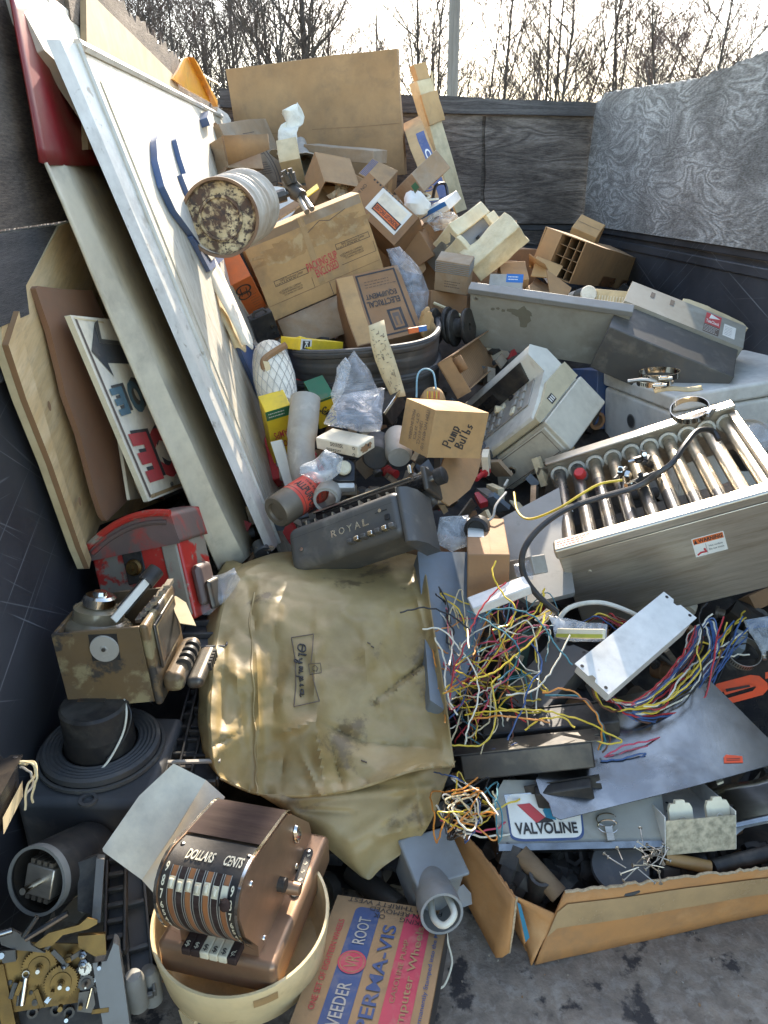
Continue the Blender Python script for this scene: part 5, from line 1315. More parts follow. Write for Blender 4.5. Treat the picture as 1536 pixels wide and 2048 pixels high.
# adapters
carton('power_adapter', 'black power adapter block left of the grey tub, under the orange box', 'adapter', {'001': (497, 641), '101': (547, 622), '100': (560, 672), '000': (521, 692), '011': (494, 632), '111': (536, 615)}, 2.3, 'black', (None, None, None), top_seam=False, crush=.001,
       parts=lambda t, s: (MB().cyl((s.x * .8, -.001, s.z * .5), (s.x * .8, -.006, s.z * .5), .006, K['chrome'], 10).build('screw', t), MB().cyl((s.x * .8, -.001, s.z * .25), (s.x * .8, -.006, s.z * .25), .004, K['chrome'], 10).build('screw', t), MB().tube([(s.x * .2, s.y * .3, s.z), (s.x * .3, s.y * .4, s.z + .012), (s.x * .7, s.y * .4, s.z + .012), (s.x * .8, s.y * .3, s.z)], .004, K['black'], 6).build('handle', t)))
carton('power_adapter', 'dark grey metal adapter between the clear bags and the Pump Bulbs carton', 'adapter', {'001': (766, 826), '101': (800, 782), '100': (812, 808), '000': (786, 852)}, 1.9, 'black', (None, .06, None), top_seam=False, crush=.0005, parts=lambda t, s: MB().box((-.002, -.003, s.z * .9), (s.x + .002, .0, s.z + .002), K['chrome']).build('bright_edge', t))

# orange box, black book, curled sheets
def d_(mb, s):
    fm, a, b = faceM(None, s, 'front')
    mb.rect(fm, 0, 0, a * .28, b, K['paper']); mb.rect(fm, a * .05, b * .05, a * .22, b * .3, K['ink']); scrib(mb, fm, a * .05, b * .4, a * .2, b * .5, K['ink'], 6, 3, .002)
    for i in range(7): mb.rect(fm, a * (.06 + .023 * i), b * .06, a * (.068 + .023 * i), b * .29, K['paper_w'], .001)
    mb.disc(fm, a * .55, b * .75, b * .13, K['ink'], .0008, 20, b * .10); mb.disc(fm, a * .5, b * .58, b * .11, K['ink'], .0008, 20, b * .085)
    mb.stroke([(a * .46, b * .82), (a * .40, b * .6)], .003, K['ink'], fm); mb.stroke([(a * .66, b * .78), (a * .6, b * .55)], .003, K['ink'], fm)
    scrib(mb, fm, a * .6, b * .1, a * .35, b * .45, K['ink_f'], 6, 9, .002)
carton('small_box', 'orange and white box with a line drawing of parts, left of the big tan carton', 'box', {'001': (447, 578), '101': (503, 551), '100': (531, 612), '000': (487, 637)}, 2.4, 'orange', (None, .1, None), deco=d_, top_seam=False, crush=.001)
carton('dark_case', 'dark brown case above the orange box beside the white sign', 'case', {'001': (430, 508), '101': (492, 495), '100': (505, 550), '000': (445, 572)}, 2.48, 'black', (None, .16, None), top_seam=False)
for k, (off, lab) in enumerate(((0, 'long curled yellowed paper sheet lying on the white sign below the rusty tin'), (.02, 'second curled sheet under the top one on the white sign'))):
    P = [[(402, 537, 2.12), (424, 512, 2.2)], [(425, 580, 2.08), (447, 556, 2.16)], [(452, 628, 2.03), (470, 606, 2.14)], [(472, 668, 2.0), (492, 655, 2.06)], [(484, 698, 1.99), (505, 684, 2.02)]]
    P = [[Vector(at_y(u - 14 * k, v + 6 * k, y + off)) for u, v, y in r] for r in P]
    def fn(a, b):
        i = min(int(b * 4 - 1e-9), 3); f = b * 4 - i; q = P[i][0].lerp(P[i][1], a).lerp(P[i + 1][0].lerp(P[i + 1][1], a), f)
        return q + Vector((.012 * math.sin(a * 3.1), -.014 * math.sin(a * 3.1), .010 * math.sin(a * 6 + 1)))
    tag(MB().grid(fn, 8, 12, K['paper_y'] if k else K['paper'], smooth=True).build('curled_sheet', solid=.0012), lab, 'paper sheet')

# grey rubber tub, two deep
def tub(dy, dv, lab, nm='tub'):
    rim = [(577, 690, 2.28), (590, 703, 2.16), (640, 706, 2.10), (740, 700, 2.06), (820, 690, 2.07), (862, 676, 2.12), (877, 655, 2.28), (870, 630, 2.6)]
    bot = [(588, 742, 2.26), (600, 757, 2.17), (645, 765, 2.12), (740, 762, 2.09), (815, 752, 2.10), (858, 738, 2.15), (870, 715, 2.28), (866, 680, 2.6)]
    A = bez([at_y(u, v + dv, y + dy) for u, v, y in rim], 5); B = bez([at_y(u, v + dv, y + dy) for u, v, y in bot], 5)
    n = len(A) - 1
    t = thing('rubber_tub', lab, 'tub', Matrix.Translation(B[n // 2])); o = B[n // 2]
    def fn(a, b):
        k = min(int(a * n + .5), n); q = A[k].lerp(B[k], b)
        out = Vector((0, -1, 0)); q = q + out * (.010 * (b < .16) + .004 * (abs(b - .55) < .12))
        return q - o
    MB().grid(fn, n, 18, K['rubber']).build('wall', t, solid=.006)
    MB().tube([p + Vector((0, -.006, .002)) - o for p in A], .008, K['rubber'], 8).build('rim', t)
tub(0, 0, 'long dark grey rubber tub with rounded rim holding the electrical equipment carton')
tub(.03, 62, 'second dark grey rubber tub nested below the first one')

# long paper tag hanging over the tub
P = [[(737, 652, 2.05), (768, 640, 2.08)], [(742, 690, 2.02), (775, 676, 2.02)], [(750, 720, 2.0), (788, 712, 2.0)], [(764, 755, 1.98), (800, 750, 1.97)], [(784, 797, 1.95), (812, 792, 1.94)]]
P = [[at_y(*c) for c in r] for r in P]
def fn(a, b):
    i = min(int(b * 4 - 1e-9), 3); f = b * 4 - i; return P[i][0].lerp(P[i][1], a).lerp(P[i + 1][0].lerp(P[i + 1][1], a), f)
mb = MB().grid(fn, 3, 12, K['paper_y'], smooth=False)
rnd = random.Random(2)
for i in range(60):
    a = rnd.uniform(.08, .8); b = rnd.uniform(.05, .9); l = rnd.uniform(.04, .16); hz = rnd.random() < .5
    q = [fn(a, b), fn(a + (l if hz else .02), b), fn(a + (l if hz else .02), b + (.004 if hz else l * .3)), fn(a, b + (.004 if hz else l * .3))]
    mb.poly([p + Vector((0, -.003, .001)) for p in q], K['ink_f'])
tag(mb.build('paper_tag', solid=.0015), 'long yellowed printed paper tag draped over the rubber tub', 'paper tag')
o = MB().box((0, 0, 0), (.028, .01, .014), K['orange']).box((.028, .0, 0), (.05, .01, .014), K['blue']).build('pencil_eraser', None, Matrix.Translation(at_y(818, 668, 2.05)) @ Euler((0, R(-8), R(5))).to_matrix().to_4x4(), bevel=.001); tag(o, 'tiny orange and blue eraser on the tub rim', 'eraser')
o = crumple(MB(), (0, 0, 0), .028, K['card_lt'], 12, (.8, .8, 1.5)).build('paper_scrap', None, Matrix.Translation(at_y(854, 650, 2.25))); tag(o, 'crumpled brown paper at the right end of the tub', 'paper')

# net bag, brown clip
a = at_y(536, 692, 2.12); b = at_y(562, 822, 1.92); d = b - a; q = d.to_track_quat('Z', 'Y').to_matrix().to_4x4(); q.translation = a; L = d.length
t = thing('net_bag', 'bulging white net bag beside the white sign', 'net bag', q)
prof = [(.022, 0), (.040, L * .08), (.049, L * .25), (.054, L * .5), (.050, L * .75), (.040, L * .95), (.02, L)]
MB().lathe(prof, K['foam_w'], None, 24).build('sack', t)
net = MB()
def pr(z):
    return float(np.interp(z, [p[1] for p in prof], [p[0] for p in prof])) + .0012
for sg in (1, -1):
    for k in range(16):
        pts = []
        for j in range(13):
            z = L * (.04 + .92 * j / 12); an = 2 * math.pi * (k / 16 + sg * j / 12 * .28); pts.append((pr(z) * math.cos(an), pr(z) * math.sin(an), z))
        net.tube(pts, .0008, K['w_gry'], 3, cap=False)
net.build('netting', t)
m3 = plane3(at_y(525, 722, 2.0), at_y(570, 690, 2.02), at_y(540, 770, 1.95))
mb = MB(); mb.tube(bez([at_y(572, 690, 2.04), at_y(545, 706, 2.02), at_y(528, 722, 2.0), at_y(534, 748, 1.98), at_y(545, 762, 1.96)], 4), .010, K['card_br'], 6)
tag(mb.build('brown_clip'), 'bent brown strip hooked over the white net bag', 'strip')
m3 = plane3(at_y(527, 723, 1.985), at_y(538, 722, 1.985), at_y(530, 760, 1.965))
tag(MB().prism(to_plane(m3, [(526, 722), (538, 724), (547, 754), (536, 758)]), -.002, .001, K['paper_y']).build('small_label', None, m3), 'small yellow label hanging from the bent brown strip', 'label')

# bulb cartons, elbow pipe, parts box
def d_(mb, s):
    fm, a, b = faceM(None, s, 'front'); mb.text("LAMPS", fm, a * .55, b * .45, b * .6, a * .4, K['ink'], rot=115, bold=.02)
    fm, a, b = faceM(None, s, 'top'); mb.rect(fm, 0, 0, a, b, K['green'], .0006)
    mb.rect(faceM(None, s, 'front')[0], 0, s.z * .93, s.x, s.z, K['green'], .0006); mb.rect(faceM(None, s, 'left')[0], 0, 0, s.y, s.z, K['green'], .0006)
carton('bulb_carton', 'yellow lamp carton with a dusty green top behind the grey elbow pipe', 'carton', {'001': (633, 806), '101': (664, 790), '100': (673, 842), '000': (641, 862), '011': (601, 760), '111': (650, 755)}, 1.98, 'yel', deco=d_, top_seam=False, crush=.002)
def d_(mb, s):
    fm, a, b = faceM(None, s, 'front')
    mb.rect(fm, 0, b * .88, a, b, K['green'], .0006); scrib(mb, fm, a * .1, b * .90, a * .8, b * .08, K['paper_w'], 2, 4, .003)
    mb.text("LOOSE", fm, a * .6, b * .52, a * .66, b * .09, K['ink_red'], rot=184, bold=.01)
    mb.text("LAMPS", fm, a * .5, b * .66, a * .66, b * .10, K['ink_red'], rot=184, bold=.01)
    mb.rect(fm, a * .5, b * .08, a, b * .3, K['green_d'], .0006); mb.disc(fm, a * .75, b * .19, a * .14, K['paper_w'], .001, 20); mb.disc(fm, a * .75, b * .19, a * .1, K['green'], .0014, 20)
carton('bulb_carton', 'yellow and green carton printed LOOSE LAMPS upside down beside the white sign', 'carton', {'001': (529, 824), '101': (582, 811), '100': (599, 946), '000': (556, 962)}, 1.86, 'yel', (None, .06, None), deco=d_, top_seam=False, crush=.002)
m3 = plane3(at_y(570, 972, 1.80), at_y(586, 963, 1.80), at_y(541, 884, 1.86))
tag(MB().prism(to_plane(m3, [(541, 884), (563, 879), (587, 963), (570, 973)]), -.01, .0, K['paper_w']).build('white_strip', None, m3, bevel=.001), 'flat white strip leaning on the LOOSE LAMPS carton', 'strip')
c = [at_y(611, 797, 1.86), at_y(607, 840, 1.82), at_y(603, 880, 1.79), at_y(603, 915, 1.76), at_y(610, 950, 1.73), at_y(622, 985, 1.70)]
mb = MB(); pp = bez(c, 5); n = len(pp)
mb.tube(pp, [(.037 if i < n * .35 else .0335) for i in range(n)], K['pvc_lt'], 26, cap=False)
mb.tube([p for p in pp], [(.032 if i < n * .35 else .029) for i in range(n)], K['pvc_lt'], 20, cap=False)
tag(mb.build('elbow_pipe'), 'curved light grey plastic elbow pipe in front of the bulb cartons', 'pipe')
def d_(mb, s):
    fm, a, b = faceM(None, s, 'front')
    scrib(mb, fm, a * .35, b * .55, a * .4, b * .35, K['ink_f'], 3, 1, .002); scrib(mb, fm, a * .25, b * .1, a * .35, b * .25, K['ink_f'], 2, 2, .002)
    for x, y in ((.9, .75), (.9, .2)): mb.disc(fm, a * x, b * y, b * .13, K['ink'], .0007, 16); mb.disc(fm, a * x, b * y, b * .08, K['paper'], .0011, 12)
    fm, a, b = faceM(None, s, 'right'); stain(mb, fm, a * .5, b * .5, a * .35, b * .32, K['card_br'], 3); mb.disc(fm, a * .6, b * .6, b * .13, K['ink'], .001, 16)
carton('small_box', 'white stained parts box with small black round marks under the clear bag', 'box', {'001': (632, 873), '101': (716, 894), '100': (716, 917), '000': (634, 898), '111': (750, 873), '110': (750, 894), '011': (664, 857)}, 1.72, 'paper', deco=d_, top_seam=False, crush=.001)
def cyl_thing(nm, lab, cat, a, b, prof, m, seg=28, group=None):
    d = b - a; q = d.to_track_quat('Z', 'Y').to_matrix().to_4x4(); q.translation = a; L = d.length
    return tag(MB().lathe([(r, z * L) for r, z in prof], K[m], q, seg, cap=False).build(nm), lab, cat, group)
cyl_thing('ribbed_cylinder', 'dark ribbed grey cylinder behind the white parts box', 'cylinder', at_y(752, 915, 1.78), at_y(755, 885, 1.88), [(0, 0), (.030, 0), (.036, .1), (.036, .3), (.038, .35), (.036, .4), (.038, .5), (.036, .6), (.038, .7), (.036, .9), (.03, 1), (0, 1)], 'rubber')
cyl_thing('pipe_stub', 'pale grey pipe stub left of the Pump Bulbs carton', 'pipe', at_y(798, 915, 1.74), at_y(795, 872, 1.84), [(0, 0), (.026, 0), (.033, .15), (.034, .9), (.031, 1), (.028, 1), (.027, .6), (0, .6)], 'pvc_lt')
# red and yellow striped knob and blue wire
c = at_y(866, 795, 1.95); q = Vector((-.1, -.8, .6)).to_track_quat('Z', 'Y').to_matrix().to_4x4(); q.translation = c
mb = MB().lathe([(0, .012), (.02, .010), (.03, 0), (.034, -.02)], K['card_lt'], q, 24)
for i in range(6): mb.box((-.016 + .006 * i, -.008, .009), (-.0135 + .006 * i, .012, .014), K['orange'] if i % 2 else K['yel'], q)
tag(mb.build('striped_disc'), 'round disc with red and yellow stripes behind the Pump Bulbs carton', 'disc')
tag(MB().tube(bez([at_y(833, 795, 1.9), at_y(835, 752, 1.95), at_y(848, 738, 1.98), at_y(866, 745, 1.98), at_y(872, 778, 1.93)], 6), .0025, mat('wire_pale_blue', (.25, .45, .55), .4, bump=0), 6).build('wire_loop'), 'pale blue wire loop behind the Pump Bulbs carton', 'wire')

# clear bags
def bag(lab, uvs, y, y2, m='film', seed=1, fat=.03, nm='plastic_bag', n=14, inside=None):
    cu = sum(u for u, v in uvs) / len(uvs); cv = sum(v for u, v in uvs) / len(uvs); k = len(uvs)
    vmin = min(v for u, v in uvs); vmax = max(v for u, v in uvs)
    def dep(v): return y + (y2 - y) * (v - vmin) / (vmax - vmin)
    c = at_y(cu, cv, dep(cv)); mb = MB()
    for side in (1, -1):
        def fn(a, b):
            an = a * k; i = int(an) % k; f = an - int(an); p0 = uvs[i]; p1 = uvs[(i + 1) % k]
            u = p0[0] + (p1[0] - p0[0]) * f; v = p0[1] + (p1[1] - p0[1]) * f
            uu = cu + (u - cu) * b; vv = cv + (v - cv) * b
            p = at_y(uu, vv, dep(vv)); view = (Vector((0, 0, H)) - p).normalized()
            return p + view * (side * fat * (1 - b * b) ** .6 * (1 if side > 0 else .5)) + noise.noise_vector(p * 24 + Vector((seed, 0, 0))) * .011 * (1.1 - .5 * b) - c
        mb.grid(fn, k * 5, 7, K[m], smooth=False)
    o = mb.build(nm, None, Matrix.Translation(c))
    return tag(o, lab, 'plastic bag')
bag('tall clear plastic bag standing behind the other clear bags', [(709, 700), (735, 735), (760, 785), (752, 815), (700, 800), (665, 805), (675, 760), (690, 728)], 1.92, 1.84, seed=2)
bag('clear bag with white strips left of the paper tag', [(690, 715), (702, 730), (690, 780), (668, 815), (662, 790), (672, 735)], 1.9, 1.84, 'film2', seed=4, fat=.02)
bag('large clear bag of black parts on top of the white parts box', [(678, 790), (720, 782), (770, 778), (765, 830), (758, 862), (720, 862), (645, 848), (660, 825)], 1.82, 1.68, seed=6, fat=.035)
for k, (u, v, y) in enumerate(((705, 838, 1.76), (735, 838, 1.77), (690, 815, 1.8))):
    o = crumple(MB(), (0, 0, 0), .016, K['black'], k + 3, (1.6, 1, .7), 10).build('black_part', None, Matrix.Translation(at_y(u, v, y))); tag(o, ('black plastic part at the left inside the large clear bag', 'black plastic part at the right inside the large clear bag', 'black plastic part near the top of the large clear bag')[k], 'part')
bag('small cloudy plastic bag above the red can', [(650, 900), (685, 918), (680, 945), (660, 962), (628, 965), (597, 948), (600, 935), (630, 915)], 1.66, 1.6, 'film2', seed=8, fat=.03)
bag('big clear plastic bag bulging out at the right of the big tan carton', [(772, 500), (800, 492), (835, 530), (858, 580), (856, 625), (838, 645), (812, 600), (790, 545)], 2.56, 2.42, 'film', seed=15, fat=.05)
carton('blue_bin', 'dark blue plastic bin showing between the grey steel cabinet and the chest cooler', 'bin', {'001': (1138, 738), '101': (1195, 740), '100': (1192, 860), '000': (1135, 850)}, 2.5, 'sign_b', (None, .2, None), top_seam=False, crush=.001)
# cream knob in a clear box
c = at_y(688, 938, 1.66)
q = (Vector((-.05, -.75, .65))).to_track_quat('Z', 'Y').to_matrix().to_4x4(); q.translation = c
t = thing('rotary_switch', 'cream round knob on a small clear and black switch box', 'switch', q)
MB().lathe([(.013, 0), (.017, .004), (.017, .010), (.014, .013), (0, .013)], K['ivory'], None, 28).build('knob', t)
MB().box((-.026, -.03, -.035), (.026, .026, -.001), K['black_gl']).build('base', t, bevel=.003)
MB().box((-.022, -.044, -.035), (.024, -.031, -.006), K['white']).build('side_tab', t, bevel=.002)

# red can
a = at_y(553, 1024, 1.58); b = at_y(634, 972, 1.68); d = b - a; q = d.to_track_quat('Z', 'X').to_matrix().to_4x4(); q.translation = a; L = d.length
t = thing('spray_can', 'dull tin can with a red label, lying against the typewriter', 'can', q)
r = .0385
MB().lathe([(0, .004), (r * .55, .004), (r * .6, -.002), (r * .9, -.002), (r, .003), (r, L * .98), (r * .9, L * 1.02)], K['cans'], None, 40).build('body', t)
lb = MB().lathe([(r + .0006, L * .34), (r + .0006, L * .97)], K['cred'], None, 40, cap=False)
vd = (q.to_3x3().inverted() @ (Vector((0, 0, H)) - a)); va = math.atan2(vd.y, vd.x)
def wrap_text(mb, s_, cen, zc, hz, wa, m, bold=.02, rr=r + .0012):
    vs, fs, asp = _text_mesh(s_, bold)
    out = []
    for x, y in vs:
        an = cen + x * wa / r; z = zc + y * hz; out.append((rr * math.cos(an), rr * math.sin(an), z))
    mb.add(out, fs, m)
wrap_text(lb, "ALLPURPOSE", va + .15, L * .55, .022, .085, K['ink'], .03)
wrap_text(lb, "THE PACKING", va + .15, L * .70, .006, .07, K['ink']); wrap_text(lb, "MADE IN USA", va + .1, L * .80, .006, .06, K['ink_f'])
for z in (.40, .92): lb.lathe([(r + .001, L * z), (r + .001, L * z + .0015)], K['ink'], None, 40, cap=False)
lb.build('label', t)
cyl_thing('pipe_fitting', 'grey pipe socket right of the red labelled can', 'pipe fitting', at_y(652, 1000, 1.60), at_y(664, 962, 1.72), [(.022, 0), (.0225, .02), (.028, 0.02), (.029, 0), (.031, .05), (.031, .6), (.027, .65), (.027, 1)], 'pvc_lt')

# typewriter
M, s = fit({'001': (570, 1056), '101': (798, 976), '100': (812, 1062), '000': (582, 1146)}, 1.53, (.28, .22, None), tag='typewriter')
t = thing('typewriter', 'dark grey office typewriter lettered ROYAL, half under the tan vinyl cover', 'typewriter', M)
w, d, h = s
MB().box((0, .0, 0), (w * .985, .12, h), K['dk_grey']).build('front_shell', t, bevel=.020, seg=5)
MB().prism([(w * .965, .003), (w * 1.0, -.004), (w * 1.05, .010), (w * 1.085, .04), (w * 1.085, .11), (w * .965, .11)], -.02, h * 1.0, K['dk_grey'], None).build('side_cover', t, bevel=.012, seg=4)
fm, a, b = faceM(None, s, 'front')
mb = MB(); x = .42
for ch in "ROYAL":
    mb.text(ch, fm, a * x, b * .50, .014, .016, K['chrome'], bold=.02, lift=.0016); x += .068
mb.build('lettering', t)
mb = MB(); mb.rect(fm, a * .78, b * .60, a * .88, b * .625, K['black'], .001); mb.disc(fm, a * .82, b * .64, .004, K['chrome'], .0014, 14); mb.build('slot', t)
MB().box((a * .855, -.005, b * .38), (a * .895, -.0005, b * .5), K['black']).build('tab_key', t, bevel=.001)
MB().cyl((a * .13, .0, b * .40), (a * .13, -.004, b * .40), .004, K['chrome'], 12).build('screw', t)
mb = MB(); mb.rect(fm, a * .02, b * .72, a * .93, b * .725, K['black'], .0008); mb.build('seam', t)
for i in range(7):
    MB().box((a * (.55 + .058 * i), -.022, b * (.10 + .004 * i)), (a * (.55 + .058 * i) + .012, -.003, b * (.10 + .004 * i) + .009), K['chrome'] if i % 2 else K['dk_grey']).build('key', t, bevel=.002)
pl = MB(); p0 = Vector((.12 * w, d * .45, h + .044)); p1 = Vector((1.12 * w, d * .45, h + .040))
pl.cyl(p0, p1, .019, K['black_gl'], 24); pl.build('platen', t)
MB().cyl(p0 + Vector((0, -.028, .006)), p1 + Vector((-.03, -.028, .006)), .0035, K['chrome'], 8).build('paper_bail', t)
MB().box((.10 * w, d * .45 + .022, h), (1.1 * w, d * .45 + .05, h + .066), K['dk_grey']).build('carriage_shell', t, bevel=.008)
MB().box((1.10 * w, d * .30, h + .005), (1.14 * w, d * .66, h + .062), K['iron']).build('carriage_end', t, bevel=.004)
MB().lathe([(.018, 0), (.019, .004), (.019, .02), (.014, .024), (0, .024)], K['black'], Matrix.Translation((1.17 * w, d * .45, h + .040)) @ Matrix.Rotation(R(90), 4, 'Y'), 24).build('platen_knob', t)
MB().lathe([(.008, -.012), (.008, 0)], K['chrome'], Matrix.Translation((1.17 * w, d * .45, h + .040)) @ Matrix.Rotation(R(90), 4, 'Y'), 16).build('knob_shaft', t)
MB().box((1.0 * w, d * .3, h + .055), (1.03 * w, d * .36, h + .075), K['chrome']).build('bail_lever', t, bevel=.002)
for i in range(12):
    MB().box((w * (.05 + .08 * i), d * .12, h + .001), (w * (.05 + .08 * i) + .004, d * .35, h + .012 + .004 * (i % 2)), K['steel'] if i % 3 else K['iron']).build('type_bar', t)
# ------------------------------------------------------------------ heap: the right foreground
# blue grey cabinet, grey sheet, white channel
Mc = plane3(at_y(845, 1140, 1.42), at_y(1018, 1110, 1.50), at_y(860, 1300, 1.22))
def quad_thing(nm, lab, cat, M, uvs, th, m, deco=None, bevel=.0015, side=None):
    ol = to_plane(M, uvs); z = M.to_3x3() @ Vector((0, 0, 1)); s = 1 if z.dot(Vector((0, 0, H)) - M.translation) > 0 else -1
    mb = MB().prism(ol, -th if s > 0 else 0, 0 if s > 0 else th, K[m], side=K[side] if side else None)
    if deco: deco(mb, ol)
    return tag(mb.build(nm, None, M, bevel=bevel), lab, cat)
def d_(mb, ol):
    q = to_plane(Mc, [(846, 1130), (915, 1132), (908, 1155), (846, 1150)])
    mb.poly([(p[0], p[1], .001) for p in q], K['paper_w'])
    for i in range(4):
        f = .2 + .2 * i; a = Vector(q[0]).lerp(Vector(q[3]), f); b = Vector(q[1]).lerp(Vector(q[2]), f); mb.stroke([a.lerp(b, .05), a.lerp(b, .9)], .0015, K['ink_f'], lift=.0018)
quad_thing('metal_cabinet', 'blue grey flat metal cabinet with a small white label beside the tan cover', 'cabinet', Mc, [(835, 1103), (1018, 1105), (1010, 1160), (985, 1215), (960, 1275), (925, 1370), (890, 1420), (860, 1400)], .05, 'blue_grey', d_, .004)
Mg = plane3(at_y(1010, 1040, 1.6), at_y(1115, 990, 1.66), at_y(1060, 1200, 1.36))
quad_thing('sheet_metal', 'plain grey sheet metal panel under the left end of the roller grill', 'sheet metal', Mg, [(995, 1040), (1118, 975), (1150, 1185), (1062, 1206), (1018, 1180)], .012, 'grey_mid')
carton('white_channel', 'short white metal channel lying in front of the grey sheet', 'channel', {'001': (935, 1194), '101': (1046, 1152), '100': (1062, 1172), '000': (944, 1218)}, 1.28, 'white', (None, .02, None), top_seam=False, crush=.0004)
carton('grey_block', 'small grey metal block behind the white channel', 'block', {'001': (1010, 1125), '101': (1062, 1112), '100': (1072, 1150), '000': (1015, 1160)}, 1.42, 'pvc_lt', (None, .04, None), top_seam=False, crush=.001)
bag('small clear bag lying on the grey sheet', [(1025, 1130), (1060, 1112), (1072, 1140), (1068, 1158), (1030, 1150)], 1.38, 1.34, 'film', 11, .015)
# carton with socket, bag, cord
def d_(mb, s):
    fm, a, b = faceM(None, s, 'front'); mb.rect(fm, a * .02, b * .45, a * .42, b * .98, K['paper_w']); mb.rect(fm, a * .55, 0, a * .56, b, K['card_in'], .0008)
carton('carton', 'small brown carton below the cash register drawer, a black socket on it', 'carton', {'001': (934, 1033), '101': (1006, 1037), '100': (1022, 1110), '000': (934, 1112)}, 1.56, 'card_br', (None, .1, None), deco=d_, top_seam=False)
carton('carton', 'low brown carton left of the one with the black socket', 'carton', {'001': (872, 1062), '101': (936, 1080), '100': (936, 1112), '000': (874, 1112)}, 1.58, 'card_br', (None, .08, None), top_seam=False)
bag('clear bag of small grey screws beside the black socket', [(878, 1035), (935, 1028), (940, 1090), (905, 1102), (872, 1090)], 1.56, 1.50, 'film2', 13, .02)
carton('metal_strip', 'perforated metal strip standing right of the typewriter', 'strip', {'001': (852, 1052), '101': (871, 1055), '100': (872, 1105), '000': (853, 1103)}, 1.55, 'galv', (None, .006, None), top_seam=False, crush=0,
       deco=lambda mb, s: [mb.disc(faceM(None, s, 'front')[0], s.x * .5, s.z * (.15 + .2 * i), s.x * .2, K['ink'], .0008, 12) for i in range(4)])
c = at_y(956, 1055, 1.50); q = (at_y(940, 1075, 1.42) - c).to_track_quat('Z', 'Y').to_matrix().to_4x4(); q.translation = c
t = thing('lamp_socket', 'black ribbed lamp socket on a grey cord', 'socket', q)
MB().lathe([(.008, -.03), (.022, -.025), (.026, -.01), (.025, .0), (.027, .004), (.027, .02), (.021, .024), (.018, .01), (0, .01)], K['black'], None, 24).build('shell', t)
qi = q.inverted()
MB().tube(bez([qi @ at_y(964, 1048, 1.52), qi @ at_y(985, 1035, 1.52), qi @ at_y(992, 1010, 1.55), qi @ at_y(1012, 985, 1.6)], 6), .003, K['w_gry'], 6).build('cord', t)

# black junk seen between things: pipes, rails
rnd = random.Random(17)

# ---- silver sheet, sticker, orange lettered board, foil trays
Msv = plane3(at_y(1121, 1639, .93), at_y(1536, 1530, 1.01), at_y(1415, 1356, 1.20))
zv = (Msv.to_3x3() @ Vector((0, 0, 1))).z
def d_(mb, ol):
    q = to_plane(Msv, [(1447, 1515), (1452, 1510), (1484, 1513), (1486, 1526), (1448, 1527)])
    mb.poly([(p[0], p[1], .0012 if zv > 0 else -.0012) for p in q], K['hot'])
    for f in (.35, .6):
        a = Vector(q[0]).lerp(Vector(q[4]), f); b = Vector(q[2]).lerp(Vector(q[3]), f); mb.stroke([a.lerp(b, .15), a.lerp(b, .85)], .001, K['ink'], lift=.0016 if zv > 0 else -.0016)
quad_thing('steel_sheet', 'large bright smooth steel sheet with a small orange red sticker', 'steel sheet', Msv, [(1121, 1639), (1106, 1632), (1098, 1605), (1080, 1586), (1072, 1560), (1110, 1460), (1180, 1405), (1415, 1356), (1470, 1410), (1560, 1500), (1570, 1521), (1400, 1569)], .002, 'steel_sh', d_, 0)
Mo = plane3(at_y(1430, 1440, 1.22), at_y(1560, 1420, 1.24), at_y(1440, 1300, 1.33))
zo = 1 if (Mo.to_3x3() @ Vector((0, 0, 1))).z > 0 else -1
def d_(mb, ol):
    def bar(uvs, k=0):
        q = to_plane(Mo, uvs); mb.poly([(p[0], p[1], zo * (.0012 + k * .0004)) for p in q], K['hot'] if k == 0 else K['black'])
    bar([(1428, 1369), (1500, 1350), (1518, 1352), (1534, 1366), (1536, 1378), (1525, 1390), (1458, 1408), (1450, 1398), (1505, 1382), (1512, 1374), (1500, 1369), (1440, 1385)])
    bar([(1444, 1380), (1500, 1366), (1512, 1372), (1450, 1390)])
    bar([(1450, 1378), (1498, 1370), (1500, 1374), (1452, 1384)], 1)
    bar([(1530, 1345), (1560, 1340), (1560, 1352), (1530, 1358)])
quad_thing('lettered_board', 'black board with bold orange red lettering at the right edge', 'sign', Mo, [(1405, 1330), (1560, 1310), (1575, 1470), (1460, 1480), (1420, 1420)], .01, 'black_gl', d_)

# tray with white clips
M, s = fit({'001': (1331, 1641), '101': (1471, 1630), '100': (1471, 1697), '000': (1333, 1710), '011': (1287, 1594)}, .925, tag='tray')
t = thing('fixture_tray', 'white and galvanised fixture tray with two white lamp clips', 'tray', M)
w, d, h = s; d = .16
MB().box((0, -.0015, 0), (w, .0, h), K['galv']).build('front_plate', t)
MB().box((0, .0005, h * .52), (w, d, h * .54), K['white_gl']).build('floor_plate', t)
MB().box((-.0016, .0005, 0), (-.0001, d, h + .006), K['white_gl']).build('side_wall', t)
MB().box((w + .0001, .0005, 0), (w + .0016, d, h + .006), K['white_gl']).build('side_wall', t)
for x in (.16, .70):
    m = MB(); o = [(x_ * 1.35 - .005, y_ * 1.35) for x_, y_ in [(0, 0), (.030, 0), (.030, .024), (.027, .030), (.022, .030), (.021, .034), (.010, .034), (.009, .030), (.003, .030), (0, .024)]]
    m.prism(o, -.008, 0, K['ivory'], Matrix.Translation((w * x, .010, h * .62)) @ Matrix.Rotation(R(75), 4, 'X')); c = m.build('lamp_clip', t, bevel=.001)
    MB().lathe([(.006, 0), (.006, .0015), (.0045, .0015), (.0045, .0003)], K['foam_w'], Matrix.Translation((w * x + .015, .011, h * .62 + .015)) @ Matrix.Rotation(R(75), 4, 'X'), 16, cap=False).build('boss', c)
m = MB()
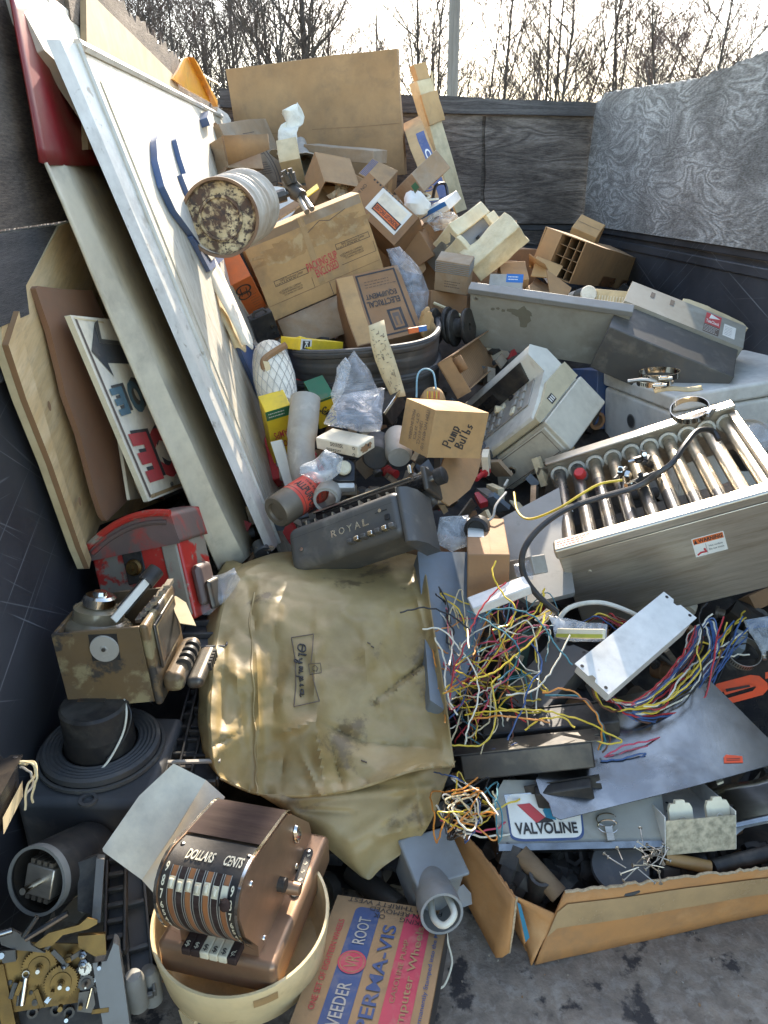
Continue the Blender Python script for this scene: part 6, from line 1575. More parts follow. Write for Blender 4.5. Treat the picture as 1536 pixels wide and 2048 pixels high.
for k, (x, y, r) in enumerate(((.35, .5, .006), (.45, .7, .004), (.5, .62, .003))): m.disc(Matrix.Translation((0, 0, h * .54)), w * x, d * y, r, K['ink'] if k else K['grey_mid'], .0006, 12, sx=.7)
m.build('marks', t)
Mf = plane3(at_y(1400, 1600, 1.02), at_y(1536, 1560, 1.06), at_y(1480, 1660, .98))
mb = MB()
def fn(a, b):
    u = 1385 + 175 * a + 40 * b; v = 1592 - 50 * a + 70 * b; p = at_y(u, v, 1.06 - .08 * b)
    return p + noise.noise_vector(p * 9) * .012
tag(MB().grid(fn, 12, 6, K['steel_sh'], smooth=False).build('reflector_sheet', solid=.001), 'creased bright reflector sheet right of the tray with clips', 'reflector sheet')
quad_thing('white_plate', 'white painted metal plate under the creased reflector sheet', 'plate', plane3(at_y(1380, 1640, 1.0), at_y(1536, 1600, 1.04), at_y(1480, 1670, .97)), [(1390, 1640), (1536, 1590), (1560, 1640), (1490, 1655), (1470, 1672)], .002, 'white_gl')
quad_thing('white_clip', 'tiny white clip on the steel edge above the tray', 'clip', plane3(at_y(1425, 1558, 1.075), at_y(1445, 1553, 1.075), at_y(1425, 1568, 1.06)), [(1430, 1556), (1444, 1552), (1447, 1562), (1434, 1567)], .004, 'ivory')

# lettered oil rack panel
A = at_z(997, 1703, .140); B = at_z(1320, 1693, .140); C_ = at_z(1008, 1562, .20)
Mv = plane3(A, B, C_); zn = 1 if (Mv.to_3x3() @ Vector((0, 0, 1))).z > 0 else -1
ol = to_plane(Mv, [(997, 1690), (985, 1598), (1007, 1560), (1320, 1560), (1335, 1685)])
t = thing('oil_sign', 'worn metal rack sign with the VALVOLINE emblem lying over the open carton', 'sign', Mv)
MB().prism(ol, -.006, 0, K['grey_eq']).build('panel', t, bevel=.001)
q = to_plane(Mv, [(997, 1703), (1330, 1695), (1332, 1682), (997, 1689)])
MB().prism(q, -.02, .004, K['steel_sh']).build('folded_edge', t, bevel=.002)
mb = MB()
def pp(uvs, m, lift): 
    q = to_plane(Mv, uvs); mb.poly([(p[0], p[1], lift) for p in q], K[m])
def rr_(uvs, m, lift, r=.22):
    q = [Vector(p) for p in to_plane(Mv, uvs)]; out = []
    for i in range(4):
        a, b, c = q[i - 1], q[i], q[(i + 1) % 4]
        p0 = b + (a - b) * r; p2 = b + (c - b) * r * .6
        for k in range(7):
            f = k / 6; out.append(p0.lerp(b, f).lerp(b.lerp(p2, f), f))
    mb.poly([(p.x, p.y, lift) for p in out], K[m])
rr_([(1008, 1590), (1160, 1590), (1170, 1680), (1022, 1684)], 'ink_blue', .0008)
rr_([(1011, 1588), (1157, 1590), (1165, 1675), (1025, 1679)], 'paper_w', .0014)
pp([(1008, 1590), (1092, 1583), (1094, 1602), (1012, 1608)], 'chrome', .0011)
pp([(1033, 1610), (1059, 1607), (1090, 1635), (1073, 1647)], 'ink_red', .0022); pp([(1090, 1635), (1073, 1647), (1108, 1644), (1098, 1632)], 'ink', .0024); pp([(1085, 1622), (1098, 1600), (1112, 1641), (1092, 1636)], 'teal', .0026)
mb.build('emblem', t)
o = to_plane(Mv, [(1032, 1670), (1156, 1667), (1028, 1646), (1152, 1645)]); o = [Vector(p) for p in o]
mb = MB(); vs, fs, asp = _text_mesh("VALVOLINE", .03)
mb.add([((o[0].lerp(o[1], x + .5)).lerp(o[2].lerp(o[3], x + .5), y + .5).to_3d() + Vector((0, 0, .003))) for x, y in vs], fs, K['ink']); mb.build('lettering', t)
# spring clips and nails on it
for k, (u, v) in enumerate(((1213, 1640), (1216, 1653))):
    c = on_plane(u, v, Mv @ Vector((0, 0, .006 + .004 * k)), Mv.to_3x3() @ Vector((0, 0, 1)))
    q = Mv.copy(); q.translation = c
    mb = MB().tube([(.017 * math.cos(R(a)), .011 * math.sin(R(a)), .002 * math.sin(R(a * 2))) for a in range(20, 340, 12)], .0012, K['chrome'], 6)
    mb.box((-.006, -.022, -.001), (.006, -.011, .004), K['steel']); tag(mb.build('spring_clip', None, q), ('upper wire spring clip on the lettered oil sign', 'lower wire spring clip on the lettered oil sign')[k], 'spring clip', 'spring clips')
LN = 'steel nail in the loose pile at the right of the oil sign'
_nm = None
for i in range(26):
    u, v, z = rnd.uniform(1270, 1330), rnd.uniform(1688, 1740), .17
    if i > 20: u, v = rnd.uniform(1215, 1330), rnd.uniform(1715, 1752)
    p = at_z(u, v, .165 + rnd.uniform(0, .02)); q = Euler((R(90) + rnd.uniform(-.4, .4), 0, rnd.uniform(0, 6.28))).to_matrix().to_4x4(); q.translation = p
    if _nm is None:
        o = MB().lathe([(0, 0), (.0009, .002), (.0011, .03), (.0032, .0305), (.0032, .0315), (0, .0315)], K['steel'], None, 7).build('nail'); _nm = o
    else:
        o = _nm.copy(); COL.objects.link(o)
    o.matrix_world = q; tag(o, LN, 'nail', 'loose nails on the carton')

# open orange carton with plumbing parts
FL0 = at_z(1068, 1931, .003); FR0 = at_z(1610, 1809, .003); FL1 = at_z(1131, 1790, .125); FR1 = at_z(1610, 1728, .125)
BL0 = at_z(920, 1650, .003); BL1 = at_z(925, 1655, .125)
t = thing('open_carton', 'large open orange brown carton full of black plumbing parts', 'carton', Matrix.Translation(FL0))
def loc(p): return Vector(p) - FL0
def wall(nm, a, b, c, d, m='card_or', n=14, wav=.004, tapes=None, rag=0):
    mb = MB(); r = random.Random(len(nm))
    jag = [r.uniform(-1, 1) for _ in range(n * 3 + 1)]
    def fn(x, y):
        p = loc(a).lerp(loc(b), x).lerp(loc(d).lerp(loc(c), x), y)
        if rag and y > .99: p.z += jag[int(x * n * 3 + .5)] * rag
        return p + noise.noise_vector(p * 7 + Vector((n, 0, 0))) * wav
    mb.grid(fn, n * 3, 6, K[m], smooth=False)
    o = mb.build(nm, t, solid=.004)
    return o, fn
o, fn = wall('front_wall', FL0, FR0, FR1, FL1, rag=.003)
mb = MB(); mb.grid(lambda x, y: fn(x, .50 + .34 * y - .1 * (x < .02)) + Vector((0, -.0025, .0005)), 40, 4, K['tape'], smooth=False); mb.build('tape', t)
mb = MB(); mb.tube([fn(i / 60, 1.0) + Vector((0, .002, .001 * (i % 2))) for i in range(61)], .0026, K['edge'], 5); mb.build('torn_edge', t)
L0 = at_z(1066, 1926, .003); L1 = at_z(1112, 1822, .075)
wall('corner_wall', at_z(1066, 1930, .004), at_z(1030, 1800, .05), at_z(1034, 1793, .13), at_z(1110, 1826, .085), n=4)
wall('left_wall', at_z(1055, 1900, .003), BL0, BL1, at_z(1036, 1796, .130), n=10, rag=.003)
mb = MB(); q = [at_z(1033, 1800, .127), at_z(1040, 1804, .12), at_z(1058, 1870, .06), at_z(1050, 1880, .05)]
mb.poly([loc(p) + Vector((0, -.004, 0)) for p in q], K['teal']); mb.build('print', t)
hinge = [BL1 + Vector((-.002, -.01, .002)), at_z(1032, 1797, .130)]
mb = MB()
def fnf(x, y):
    a = loc(hinge[0]).lerp(loc(hinge[1]), x); e = loc(at_z(882, 1700, .06)).lerp(loc(at_z(1008, 1940, .012)), x)
    if x > .93: e = e.lerp(loc(at_z(1042, 1840, .07)), (x - .93) / .07 * .35)
    return a.lerp(e, y) + noise.noise_vector(a * 8 + Vector((0, y, 0))) * .004
mb.grid(fnf, 24, 5, K['card_or'], smooth=False); mb.build('flap', t, solid=.004)
MB().tube([fnf(.985, i / 8) + Vector((.003, 0, 0)) for i in range(9)], .0025, K['edge'], 5).build('torn_edge', t)
mb = MB(); mb.poly([loc(p) + Vector((0, 0, .003)) for p in (at_z(1075, 1915, .004), at_z(1600, 1800, .004), at_z(1600, 1620, .004), at_z(960, 1640, .004))], K['card_in']); mb.build('bottom', t)
# plumbing parts
def coupling(u, v, z, r, dirv, lab, L=.05, hexa=True, grp='black pipe couplings in the carton'):
    c = at_z(u, v, z); q = Vector(dirv).to_track_quat('Z', 'Y').to_matrix().to_4x4(); q.translation = c
    mb = MB()
    if hexa:
        mb.lathe([(r * .8, -L), (r, -L * .9), (r, -L * .3), (r * .82, -L * .25), (r * .82, L * .2), (r * 1.1, L * .22), (r * 1.1, L * .8), (r * .95, L), (r * .6, L), (r * .55, L * .5), (0, L * .5)], K['pipe'], q, 6, smooth=False)
    else:
        mb.lathe([(r * .9, -L)] + [(r * (.95 + .07 * (i % 2)), -L + L * 1.2 * i / 12) for i in range(12)] + [(r, L * .3), (r, L), (r * .7, L), (r * .65, L * .4), (0, L * .4)], K['pipe'], q, 18)
    tag(mb.build('pipe_coupling'), lab, 'pipe coupling', grp)
coupling(1018, 1745, .10, .026, (.35, .5, .7), 'black hexagonal coupling in the carton corner, upper one', .045)
coupling(1035, 1775, .085, .020, (.5, .3, .7), 'black hexagonal coupling below the upper one in the carton corner', .03)
coupling(1068, 1785, .075, .019, (.1, -.2, 1), 'black threaded pipe nipple standing in the carton', .05, False)
coupling(1090, 1790, .07, .016, (.6, .1, .6), 'small black coupling behind the front carton wall', .03)
for i in range(26):
    u = rnd.uniform(1000, 1536); v = 1800 - (u - 1000) * .09 - rnd.uniform(10, 100)
    coupling(u, v, rnd.uniform(.04, .085), rnd.uniform(.012, .026), (rnd.uniform(-1, 1), rnd.uniform(-1, 1), rnd.uniform(-.2, .7)), 'black plumbing coupling heaped inside the open orange brown carton', rnd.uniform(.025, .05), i % 3 > 0)
tag(MB().cyl(at_z(1040, 1705, .135), at_z(1118, 1790, .10), .016, K['pwood'], 14).build('wooden_handle'), 'dirty brown wooden handle slanting into the carton', 'handle')
c = at_z(1240, 1735, .118); q = Vector((-.1, -.25, 1)).to_track_quat('Z', 'Y').to_matrix().to_4x4(); q.translation = c
tag(MB().lathe([(0, .004), (.045, .004), (.047, 0), (.045, -.006), (0, -.006)], K['rubber'], q, 30, cap=False).build('grey_disc'), 'dark grey round disc lying among the plumbing parts', 'disc')
tag(MB().cyl(at_z(1330, 1715, .12), at_z(1420, 1735, .11), .011, mat('tool_handle', (.42, .24, .08), .5), 14).build('tool_handle'), 'yellow brown tool handle inside the carton below the tray', 'tool handle')
tag(MB().cyl(at_z(1425, 1735, .11), at_z(1600, 1690, .12), .013, K['pipe'], 14).build('iron_pipe'), 'black iron pipe running right from the tool handle', 'pipe')

# ---- ballasts and their wires
NW = [0]
WC = ['w_yel', 'w_yel', 'w_red', 'w_wht', 'w_blu', 'w_org', 'w_blk', 'w_crm', 'w_brn', 'w_teal', 'w_yel', 'w_pnk', 'w_wht']
def wire(t, pts, col, r=.0016):
    qi = t.matrix_world.inverted() if False else TM[t.name].inverted()
    q = bez(pts, 7); q = [q[0]] + [p + noise.noise_vector(p * 70) * .0035 for p in q[1:-1]] + [q[-1]]
    MB().tube([qi @ p for p in q], r * .86, K[col], 5).build('wire', t)
TM = {}
def ballast(lab, cor, y0, m, nm='ballast', size=(None, None, None), extra=None):
    M, s = fit(cor, y0, size, tag=lab[:26])
    t = thing(nm, lab, 'ballast', M, 'lamp ballasts'); TM[t.name] = M
    w, d, h = s
    MB().box((.0, .0015, 0), (w, d - .0015, h - .002), K[m]).build('case', t, bevel=.003)
    long_y = d > w
    if long_y: w, d = d, w
    mb = MB(); o = [(-.016, 0), (w + .016, 0), (w + .016, d * .3), (w + .008, d * .36), (w + .008, d * .46), (w + .016, d * .52), (w + .016, d), (-.016, d), (-.016, d * .6), (-.008, d * .55), (-.008, d * .45), (-.016, d * .4)]
    hl = [(-.009, d * .15), (-.009, d * .85), (w + .009, d * .15), (w + .009, d * .85)]
    if long_y: o = [(y, x) for x, y in o]; hl = [(y, x) for x, y in hl]
    mb.prism(o, h - .0018, h, K[m])
    for x, y in hl: mb.disc(Matrix.Translation((0, 0, h)), x, y, .0035, K['ink'], .0005, 12)
    mb.build('cover_plate', t, bevel=.0008)
    if extra: extra(t, s)
    return t, M, s
def ex(t, s):
    mb = MB(); fm, a, b = faceM(None, s, 'top'); scrib(mb, fm, a * .62, b * .3, a * .06, b * .4, K['grey_mid'], 5, 3, .0015); mb.build('faint_print', t)
# white one: long axis runs away to the right
tw, Mw_, sw = ballast('white enamelled ballast box with bundled coloured wires at its right', {'001': (1164, 1306), '101': (1234, 1381), '011': (1320, 1193), '111': (1386, 1238), '000': (1136, 1350), '100': (1210, 1415)}, 1.14, 'white', size=(.078, .25, .045))
tb, Mb_, sb = ballast('long dusty black ballast with flanged ends in front of the tangle of wires', {'001': (918, 1510), '101': (1180, 1482), '100': (1198, 1538), '000': (928, 1562), '111': (1172, 1458)}, 1.04, 'black_m')
def ex(t, s): MB().box((s.x * .6, -.0012, s.z * .3), (s.x * .95, -.0004, s.z * .95), K['paper_w']).build('label', t)
t2, M2_, s2 = ballast('second black ballast with a white label behind the dusty one', {'001': (960, 1425), '101': (1225, 1400), '100': (1240, 1440), '000': (965, 1470)}, 1.16, 'black', size=(None, .06, None))
t3, M3_, s3 = ballast('grey brown ballast box lying at a slant left of the white one', {'001': (1008, 1395), '101': (1085, 1420), '011': (1100, 1275), '111': (1180, 1320), '000': (1010, 1425)}, 1.2, 'dk_grey', size=(.085, .16, .05))
t4, M4_, s4 = ballast('short black ballast end under the steel sheet', {'001': (1065, 1568), '101': (1180, 1552), '100': (1182, 1570), '000': (1070, 1590)}, 1.0, 'black', size=(None, .04, None))
quad_thing('green_board', 'dark green board standing behind the tangle of wires', 'board', plane3(at_y(985, 1420, 1.25), at_y(1030, 1430, 1.25), at_y(1040, 1270, 1.36)), [(985, 1430), (1030, 1270), (1066, 1262), (1040, 1400), (1005, 1440)], .02, 'green_d')
t5, M5_, s5 = ballast('black ballast with pale wires at the left edge of the bed', {'101': (38, 1518), '001': (-25, 1620), '100': (44, 1592), '000': (-20, 1740)}, .80, 'black_gl', size=(.13, .05, .05))
mb = MB(); fm, a, b = faceM(None, s5, 'front'); mb.rect(fm, a * .35, b * .02, a, b * .45, K['paper_y'], .002); scrib(mb, fm, a * .4, b * .06, a * .55, b * .3, K['ink'], 4, 2, .003); mb.build('label', t5)
for pts, cl in (([(36, 1524, .80), (60, 1522, .80), (74, 1540, .79), (68, 1575, .78), (66, 1605, .78)], 'w_crm'), ([(40, 1528, .80), (66, 1530, .79), (70, 1555, .79), (54, 1575, .78), (50, 1620, .77)], 'w_crm'), ([(40, 1535, .80), (60, 1545, .79), (66, 1565, .79), (52, 1592, .78)], 'w_gry')):
    wire(t5, [at_y(*p) for p in pts], cl, .0018)

rw = random.Random(41)
def tangle(t, n, anchor, reach, cols, r=(.0013, .0019), ydep=1.12, k=6):
    for i in range(n):
        u, v = anchor[0] + rw.uniform(-1, 1) * anchor[2], anchor[1] + rw.uniform(-1, 1) * anchor[3]
        y = ydep + rw.uniform(-.04, .08); pts = [at_y(u, v, y)]; an = rw.uniform(reach[2], reach[3]); L = rw.uniform(reach[0], reach[1]); 
        for j in range(k):
            an += rw.uniform(-.8, .8)
            nu, nv = u + math.cos(an) * L / k, v + math.sin(an) * L / k
            if not (reach[4] < nu < reach[5] and reach[6] < nv < reach[7]):
                an = math.atan2((reach[6] + reach[7]) / 2 - v, (reach[4] + reach[5]) / 2 - u) + rw.uniform(-.9, .9); nu, nv = u + math.cos(an) * L / k, v + math.sin(an) * L / k
            u, v = nu, nv
            pts.append(at_y(u, v, max(.86, min(1.34, ydep + (1500 - v) * .00085 + rw.uniform(-.05, .03)))))
        wire(t, pts, rw.choice(cols), rw.uniform(*r))
# the left tangle, hand placed long wires first
for pts, cl in (
    ([(845, 1258, 1.20), (880, 1258, 1.2), (915, 1290, 1.17), (950, 1340, 1.12), (955, 1400, 1.08), (938, 1450, 1.06), (930, 1490, 1.05)], 'w_wht'),
    ([(870, 1275, 1.18), (890, 1320, 1.16), (892, 1380, 1.1), (915, 1430, 1.08)], 'w_wht'),
    ([(992, 1122, 1.3), (985, 1150, 1.27), (1008, 1190, 1.23), (1030, 1215, 1.2), (1020, 1245, 1.18), (985, 1260, 1.16)], 'w_yel'),
    ([(1012, 1165, 1.28), (985, 1190, 1.25), (955, 1230, 1.2), (930, 1290, 1.16), (905, 1350, 1.12), (900, 1420, 1.08)], 'w_red'),
    ([(960, 1245, 1.2), (990, 1220, 1.2), (1045, 1222, 1.18), (1085, 1250, 1.16), (1110, 1290, 1.14), (1145, 1330, 1.12)], 'w_teal'),
    ([(1090, 1228, 1.22), (1075, 1270, 1.16), (1020, 1320, 1.12), (975, 1350, 1.1), (940, 1362, 1.1)], 'w_yel'),
    ([(1140, 1270, 1.2), (1110, 1330, 1.14), (1070, 1380, 1.1), (1012, 1390, 1.09)], 'w_wht'),
    ([(930, 1430, 1.09), (1000, 1420, 1.06), (1080, 1420, 1.05), (1160, 1440, 1.04), (1215, 1465, 1.04), (1240, 1480, 1.03), (1225, 1486, 1.02), (1170, 1478, 1.03)], 'w_yel'),
    ([(940, 1440, 1.08), (1000, 1432, 1.06), (1060, 1440, 1.05), (1100, 1445, 1.04)], 'w_org'),
    ([(1050, 1460, 1.05), (1080, 1440, 1.05), (1120, 1435, 1.04), (1150, 1455, 1.03)], 'w_yel'),
    ([(1015, 1480, 1.04), (1045, 1420, 1.06), (1060, 1370, 1.1), (1085, 1330, 1.14), (1060, 1280, 1.2)], 'w_blu'),
    ([(900, 1490, 1.05), (960, 1490, 1.04), (990, 1450, 1.06), (990, 1400, 1.08), (985, 1365, 1.1), (1000, 1350, 1.12)], 'w_yel'),
    ([(1202, 1517, 1.04), (1250, 1490, 1.05), (1310, 1478, 1.07), (1355, 1445, 1.13), (1385, 1425, 1.18)], 'w_pnk'),
    ([(1202, 1518, 1.04), (1260, 1500, 1.05), (1320, 1485, 1.07), (1412, 1478, 1.1), (1400, 1490, 1.08), (1348, 1508, 1.05)], 'w_pnk'),
    ([(1202, 1520, 1.04), (1270, 1515, 1.04), (1340, 1490, 1.07), (1390, 1450, 1.14), (1440, 1455, 1.16), (1510, 1465, 1.17)], 'w_teal'),
    ([(1202, 1522, 1.03), (1240, 1520, 1.03), (1290, 1505, 1.04), (1265, 1530, 1.03)], 'w_blu'),
    ([(1205, 1515, 1.04), (1270, 1495, 1.06), (1350, 1450, 1.13), (1400, 1460, 1.14)], 'w_red'),
    ([(1100, 1395, 1.08), (1170, 1400, 1.06), (1200, 1440, 1.05), (1220, 1480, 1.04), (1205, 1505, 1.04)], 'w_brn'),
    ([(1090, 1390, 1.09), (1160, 1395, 1.07), (1195, 1430, 1.05), (1210, 1475, 1.04), (1200, 1500, 1.04)], 'w_teal'),
    ([(1085, 1385, 1.09), (1140, 1380, 1.08), (1190, 1425, 1.05), (1205, 1470, 1.04), (1196, 1500, 1.04)], 'w_org'),
    ([(880, 1640, .93), (920, 1655, .93), (980, 1660, .94), (1030, 1630, .98), (1050, 1600, 1.0)], 'w_pnk'),
    ([(872, 1610, .95), (900, 1650, .93), (960, 1672, .93), (1030, 1665, .95), (1070, 1630, .97), (1085, 1590, 1.0)], 'w_wht'),
    ([(890, 1650, .92), (910, 1630, .94), (980, 1622, .96), (1040, 1598, .99)], 'w_yel'),
    ([(985, 1582, .98), (990, 1605, .97), (960, 1630, .95), (925, 1650, .93)], 'w_crm'),
    ([(935, 1222, 1.24), (980, 1245, 1.18), (1035, 1290, 1.12), (1030, 1330, 1.12), (995, 1360, 1.1)], 'w_teal'),
    ([(800, 1225, 1.2), (850, 1215, 1.22), (900, 1230, 1.2), (940, 1260, 1.18)], 'w_blk')):
    wire(tb, [at_y(*p) for p in pts], cl, .0019)
tangle(tb, 54, (920, 1400, 35, 110), (150, 420, -1.9, .3, 862, 1110, 1175, 1545), WC, ydep=1.08)
tangle(tb, 13, (915, 1610, 45, 50), (200, 420, -2.4, 2.4, 862, 1000, 1540, 1690), WC + ['w_blk', 'w_blk'], ydep=1.02)
# right bundle, out of the white ballast
for i in range(34):
    f = i / 33; c = rw.choice(['w_blu', 'w_blu', 'w_red', 'w_brn', 'w_yel', 'w_wht', 'w_blk', 'w_pnk', 'w_blu'])
    a = rw.uniform(-12, 12); b = rw.uniform(-1, 1)
    pts = [(1222 + 10 * b, 1392 + 10 * abs(b), 1.13), (1265 + a, 1415 + 10 * b, 1.10), (1315 + a, 1390 + 22 * b, 1.13), (1352 + a, 1350 + 24 * b, 1.18), (1378 + a, 1315 + 26 * b, 1.22), (1392 + a * 1.3, 1275 + 24 * b, 1.27)]
    if i % 3 == 0: pts += [(1418 + a, 1258 + 20 * b, 1.28), (1425 + a, 1300, 1.24), (1395 + a, 1360, 1.19)]
    wire(tw, [at_y(*p) for p in pts], c, .002)
for pts, cl in (([(1185, 1372, 1.13), (1200, 1405, 1.11), (1225, 1418, 1.1), (1262, 1420, 1.09), (1330, 1400, 1.12), (1380, 1350, 1.17), (1420, 1300, 1.22)], 'w_yel'), ([(1182, 1372, 1.13), (1195, 1402, 1.11), (1222, 1424, 1.09), (1240, 1420, 1.08)], 'w_brn'), ([(1400, 1300, 1.2), (1405, 1260, 1.24), (1398, 1230, 1.27), (1415, 1205, 1.3)], 'w_blk'), ([(1395, 1290, 1.21), (1408, 1245, 1.26), (1425, 1228, 1.28)], 'w_wht'),
                ([(1430, 1290, 1.3), (1455, 1270, 1.32), (1475, 1240, 1.35), (1490, 1222, 1.38)], 'w_yel'), ([(1440, 1285, 1.3), (1462, 1255, 1.33), (1492, 1235, 1.36)], 'w_yel'), ([(1330, 1420, 1.14), (1400, 1415, 1.16), (1440, 1395, 1.2)], 'w_blu')):
    wire(tw, [at_y(*p) for p in pts], cl, .0021)
for i in range(16):
    b = rw.uniform(-1, 1); pts = [(1225, 1398, 1.12), (1290 + rw.uniform(-20, 30), 1425 + 18 * b, 1.10), (1370 + rw.uniform(-30, 40), 1385 + 40 * b, 1.15), (1420 + 25 * b, 1310 + rw.uniform(-40, 40), 1.22), (1440 + rw.uniform(-30, 60), 1262 + rw.uniform(-30, 60), 1.28)]
    wire(tw, [at_y(*p) for p in pts], rw.choice(['w_blu', 'w_red', 'w_yel', 'w_brn', 'w_blk', 'w_wht']), .002)
for i in range(10):
    pts = [at_y(1150 + 10 * i, 1245 + rw.uniform(-10, 20), 1.32), at_y(1190 + 5 * i, 1232 + rw.uniform(-8, 10), 1.3), at_y(1240 + rw.uniform(-10, 20), 1250 + rw.uniform(-12, 14), 1.28)]
    wire(t2, pts, rw.choice(['w_pnk', 'w_blu', 'w_red', 'w_yel', 'w_brn']), .002)
for i in range(12):
    u, v = rw.uniform(1290, 1350), rw.uniform(1420, 1440); a = rw.uniform(0, 6.28)
    wire(t3, [at_y(u, v, 1.15), at_y(u + 15 * math.cos(a), v + 8 * math.sin(a), 1.14), at_y(u + 28 * math.cos(a + .5), v + 14 * math.sin(a + .5), 1.14)], 'w_crm', .0015)
tag(MB().tube(bez([at_y(1110, 1250, 1.3), at_y(1140, 1215, 1.32), at_y(1200, 1205, 1.33), at_y(1262, 1225, 1.3), at_y(1300, 1250, 1.25)], 8), .005, K['w_wht'], 8).build('white_cable'), 'thick white cable arching behind the white ballast', 'cable')
tag(MB().tube([at_y(1415, 1326, 1.33), at_y(1470, 1335, 1.32), at_y(1540, 1352, 1.3)], .005, K['pvc_lt'], 8).build('grey_tube'), 'pale grey tube beside the orange lettered board', 'tube')
# bag with a strip
bag('small clear packet with a green printed strip in front of the roller grill', [(1098, 1232), (1150, 1238), (1218, 1250), (1214, 1282), (1150, 1284), (1110, 1274)], 1.28, 1.22, 'film2', 21, .012)
carton('printed_strip', 'white and yellow green strip inside the small clear packet', 'strip', {'001': (1115, 1256), '101': (1208, 1258), '100': (1206, 1276), '000': (1112, 1274)}, 1.24, 'ivory', (None, .008, None), top_seam=False, crush=.001, deco=lambda mb, s: mb.rect(faceM(None, s, 'front')[0], 0, 0, s.x, s.z * .4, mat('lime', (.55, .55, .08), .5)))
ring('hose_clamp', 'wide steel hose clamp standing at the right edge beyond the white ballast', at_y(1486, 1306, 1.32), (-.05, -.45, .8), .036, .018, 'steel')
cyl = at_y(1520, 1330, 1.35)
mb = MB(); mb.tube(bez([at_y(1505, 1325, 1.36), at_y(1525, 1345, 1.34), at_y(1560, 1350, 1.32)], 10), [.012 + .0015 * (i % 2) for i in range(21)], K['rubber'], 12)
tag(mb.build('flexible_conduit'), 'short ribbed grey flexible conduit at the right edge', 'conduit')
bag('blue printed clear packet at the right edge below the roller grill', [(1490, 1240), (1540, 1232), (1550, 1290), (1525, 1310), (1500, 1270)], 1.38, 1.3, 'film2', 31, .012)
quad_thing('blue_card', 'blue and white printed card in the packet at the right edge', 'card', plane3(at_y(1492, 1258, 1.37), at_y(1540, 1250, 1.37), at_y(1492, 1240, 1.39)), [(1492, 1240), (1545, 1232), (1545, 1252), (1496, 1258)], .002, 'blue')
# ------------------------------------------------------------------ left: sheets, sign, housings
def glyph_quad(mb, M, ch, quad, m, lift, bold=.03):
    """one letter stretched over four points read from the photo: bottom-left, bottom-right, top-right, top-left of the letter"""
    q = [Vector(p) for p in to_plane(M, quad)]; vs, fs, asp = _text_mesh(ch, bold)
    mb.add([(q[0].lerp(q[1], x + .5)).lerp(q[3].lerp(q[2], x + .5), y + .5).to_3d() + Vector((0, 0, lift)) for x, y in vs], fs, K[m])
Mp_ = plane3(at_y(4, 690, 1.16), at_y(168, 1137, 1.32), at_y(118, 455, 1.48))
zp = 1 if (Mp_.to_3x3() @ Vector((0, 0, 1))).dot(Vector((0, 0, H)) - Mp_.translation) > 0 else -1
ol = to_plane(Mp_, [(118, 452), (70, 540), (25, 618), (3, 655), (3, 690), (40, 800), (92, 930), (150, 1095), (168, 1138), (182, 1090), (200, 1050), (330, 1000), (330, 700), (200, 480), (150, 440)])
t = thing('plywood_sheet', 'pale yellow plywood sheet with a pointed top leaning on the black left wall', 'plywood', Mp_)
MB().prism(ol, -.012 if zp > 0 else 0, 0 if zp > 0 else .012, K['wood_p'], side=K['paper_y']).build('board', t, bevel=.001)
q = to_plane(Mp_, [(3, 690), (25, 622), (34, 680), (56, 760), (95, 890), (125, 985), (172, 1118), (168, 1138), (150, 1095), (92, 930), (40, 800)])
MB().prism(q, .0005 * zp, .010 * zp, K['wood_p'], side=K['card_br']).build('split_ply', t, bevel=.001)
mb = MB()
for u, v in ((148, 1003), (98, 812)): mb.disc(Mp_.inverted() @ Mp_ @ Matrix.Translation((*to_plane(Mp_, [(u, v)])[0], .0105 * zp if v > 900 else .0008 * zp)), 0, 0, .006, K['card_br'], 0, 12, sx=1.6)
mb.build('knot', t)
Mh = plane3(at_y(71, 577, 1.30), at_y(213, 1042, 1.37), at_y(182, 582, 1.50))
quad_thing('fibreboard', 'dark brown fibreboard strip with a rough edge in front of the pale plywood', 'board', Mh, [(71, 577), (76, 572), (125, 578), (184, 581), (210, 640), (330, 1000), (264, 994), (214, 1042), (205, 1030), (190, 985), (160, 870), (131, 790), (120, 740), (100, 660)], .010, 'hardb')
for k, (uv, lab, mm, y0, y1) in enumerate((([(226, 815), (236, 850), (260, 1000), (284, 996), (262, 900)], 'cream strip end showing between the brown fibreboard and the lettered sign', 'sign_c', 1.43, 1.47), ([(265, 945), (282, 985), (297, 1003), (320, 985), (290, 940)], 'dusty brown strip end below the lettered sign', 'card_old', 1.47, 1.5))):
    m3 = plane3(at_y(*uv[0], y1), at_y(*uv[2], y0), at_y(*uv[4], y1 + .05)); quad_thing('strip_end', lab, 'strip', m3, uv, .006, mm)
Mi_ = plane3(at_y(140, 630, 1.33), at_y(297, 1003, 1.41), at_y(206, 640, 1.46))
zi = 1 if (Mi_.to_3x3() @ Vector((0, 0, 1))).dot(Vector((0, 0, H)) - Mi_.translation) > 0 else -1
if zi < 0: Mi_ = frame(at_y(297, 1003, 1.41), at_y(140, 630, 1.33) - at_y(297, 1003, 1.41), at_y(206, 640, 1.46) - at_y(140, 630, 1.33))
zi = 1 if (Mi_.to_3x3() @ Vector((0, 0, 1))).dot(Vector((0, 0, H)) - Mi_.translation) > 0 else -1
t = thing('lettered_sign', 'white sign board with an arrow and upside down lettering, in front of the fibreboard', 'sign', Mi_)
ol = to_plane(Mi_, [(140, 630), (297, 1003), (390, 966), (250, 640), (206, 637)])
MB().prism(ol, -.010 * (zi > 0), .010 * (zi < 0), K['paper'], side=K['ivory']).build('board', t, bevel=.001)
mb = MB()
def pp2(uvs, m, l): mb.poly([(p[0], p[1], l * zi) for p in to_plane(Mi_, uvs)], K[m])
